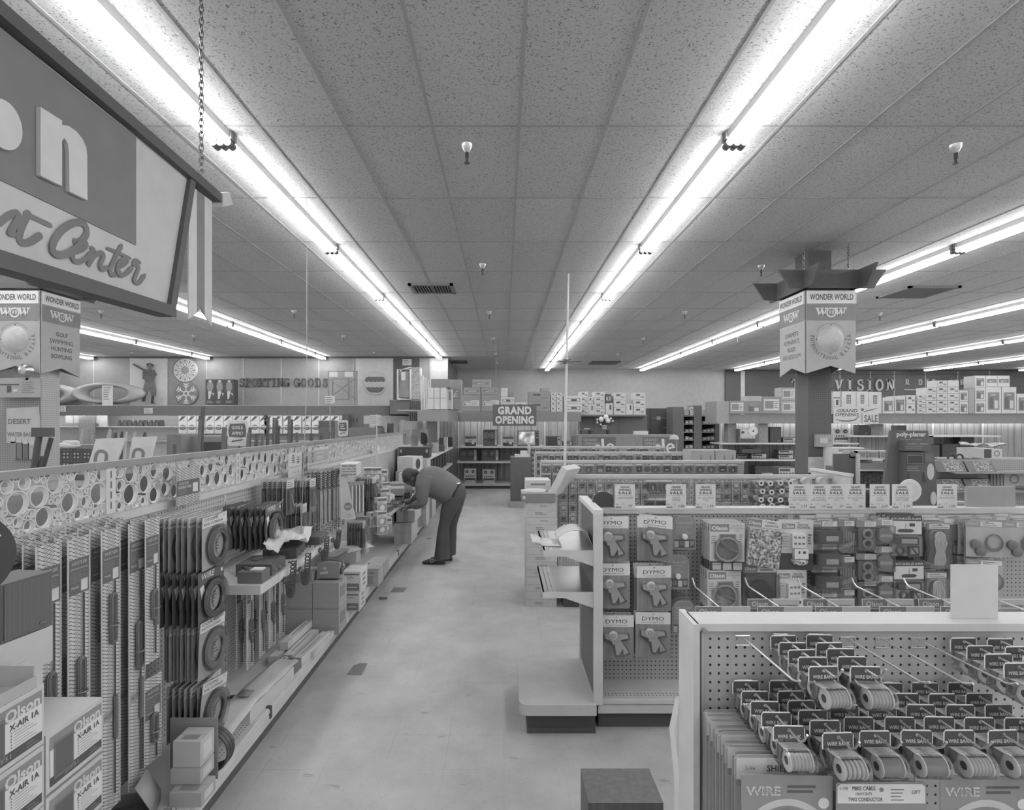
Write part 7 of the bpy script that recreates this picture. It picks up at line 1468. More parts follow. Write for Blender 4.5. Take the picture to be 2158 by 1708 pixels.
for i, kk in enumerate(('g176', 'g105', 'g172')):
    lo = {0: [(yl[0], B[0][1]), (yl[1], B[1][1])], 1: [(yl[1], B[1][1]), ((yl[1]+yl[2])/2, B[2][1]), (yl[2], B[3][1])], 2: [(yl[2], B[3][1]), (yl[3], B[4][1])]}[i]
    m = MB(); m.prism([(yl[i], 2.87)]+lo+[(yl[i+1], 2.87)], -.002, .004, kk); m.build('stripe', fl, smooth=0)
# grand opening board and banner
u = .0116; go = thing('hanging_board', 'dark hanging board reading grand opening over the recorder shelves', 'sign', (px(1084.5, u), py(u), 0)); w_ = 92*u/2; z0, z1 = pz(898, u), pz(853, u)
m = MB(); m.box(-w_, w_, 0, .02, z0, z1, 'g88'); m.text('GRAND', 0, z1-.145, .2, 'g200', w_*1.55, -.003, .05, 0, 1.1); m.text('OPENING', 0, z1-.375, .2, 'g200', w_*1.78, -.003, .05, 0, 1.1); m.build('board', go)
for sx in (-.85, .85): m = MB(); m.cyl((sx*w_, .01, z1), (sx*w_, .01, ZC), .003, 'g150', 5); m.build('wire', go)
u = .01238; w_ = 95*u/2; h_ = 36*u; m = MB(); m.box(-w_, w_, 0, .012, -h_/2, h_/2, 'g182'); m.box(-.05, .05, .012, .134, -h_*.4, -h_*.2, 'g120'); k = 'g92'
m.text('GRAND', -w_*.38, h_*.28, h_*.2, k, w_*.92, -.002, .03, .25); m.text('OPENING', -w_*.4, h_*.04, h_*.2, k, w_*1.05, -.002, .03, .25); m.text('SALE', w_*.66, -h_*.18, h_*.42, k, w_*.6, -.002, .03); m.disc(w_*.28, h_*.34, h_*.09, k, -.002, 16); m.prism([(w_*.2, h_*.2), (w_*.3, h_*.12), (w_*.3, -h_*.46), (w_*.22, -h_*.46)], -.002, -.001, 'g150')
stroke(m, [(w_*.32, h_*.2), (w_*.6, h_*.3), (w_*.95, h_*.42)], h_*.07, k, -.002, True); stroke(m, [(-w_*.9, -h_*.22), (-w_*.6, -h_*.33), (-w_*.3, -h_*.33), (-w_*.05, -h_*.26), (w_*.15, -h_*.05)], h_*.08, k, -.002, True)
tag(m.build('sale_banner', None, (px(1804, u), py(u), pz(876, u))), 'white grand opening sale banner before the television shelves', 'sign')
# ================================================================ television department
uv = .0125
canopy('grey fascia over the television and stereo shelves', 1517, 2300, 874, 893, uv, .7, 'g120'); plain('fascia_end', 'pale block closing the aisle end of the television fascia', 'canopy', 1510, 1536, 846, 893, uv-.0001, .8, 'g138', None)
tv = thing('display_shelving', 'wood panelled shelving with stereo sets and speakers', 'shelving', (0, py(.01315), 0)); u = .01315
m = MB(); m.box(px(1524, u), px(2250, u), 0, .03, 0, pz(876, u), 'panel142'); m.build('back_panel', tv, smooth=0)
for z, xa, xb in ((pz(934, uv), 1518, 1810), (pz(918.5, uv), 1790, 2110), (pz(969, uv), 1518, 2250), (pz(1020, uv), 1518, 2250)): m = MB(); m.box(px(xa, uv), px(xb, uv), py(uv)-py(.01315), 0, z-.04, z, 'g182'); m.build('shelf', tv)
m = MB(); m.box(px(1518, uv), px(2250, uv), -.4, 0, 0, pz(1020, uv)-.05, 'g70'); m.build('kick_plate', tv)
for x in (1520, 1789, 1965, 2070): m = MB(); m.box(px(x, u)-.025, px(x, u)+.025, -.02, 0, .2, pz(893, u), 'g184'); m.build('upright', tv)
for i in range(6): shelf_lamp('lit tube under the television fascia, %s of its run' % ORD[i+1], 1522+110*i, 1628+110*i, 887, .0130)
za, zc_, zd = pz(934, uv), pz(969, uv), pz(918.5, uv)
def spk_box(lab, x0, x1, y0, y1, k, zb): plain('speaker_box', lab, 'speaker', x0, x1, y0, y1, uv+.0002, .25, k, zb, lambda m, w_, h_: (m.rect(-w_*.42, w_*.42, .03, h_-.03, k, -.002), m.rect(w_*.2, w_*.34, .05, .07, 'g170', -.003)), 'speakers on the television shelves')
spk_box('pale cloth speaker at the aisle end of the television shelves', 1534, 1552, 893, 934, 'foam', za); spk_box('pale cloth speaker beside the reel deck', 1599, 1619, 893, 934, 'foam', za); spk_box('dark lattice speaker beside the pale cloth speaker', 1623, 1646, 900, 934, 'g66', za)
rd = thing('reel_recorder', 'pale faced reel deck with one large white reel', 'recorder', (px(1576, uv), py(uv)+.02, za)); m = MB(); m.box(-.21, .21, 0, .25, 0, .37, 'g90'); m.rect(-.19, .2, .12, .36, 'g182', -.002); m.rect(-.19, .2, .02, .11, 'g70', -.002)
for i in range(5): m.disc(-.15+.07*i, .15, .014, 'g80', -.003, 10)
m.build('case', rd); m = MB(); m.lathe([(0, -.03), (.12, -.03), (.12, -.01)], 'g196', 26, (.14, 0, .31), 'y'); m.disc(.14, .31, .025, 'g60', -.031); m.build('reel', rd); m = MB(); m.lathe([(0, -.03), (.035, -.03), (.035, -.01)], 'g80', 16, (-.13, 0, .28), 'y'); m.build('hub', rd)
recorder('small pale tuner beside the column', 1650, 1679, 922, 934, 4, uv+.0002, za)
recorder('pale tuner on the middle television shelf', 1583, 1616, 956, 969, 4, uv+.0002, zc_); recorder('upper receiver of the stacked pair', 1640, 1672, 949, 959, 4, uv+.0002, zc_+.127); recorder('lower receiver of the stacked pair', 1640, 1672, 959, 969, 4, uv+.0002, zc_); recorder('reel deck with patterned face right of the column', 1757, 1789, 904, 934, 3, uv+.0002, za)
m = MB(); m.box(-.25, .25, 0, .3, 0, .11, 'g66'); m.lathe([(0, .16), (.12, .155), (.12, .13), (.05, .115)], 'g60', 20, (.02, .15, 0)); tag(m.build('record_player', None, (px(1585, uv), py(uv)+.05, zc_+.165)), 'dark record player stacked over the pale tuner', 'record player'); recorder('dark receiver under the record player', 1552, 1582, 957, 969, 4, uv+.0004, zc_)
for i, (a, b) in enumerate(((1548, 1565), (1592, 1620), (1620, 1643), (1650, 1675))): spk_box('dark low speaker %s on the bottom television shelf' % ORD[i+1], a, b, 982, 1020, 'g64' if i != 3 else 'g72', pz(1020, uv))
for i, (a, b, c, k) in enumerate(((1811, 1830, 896, 'g62'), (1836, 1862, 894, 'g120'), (1892, 1910, 897, 'g64'), (1895, 1908, 899, 'g70'))):
    if i < 3: spk_box(('dark box speaker under the sale banner', 'perforated grey speaker under the television fascia', 'dark speaker over the dark display stand')[i], a, b, c, 918.5, k, zd)
for i, (a, b, c, d, k) in enumerate(((1958, 1967, 919, 936, 'g80'), (1960, 1980, 938, 954, 'g66'), (1986, 2022, 936, 954, 'g62'), (2024, 2053, 922, 952, 'g58'), (1968, 2005, 953, 963, 'g180'))): plain('stereo_item', ('small grey speaker', 'dark receiver', 'dark long receiver', 'tall dark speaker', 'white long receiver')[i]+' on the shelf beyond the dark display stand', 'electronics', a, b, c, d, uv+.0001*i, .25, k, zc_ if i != 0 else None)
recorder('record player with a dark lid by the column foot', 1640, 1676, 985, 1003, 4, .0098, pz(1003, .0098)); plain('low_table', 'grey low table behind the second pegboard gondola', 'table', 1634, 1690, 1003.2, 1010, .0098, .6, 'g130', 0)
TB = [(1537, 1570, 845, 872.5, 'g130', 6), (1570, 1606, 847, 872.5, 'g124', 8), (1606, 1646, 836, 872.5, 'g128', 6), (1574, 1606, 835, 847, 'g150', 0), (1646, 1678, 817, 845, 'g150', 6), (1646, 1678, 845, 872.5, 'g150', 6), (1755, 1772, 825, 872.5, 'g180', 4), (1773, 1804, 825, 872.5, 'g184', 7), (1804.5, 1830, 825, 872.5, 'g184', 7), (1830.5, 1858, 826, 872.5, 'g184', 7), (1860, 1884, 838, 872.5, 'g186', 8), (1885, 1908, 835, 872.5, 'g182', 8), (1910, 1929, 833, 852, 'g186', 3), (1910, 1929, 852, 872.5, 'g186', 3)]
TB += [(1933, 1951, 833+9.9*i, 842.9+9.9*i, 'g184', 3) for i in range(4)]
TB += [(1951.5, 1974, 817+13.9*i, 830.9+13.9*i, 'g184', 3) for i in range(4)]+[(1974.5, 1997, 802, 816, 'g186', 3)]+[(1974.5, 1997, 816+14.1*i, 830.1+14.1*i, 'g182', 3) for i in range(4)]+[(1997.5, 2021, 802, 816, 'g188', 0)]+[(1997.5, 2021, 816+14.1*i, 830.1+14.1*i, 'g184', 3) for i in range(4)]
TB += [(2022, 2040, 823, 847, 'g184', 8), (2022, 2040, 847, 872.5, 'g184', 8), (2040.5, 2054, 820, 872.5, 'g140', 0), (2054.5, 2077, 792, 818, 'g186', 8), (2054.5, 2077, 818, 845, 'g186', 8), (2054.5, 2077, 845, 872.5, 'g186', 8), (2077.5, 2110, 816, 872.5, 'g186', 8), (2078, 2102, 792, 816, 'g186', 1), (2102.5, 2128, 792, 816, 'g186', 1), (2111, 2142, 816, 872.5, 'g186', 8), (2143, 2170, 830, 872.5, 'g186', 8)]
for i, (a, b, c, d, k, st) in enumerate(TB): lab_box(a, b, c, min(d, 873.8), uv-.00005, .35, k, '%s carton %s along the television fascia, counted from its aisle end' % ('tall' if d-c > 30 else 'stacked' if d-c < 20 else 'printed', ORD[i+1]), st, None, 'cartons on the television fascia')
# cartons at the end of the fourth gondola
for i, (a, b) in enumerate(((1456, 1506), (1508, 1551))):
    for r in range(3): plain('carton', 'large brown carton at the far gondola end, %s column, %s tier' % (('first', 'second')[i], ('lowest', 'middle', 'top')[r]), 'carton', a, b, 943, 973, .0077, .4, 'carton', .1+.4*r, lambda m, w_, h_: (m.rect(-w_*.1, -w_*.04, h_*.2, h_*.8, 'g110', -.002), m.rect(w_*.3, w_*.36, h_*.2, h_*.8, 'g110', -.002)), 'brown cartons at the far gondola end').scale.z = .4/(pz(943, .0077)-(.1+.4*r))
plain('pallet', 'low pallet under the large brown cartons', 'pallet', 1455, 1552, 1090, 1100, .0077, .4, 'g90', 0).scale.z = .1/(pz(1090, .0077))
# ================================================================ display stands behind the sale gondola
u = .0043
pp = thing('speaker_display', 'dark cardboard speaker display stand with punched slots', 'display stand', (px(1920, u), py(u), 0)); zt = pz(908, u); w_ = .17
q = lambda x, y: (px(x, u)-px(1920, u), pz(y, u))
m = MB(); m.prism([q(1878, 908), q(1862, 1030), (q(1862, 1030)[0]-.12, 0), (q(1975, 1060)[0]+.12, 0), q(1972, 1060), q(1956, 908)], .0, .03, 'g78'); m.build('back_board', pp)
m = MB(); m.prism([q(1896, 953), q(1894, 1066), (q(1894, 1066)[0]-.02, 0), (q(1962, 1066)[0]+.05, 0), q(1962, 1066), q(1954, 953)], -.08, 0, 'g74'); m.rect(*[q(1896, 0)[0], q(1931, 0)[0]], q(0, 978)[1], q(0, 957)[1], 'g50', -.082)
a, b = q(1898, 976); c, d = q(1929, 959); m.tube([(a, -.084, b), (c, -.084, b), (c, -.084, d), (a, -.084, d), (a, -.084, b)], .004, 'g110', 4)
for x in (1899, 1931): m.prism([q(x, 993), q(x+5, 1014), q(x-1, 1014)], -.084, -.081, 'g45')
m.lines(q(1898, 0)[0], q(1930, 0)[0], q(0, 992)[1], q(0, 981)[1], 3, 'g130', -.083); m.rect(q(1934, 0)[0], q(1952, 0)[0], q(0, 973)[1], q(0, 956)[1], 'g88', -.083); m.build('front_panel', pp, smooth=0)
m = MB(); m.box(q(1894, 0)[0], q(1948, 0)[0], -.075, 0, q(0, 950)[1], q(0, 929)[1], 'g76'); m.text('Outdoors - Indoors', 0, q(0, 935)[1], .02, 'g150', .18, -.077, 0); m.lines(q(1896, 0)[0], q(1946, 0)[0], q(0, 946)[1], q(0, 939)[1], 2, 'g120', -.077); m.build('pocket', pp)
m = MB(); m.text('poly-planar', 0, q(0, 917)[1], .055, 'g190', .265, -.003, .035); m.text('The "anywhere" Speaker', 0, q(0, 927)[1], .02, 'g150', .2, -.003, .005); m.build('lettering', pp)
for cx, cy, r, a0 in ((1946, 993, 17, 90), (1952, 1048, 14, -90)):
    m = MB(); pts = [q(cx+(r*.45)*math.cos(R(t_)), cy-r*math.sin(R(t_))) for t_ in range(0, 360, 20)]; m.prism(pts, -.084, -.08, 'g165'); m.build('round_cutout', pp, smooth=0)
m = MB(); c = P(1917, 1045, .00294); m.lathe([(0, -.006), (.07, -.006), (.072, 0)], 'g188', 32, (0, 0, 0), 'y'); m.ringf(0, 0, .03, .032, 'g150', -.007); m.ringf(0, 0, .045, .047, 'g150', -.007); m.box(-.02, .02, 0, .01, -.0985, 0, 'g150'); tag(m.build('round_plate', None, (c[0], c[1], 1.335)), 'white round speaker plate behind the extension cord tag', 'speaker plate')
# cassette shelves
u = .0049; ts = thing('cassette_shelf_unit', 'low white shelf unit packed with cassettes behind the column', 'shelf unit', (0, py(u), 0))
m = MB(); m.box(px(1757, u), px(1806, u), -.0, .02, 0, pz(957, u), 'g84'); m.build('side_panel', ts); m = MB(); m.box(px(1803, u), px(1808.8, u), -.03, .295, 0, pz(956, u), 'g182'); m.build('upright', ts)
for y_ in (966, 990, 1030): m = MB(); m.box(px(1809, u), px(1876, u), -.02, .3, pz(y_, u)-.015, pz(y_, u), 'g186'); m.build('shelf', ts)
m = MB(); m.box(px(1809, u), px(1880, u), .3, .32, 0, pz(950, u), 'g120'); m.build('back_panel', ts)
for c in range(7): 
    for r in range(10): plain('cassette', 'dark cassette case, stack %s level %s under the shelf' % (ORD[c+1], ORD[r+1]), 'cassette', 1812+8.6*c+(r % 2), 1819.5+8.6*c+(r % 2), 994+3.6*r, 997.4+3.6*r, u+.00002, .12, ('g60', 'g74', 'g66')[(r+c) % 3], None, None, 'cassettes in the shelf unit')
for i, (a, b) in enumerate(((1790, 1808), (1800, 1826), (1829, 1851), (1854, 1878))): plain('clear_box', 'clear plastic boxed item %s on the cassette shelf unit' % ORD[i+1], 'boxed item', a, b, 951, 965.8, u, .12, 'g150g', None, lambda m, w_, h_: m.rect(-w_*.4, w_*.4, h_*.2, h_*.8, 'g120', -.002), 'clear boxes on the cassette shelves')
plain('white_carton', 'white carton with script lettering behind the column', 'carton', 1752, 1822, 944, 966, .0056, .2, 'g188', 0, lambda m, w_, h_: m.text('Sonora', -w_*.12, h_-.05, .045, 'g80', .12, -.002, .01)); plain('grey_carton', 'dark grey open carton beside the column foot', 'carton', 1757, 1806, 984, 1030, .0052, .15, 'g92', 0); plain('reel_case', 'row of clear reel cases on the middle cassette shelf', 'case', 1811, 1874, 976, 989.5, u, .1, 'g120g', None)
plain('price_dispenser', 'white slotted card dispenser at the shelf unit edge', 'dispenser', 1869, 1886, 962, 983, .00487, .06, 'g176', None, lambda m, w_, h_: m.rect(-w_*.4, w_*.3, h_*.1, h_*.45, 'g192', -.002)); 
vt = thing('tape_viewer', 'dark round tape splicer behind the insulating tape tag', 'tape splicer', (px(1810, .00296), py(.00296), 1.237)); m = MB(); m.lathe([(0, -.05), (.075, -.05), (.08, 0)], 'g56', 26, (0, 0, .02), 'y'); m.build('body', vt); m = MB(); m.lathe([(.0, -.05), (.03, -.05), (.035, -.02)], 'g130m', 16, (-.02, 0, .11), 'y'); m.build('knob', vt)
# car stereo display at the frame edge
u = .0045; cd = thing('car_stereo_display', 'pegboard display of boxed car stereos beside the dark display stand', 'display', (0, py(u), 0))
m = MB(); m.box(px(1976, u), px(2300, u), 0, .02, 0, pz(968, u), 'peg140_20'); m.build('pegboard', cd, smooth=0); m = MB(); m.box(px(1969, u), px(1976, u), -.02, .3, 0, pz(972, u), 'g150'); m.build('upright', cd)
for y_, x0 in ((992, 1975), (1030, 1975)): m = MB(); m.box(px(x0, u), px(2300, u), -.2, 0, pz(y_, u)-.012, pz(y_, u), 'g130'); m.build('shelf', cd)
for i, (a, b, y0, y1, uu_) in enumerate(((1980, 2042, 968, 991.5, .00434), (2046, 2104, 969, 991.5, .00434), (1982, 2040, 1011, 1029.5, .00434), (2044, 2100, 1010, 1029.5, .00434))):
    z0 = pz((992, 992, 1030, 1030)[i], u); w_ = (b-a)*uu_; h_ = .1; m = MB(); m.prism([(-.0, 0), (-.0, h_), (-.09, h_), (-.15, 0)], -w_/2, w_/2, 'g100', 'x')
    f_ = lambda s_, t_: (w_*s_, -.15+.06*t_-.002, h_*t_)
    m.poly([f_(-.2, .08), f_(.42, .08), f_(.42, .9), f_(-.2, .9)], 'crinkle'); m.tube([f_(-.22, .06), f_(.45, .06), f_(.45, .94), f_(-.22, .94), f_(-.22, .06)], .003, 'g165', 4)
    tag(m.build('car_stereo_box', None, (px((a+b)/2, uu_), py(u)-.015, z0+.001)), ('first upper', 'second upper', 'first lower', 'second lower')[i]+' boxed car stereo on the pegboard display', 'boxed stereo', 'boxed car stereos')
for i in range(5): plain('carded_accessory', 'carded accessory %s hanging past the boxed car stereos' % ORD[i+1], 'carded part', 2088+7*i, 2130+7*i, 991.5, 1025, .00448-.00001*i, .01, 'g150' if i < 4 else 'g160', None, lambda m, w_, h_: m.ringf(0, h_*.45, h_*.22, h_*.3, 'g110', -.002), 'carded accessories at the frame edge')
plain('grey_board', 'plain grey board lying behind the headphone tag', 'board', 2038, 2140, 1026, 1062, .00294, .02, 'g132', 1.2355); plain('white_pad', 'white folded leaflets on the rail behind the headphone tag', 'leaflet', 2012, 2036, 1058, 1064, .00305, .04, 'g190', 1.2355)
crumple('plastic_bag', 'clear crumpled bag on the white cartons at the frame edge', 'bag', at(2070, 941, .0052), .38, .2, .05, 9, 'g160g'); plain('white_carton', 'white carton with a round badge under the crumpled bag', 'carton', 2048, 2092, 945, 967, .0052, .2, 'g186', None); plain('white_carton', 'white carton with dark bands beside the frame edge', 'carton', 2074, 2112, 947, 966, .0050, .2, 'g184', None, lambda m, w_, h_: (m.rect(-w_*.5, -w_*.1, 0, h_, 'g64', -.002), m.ringf(w_*.2, h_*.5, h_*.25, h_*.32, 'g80', -.002))); plain('carton_ledge', 'grey ledge carrying the white cartons at the frame edge', 'ledge', 1985, 2200, 967.3, 975, .0053, .3, 'g120', 0)
for i, x in enumerate((2005, 2022)): m = MB(); m.torus((0, 0, 0), .035, .01, 'g56', 'y', 18, 6); c = at(x, 961, .0048); tag(m.build('dark_headset', None, (c[0], c[1], pz(967.3, .0053)+.047)), '%s dark ring headset on the grey ledge' % ('first', 'second')[i], 'headset')
# ================================================================ carton stack with open record player, mast
us_ = .00452
for k in range(7):
    m = MB(); m.box(-.145, .145, 0, .38, 0, .140, 'g172'); m.rect(-.145, .145, .068, .071, 'g140', -.0006); m.lines(-.06, .06, .02, .05, 2, 'g90', -.001); m.text('FRAGILE', .02, .105, .016, 'g110', .07, -.001, .02, 0, 1, 'c', R(180))
    tag(m.build('stacked_carton', None, (px(1141+(k % 2), us_), py(us_), .001+.142*k), smooth=0), 'pale carton in the stack under the record player, %s from the floor' % ORD[k+1], 'carton', 'cartons under the record player')
rp = thing('record_player', 'portable record player with its lid open on the carton stack', 'record player', (px(1136, us_), py(us_), .997))
m = MB(); m.box(-.165, .15, -.02, .30, 0, .085, 'g112', top='g176'); m.rect(-.155, -.13, .03, .06, 'g176', -.021); m.build('base', rp)
m = MB(); m.lathe([(0, 0), (.125, 0), (.127, .012), (.11, .016), (.03, .016), (.028, .02), (0, .02)], 'g184', 30, (-.03, .13, .087)); m.build('platter', rp)
m = MB(); m.tube([(.11, .24, .1), (.11, .24, .12), (.1, .1, .115), (.06, .05, .1)], .006, 'g190m', 6); m.cyl((.12, .02, .085), (.12, .02, .12), .01, 'g60', 8); m.build('tone_arm', rp)
m = MB(); m.T = Matrix.Translation((.15, 0, .07)) @ Matrix.Rotation(R(28), 4, 'Y'); m.box(0, .012, -.02, .30, 0, .28, 'g176'); m.box(-.06, 0, -.02, -.01, 0, .28, 'g184'); m.box(-.06, 0, .29, .30, 0, .28, 'g184'); m.box(-.06, 0, -.01, .29, 0, .01, 'g184'); m.box(-.06, 0, -.01, .29, .27, .28, 'g184'); m.T = None; m.build('lid', rp, rot=(0, 0, R(-30)), loc=(.02, .08, 0))
plain('white_carton', 'long white carton standing behind the open record player', 'carton', 1108, 1160, 1013, 1046, .0049, .3, 'g188', 0, lambda m, w_, h_: m.rect(-w_*.3, w_*.3, h_-.05, h_-.03, 'g120', -.002))
ma = thing('aerial_mast', 'tall pale aerial mast rising among the pegboard gondolas', 'aerial', (px(1186, .00595), py(.00595), 0)); zt = pz(577, .00595)
m = MB(); m.cyl((0, 0, 0), (px(1198, .00595)-px(1186, .00595), 0, zt), .024, 'g186', 10, .012); m.build('pole', ma)
zs = pz(763, .00595); dx = (px(1191.5, .00595)-px(1186, .00595))
for i in range(8): a = R(45*i+10); m = MB(); m.cyl((dx, 0, zs), (dx+.21*math.cos(a), .21*math.sin(a), zs+.01*math.sin(3*a)), .005, 'g70', 5); m.build('radial', ma)
m = MB(); m.cyl((dx, 0, zs-.03), (dx, 0, zs+.03), .03, 'g90', 10); m.build('clamp', ma); m = MB(); m.lathe([(0, 0), (.15, 0), (.15, .02), (.03, .04), (0, .04)], 'g90', 16); m.build('base', ma)
# papers on the end cap shelf
t = thing('printed_sheet', 'curled printed sheets lying on the upper end cap shelf', 'paper', (px(1246, uG1), py(uG1), 1.0365))
m = MB(); vs = []; n = 9
for j in range(2):
    for i in range(n): a = i/(n-1); vs.append((-.37+.17*a, -.15+.22*j-.03*a, .002+.02*(1-a)*(a < .3)))
m.add(vs, [(i, i+1, n+i+1, n+i) for i in range(n-1)], 'g184'); o = m.build('flat_sheet', t); o.modifiers.new('t', 'SOLIDIFY').thickness = .0015
m = MB(); vs = []
for j in range(2):
    for i in range(n): a = R(200-25*i); vs.append((-.15+.05*math.cos(a)+.016*i-.03, -.17+.2*j, .05+.045*math.sin(a) if i < 7 else .02-.008*(i-6)))
m.add(vs, [(i, i+1, n+i+1, n+i) for i in range(n-1)], 'g178'); o = m.build('curled_sheet', t); o.modifiers.new('t', 'SOLIDIFY').thickness = .0015
# left side odds and ends by the white column
u = .00546
m = MB(); m.prism([(-.17, -.22), (.14, -.22), (.2, -.17), (.18, .2), (-.17, .18)], 0, .03, 'g160'); m.text('DESERT', -.02, .03, .06, 'g90', .26, -.002, .02); m.text('WATER BAG', -.02, -.12, .05, 'g90', .28, -.002, .02); tag(m.build('cloth_bag', None, at(45, 894, u)), 'pale cloth bag with curved lettering hanging by the white column', 'bag')
plain('signal_board', 'pale board with a dark T mark behind the hanging bag', 'board', -10, 84, 797, 838, .0054, .03, 'g140', None, lambda m, w_, h_: (m.rect(-.2, .02, h_*.62, h_*.7, 'g70', -.002), m.rect(-.12, -.07, h_*.25, h_*.6, 'g66', -.002), m.lines(.05, .2, h_*.2, h_*.8, 6, 'g110', -.002), m.rect(-.05, 0, h_*.3, h_*.42, 'g180', -.003))); plain('pegboard_stand', 'grey pegboard panel beneath the pale board', 'panel', -30, 84, 838, 1000, .0055, .02, 'peg120_25', 0)
m = MB(); m.lathe([(0, -.08), (.045, -.07), (.075, -.03), (.08, 0), (0, .04)], 'g165m', 20, (0, 0, 0), 'y'); m.box(-.015, .015, 0, .03, -.11, -.04, 'g120'); tag(m.build('emergency_lamp', None, at(57, 781, .0054)), 'round emergency lamp under the hunting hanging sign', 'lamp')
for i in range(4): plain('blister_bag', 'bagged item %s hanging low by the white column' % ORD[i+1], 'bagged item', 22+13*i, 33+13*i, 922+3*i, 968, .00546, .04, ('g120', 'g100', 'g90', 'g140')[i], None, lambda m, w_, h_: m.rect(-w_*.45, w_*.45, h_*.8, h_, 'g170', -.002), 'bagged items by the white column')
# ================================================================ the stooping man
pu = .00597; PY0 = py(pu)
def pp_(zx, zy): return ((820+zx/7.117-CX)*pu, H-(960+zy/7.117-CY)*pu)
def loft(m, rings, k, n=16):
    vs = []; fs = []
    for (bx, bz), (fx, fz), rb, yo in rings:
        B = Vector((*pp_(bx, bz),)); F_ = Vector((*pp_(fx, fz),)); c = (B+F_)/2; v = (B-F_)/2
        for j in range(n): a = 2*math.pi*j/n; p = c+v*math.cos(a); vs.append((p.x, yo+rb*math.sin(a), p.y))
    q = len(rings)
    for i in range(q-1):
        for j in range(n): fs.append((i*n+j, i*n+(j+1) % n, (i+1)*n+(j+1) % n, (i+1)*n+j))
    fs += [tuple(range(n-1, -1, -1)), tuple(range((q-1)*n, q*n))]
    m.add(vs, fs, k)
def limb(m, pts, k, n=12):                         # (zx, zy, y offset, radius)
    m.tube([(*[pp_(a, b)[0]], y, pp_(a, b)[1]) for a, b, y, r in pts], [r for *_, r in pts], k, n)
def fuse(o, vox, it=6, fac=.5):
    md = o.modifiers.new('fuse', 'REMESH'); md.mode = 'VOXEL'; md.voxel_size = vox; md.use_smooth_shade = True
    s = o.modifiers.new('smooth', 'SMOOTH'); s.iterations = it; s.factor = fac
SK = 'g74'
m = MB()
hx, hz = pp_(330, 322); m.ball((hx, 0, hz), (.098, .076, .085), SK, 20, 14)
jx, jz = pp_(372, 400); m.ball((jx, 0, jz), (.062, .058, .062), SK, 16, 12); cx_, cz_ = pp_(405, 445); m.ball((cx_, 0, cz_), (.03, .034, .03), SK, 12, 8)
bx_, bz_ = pp_(300, 405); m.ball((bx_, 0, bz_), (.05, .055, .03), SK, 12, 8)
nx, nz = pp_(345, 448); m.ball((nx, 0, nz), (.022, .014, .018), SK, 10, 8); lx, lz = pp_(382, 458); m.ball((lx, 0, lz), (.016, .024, .009), SK, 10, 8)
limb(m, [(370, 350, 0, .055), (450, 325, 0, .056), (540, 320, 0, .07)], SK)
loft(m, [((500, 225), (470, 440), .10, 0), ((650, 190), (620, 560), .15, 0), ((880, 270), (790, 660), .15, 0), ((1060, 420), (930, 640), .14, 0), ((1110, 560), (880, 720), .14, 0)], SK)
for s in (-1, 1):
    ox = 0 if s < 0 else 60
    limb(m, [((1000, 610) if s < 0 else (1040, 610))+(s*.09, .085), ((880, 930) if s < 0 else (960, 930))+(s*.09, .06), ((830, 1080) if s < 0 else (930, 1080))+(s*.09, .05), ((820, 1480) if s < 0 else (900, 1480))+(s*.09, .04), ((800, 1560) if s < 0 else (885, 1560))+(s*.09, .04)], SK)
    sh = [(545, 300, s*.15, .06), (525, 470, s*.19, .055), (530, 670, s*.19, .045), (440, 715, s*.17, .04), (370, 730, s*.13, .031)] if s < 0 else [(545, 300, .15, .06), (500, 460, .17, .05), (470, 600, .16, .045), (390, 650, .12, .04), (330, 690, .07, .031)]
    limb(m, sh, SK)
    w0 = sh[-1]; hd = [(w0[0]-25, w0[1]+12, w0[2]+.005, .036), (w0[0]-75, w0[1]+25, w0[2]+.012, .041), (w0[0]-110, w0[1]+38, w0[2]+.012, .034)]
    a0, b0 = pp_(hd[1][0], hd[1][1]); m.ball((a0, hd[1][2], b0), (.05, .042, .026), SK, 14, 10); limb(m, [(w0[0], w0[1], w0[2], .028), hd[0][:3]+(.028,), hd[1][:3]+(.03,)], SK, 10)
    for f_ in range(4):
        yo = w0[2]+.012+(-.030+.02*f_); L_ = (1., 1.12, 1.05, .85)[f_]; kx = w0[0]-105; kz = w0[1]+30-4*f_
        limb(m, [(kx+25, kz-8, yo, .0105), (kx-30*L_, kz+2, yo, .0095), (kx-52*L_, kz+32*L_, yo-.002, .0088), (kx-48*L_, kz+62*L_, yo-.003, .0075)], SK, 8)
    limb(m, [(w0[0]-50, w0[1]+35, w0[2]-.03*(1 if s < 0 else -1), .012), (w0[0]-85, w0[1]+68, w0[2]-.03*(1 if s < 0 else -1), .0105), (w0[0]-125, w0[1]+80, w0[2]-.015*(1 if s < 0 else -1), .009)], SK, 8)
pm = m.build('person', None, (0, PY0, 0)); fuse(pm, .0062, 3); tag(pm, 'man in grey pullover and dark flared trousers stooping over the radio shelf', 'person')
def child(nm, m, lab, vox, it=6): o = m.build(nm, pm); o['label'] = lab; (fuse(o, vox, it) if vox else None); return o
m = MB()
loft(m, [((445, 262), (452, 400), .075, 0), ((485, 208), (455, 480), .14, 0), ((560, 172), (500, 560), .185, 0), ((650, 157), (590, 630), .2, 0), ((760, 176), (680, 660), .2, 0), ((880, 236), (765, 712), .195, 0), ((985, 306), (812, 752), .185, 0), ((1082, 380), (850, 776), .175, 0)], 'g92', 20)
limb(m, [(560, 300, -.15, .1), (530, 440, -.2, .088), (535, 590, -.205, .08), (530, 665, -.2, .07), (455, 712, -.18, .058), (388, 733, -.14, .047)], 'g92', 14); limb(m, [(560, 300, .15, .1), (510, 450, .18, .085), (480, 580, .17, .07), (400, 640, .13, .052), (348, 680, .085, .044)], 'g92', 14)
child('pullover', m, 'grey long sleeved pullover', .011, 8)
m = MB()
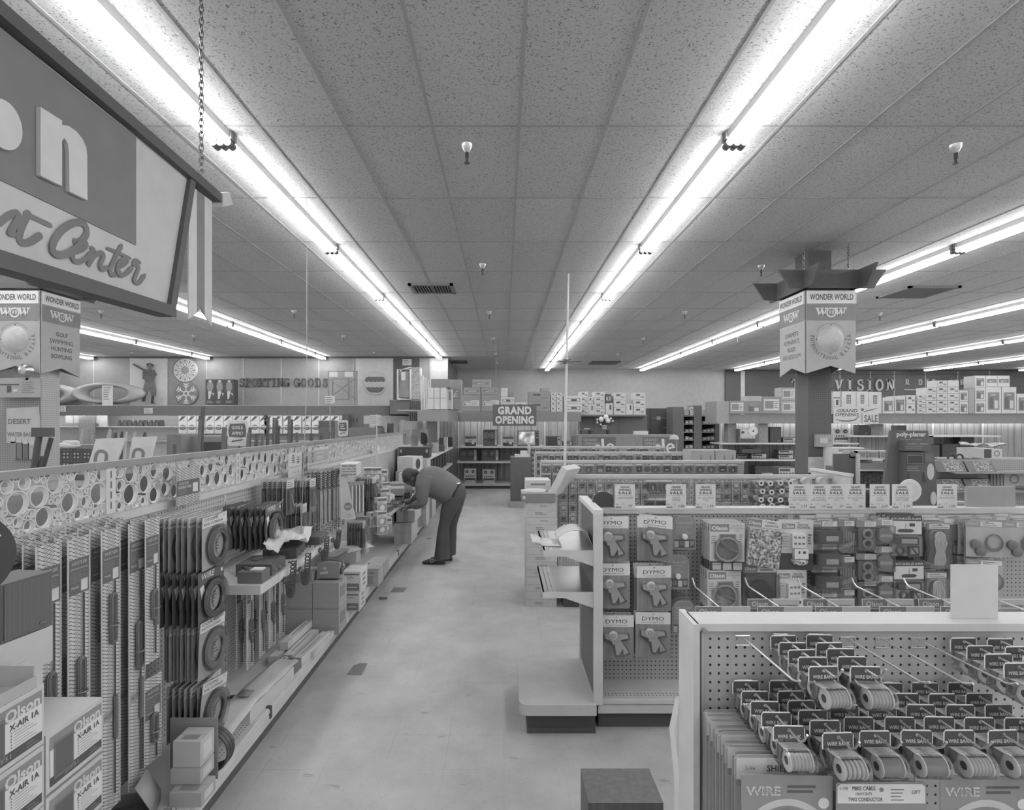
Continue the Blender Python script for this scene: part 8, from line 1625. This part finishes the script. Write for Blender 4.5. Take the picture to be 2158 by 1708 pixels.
loft(m, [((1085, 392), (900, 720), .165, 0), ((1140, 470), (860, 750), .175, 0), ((1160, 570), (815, 770), .18, 0), ((1150, 640), (800, 800), .17, 0)], 'g58', 18)
loft(m, [((1120, 600), (800, 720), .11, -.085), ((1060, 760), (782, 800), .105, -.085), ((958, 930), (770, 930), .085, -.088), ((914, 1060), (747, 1060), .078, -.09), ((914, 1130), (735, 1120), .078, -.09), ((918, 1320), (712, 1300), .088, -.09), ((924, 1500), (690, 1492), .1, -.09), ((925, 1528), (690, 1515), .1, -.09)], 'g58', 16)
loft(m, [((1150, 600), (850, 700), .11, .085), ((1110, 760), (830, 800), .1, .085), ((1052, 930), (850, 930), .085, .09), ((1012, 1060), (840, 1060), .078, .09), ((1005, 1130), (838, 1120), .078, .09), ((1000, 1320), (815, 1300), .088, .09), ((995, 1500), (790, 1490), .1, .09), ((995, 1518), (790, 1508), .1, .09)], 'g58', 16)
child('trousers', m, 'dark flared trousers', .011, 5)
m = MB(); a, b = pp_(298, 300); m.ball((a, 0, b), (.09, .09, .094), 'g46', 20, 14); a, b = pp_(375, 270); m.ball((a, 0, b), (.06, .086, .056), 'g46', 16, 10); a, b = pp_(245, 372); m.ball((a, 0, b), (.036, .068, .04), 'g46', 12, 8); a, b = pp_(345, 320); m.ball((a, 0, b), (.05, .0805, .04), 'g46', 16, 10)
child('hair', m, 'short dark rounded hair', .008, 5)
for s, (ex, ez) in ((-1, (372, 350)), (1, (372, 350))):
    m = MB(); a, b = pp_(ex, ez); m.ball((a, s*.079, b), (.022, .012, .03), SK, 12, 8); m.torus((a, s*.088, b), .014, .005, SK, 'y', 16, 6, 1.3); child('ear', m, 'ear', None)
for s in (-1, 1):
    m = MB(); a, b = pp_(300, 432); m.ball((a, s*.03, b-.004), (.014, .016, .008), 'g110', 10, 6); m.ball((a, s*.03, b-.010), (.007, .008, .004), 'g45', 8, 6); child('eye', m, 'eye', None)
for s, zx in ((-1, 0), (1, 95)):
    m = MB(); pts = []
    prof = [(840, .045), (800, .05), (740, .05), (690, .055), (640, .055), (580, .045), (530, .03), (512, .015)]
    hts = [.085, .09, .09, .075, .06, .045, .03, .02]
    vs = []; fs = []; n = 12; sc_ = 1
    for (zx_, wd), ht in zip(prof, hts):
        X_ = pp_(zx_+zx, 0)[0]
        for j in range(n): t_ = 2*math.pi*j/n; vs.append((X_, s*.09+wd*math.cos(t_), .006+ht*.5+ht*.5*math.sin(t_)*(1 if math.sin(t_) > 0 else 1)))
    for i in range(len(prof)-1):
        for j in range(n): fs.append((i*n+j, i*n+(j+1) % n, (i+1)*n+(j+1) % n, (i+1)*n+j))
    fs += [tuple(range(n-1, -1, -1)), tuple(range(7*n, 8*n))]
    m.add(vs, fs, 'g52g'); X0 = pp_(512+zx, 0)[0]; X1 = pp_(842+zx, 0)[0]
    m.box(X1-.075, X1, s*.09-.042, s*.09+.042, .0, .03, 'g45'); m.box(X0+.02, X1, s*.09-.04, s*.09+.04, .0, .012, 'g45')
    o = child('shoe', m, 'dark buckled shoe', None)
    m = MB(); X_ = pp_(672+zx, 0)[0]; m.tube([(X_-.02, s*.09-.057, .03), (X_+.015, s*.09-.057, .04), (X_+.01, s*.09-.055, .075), (X_-.025, s*.09-.055, .062), (X_-.02, s*.09-.057, .03)], .003, 'g170m', 5); bb = m.build('buckle', o)
m = MB(); a, b = pp_(1050, 405); m.ball((a-.004, -.05, b-.004), (.026, .12, .012), 'g185', 10, 6); child('shirt_tail', m, 'white shirt edge showing at the waist', None)
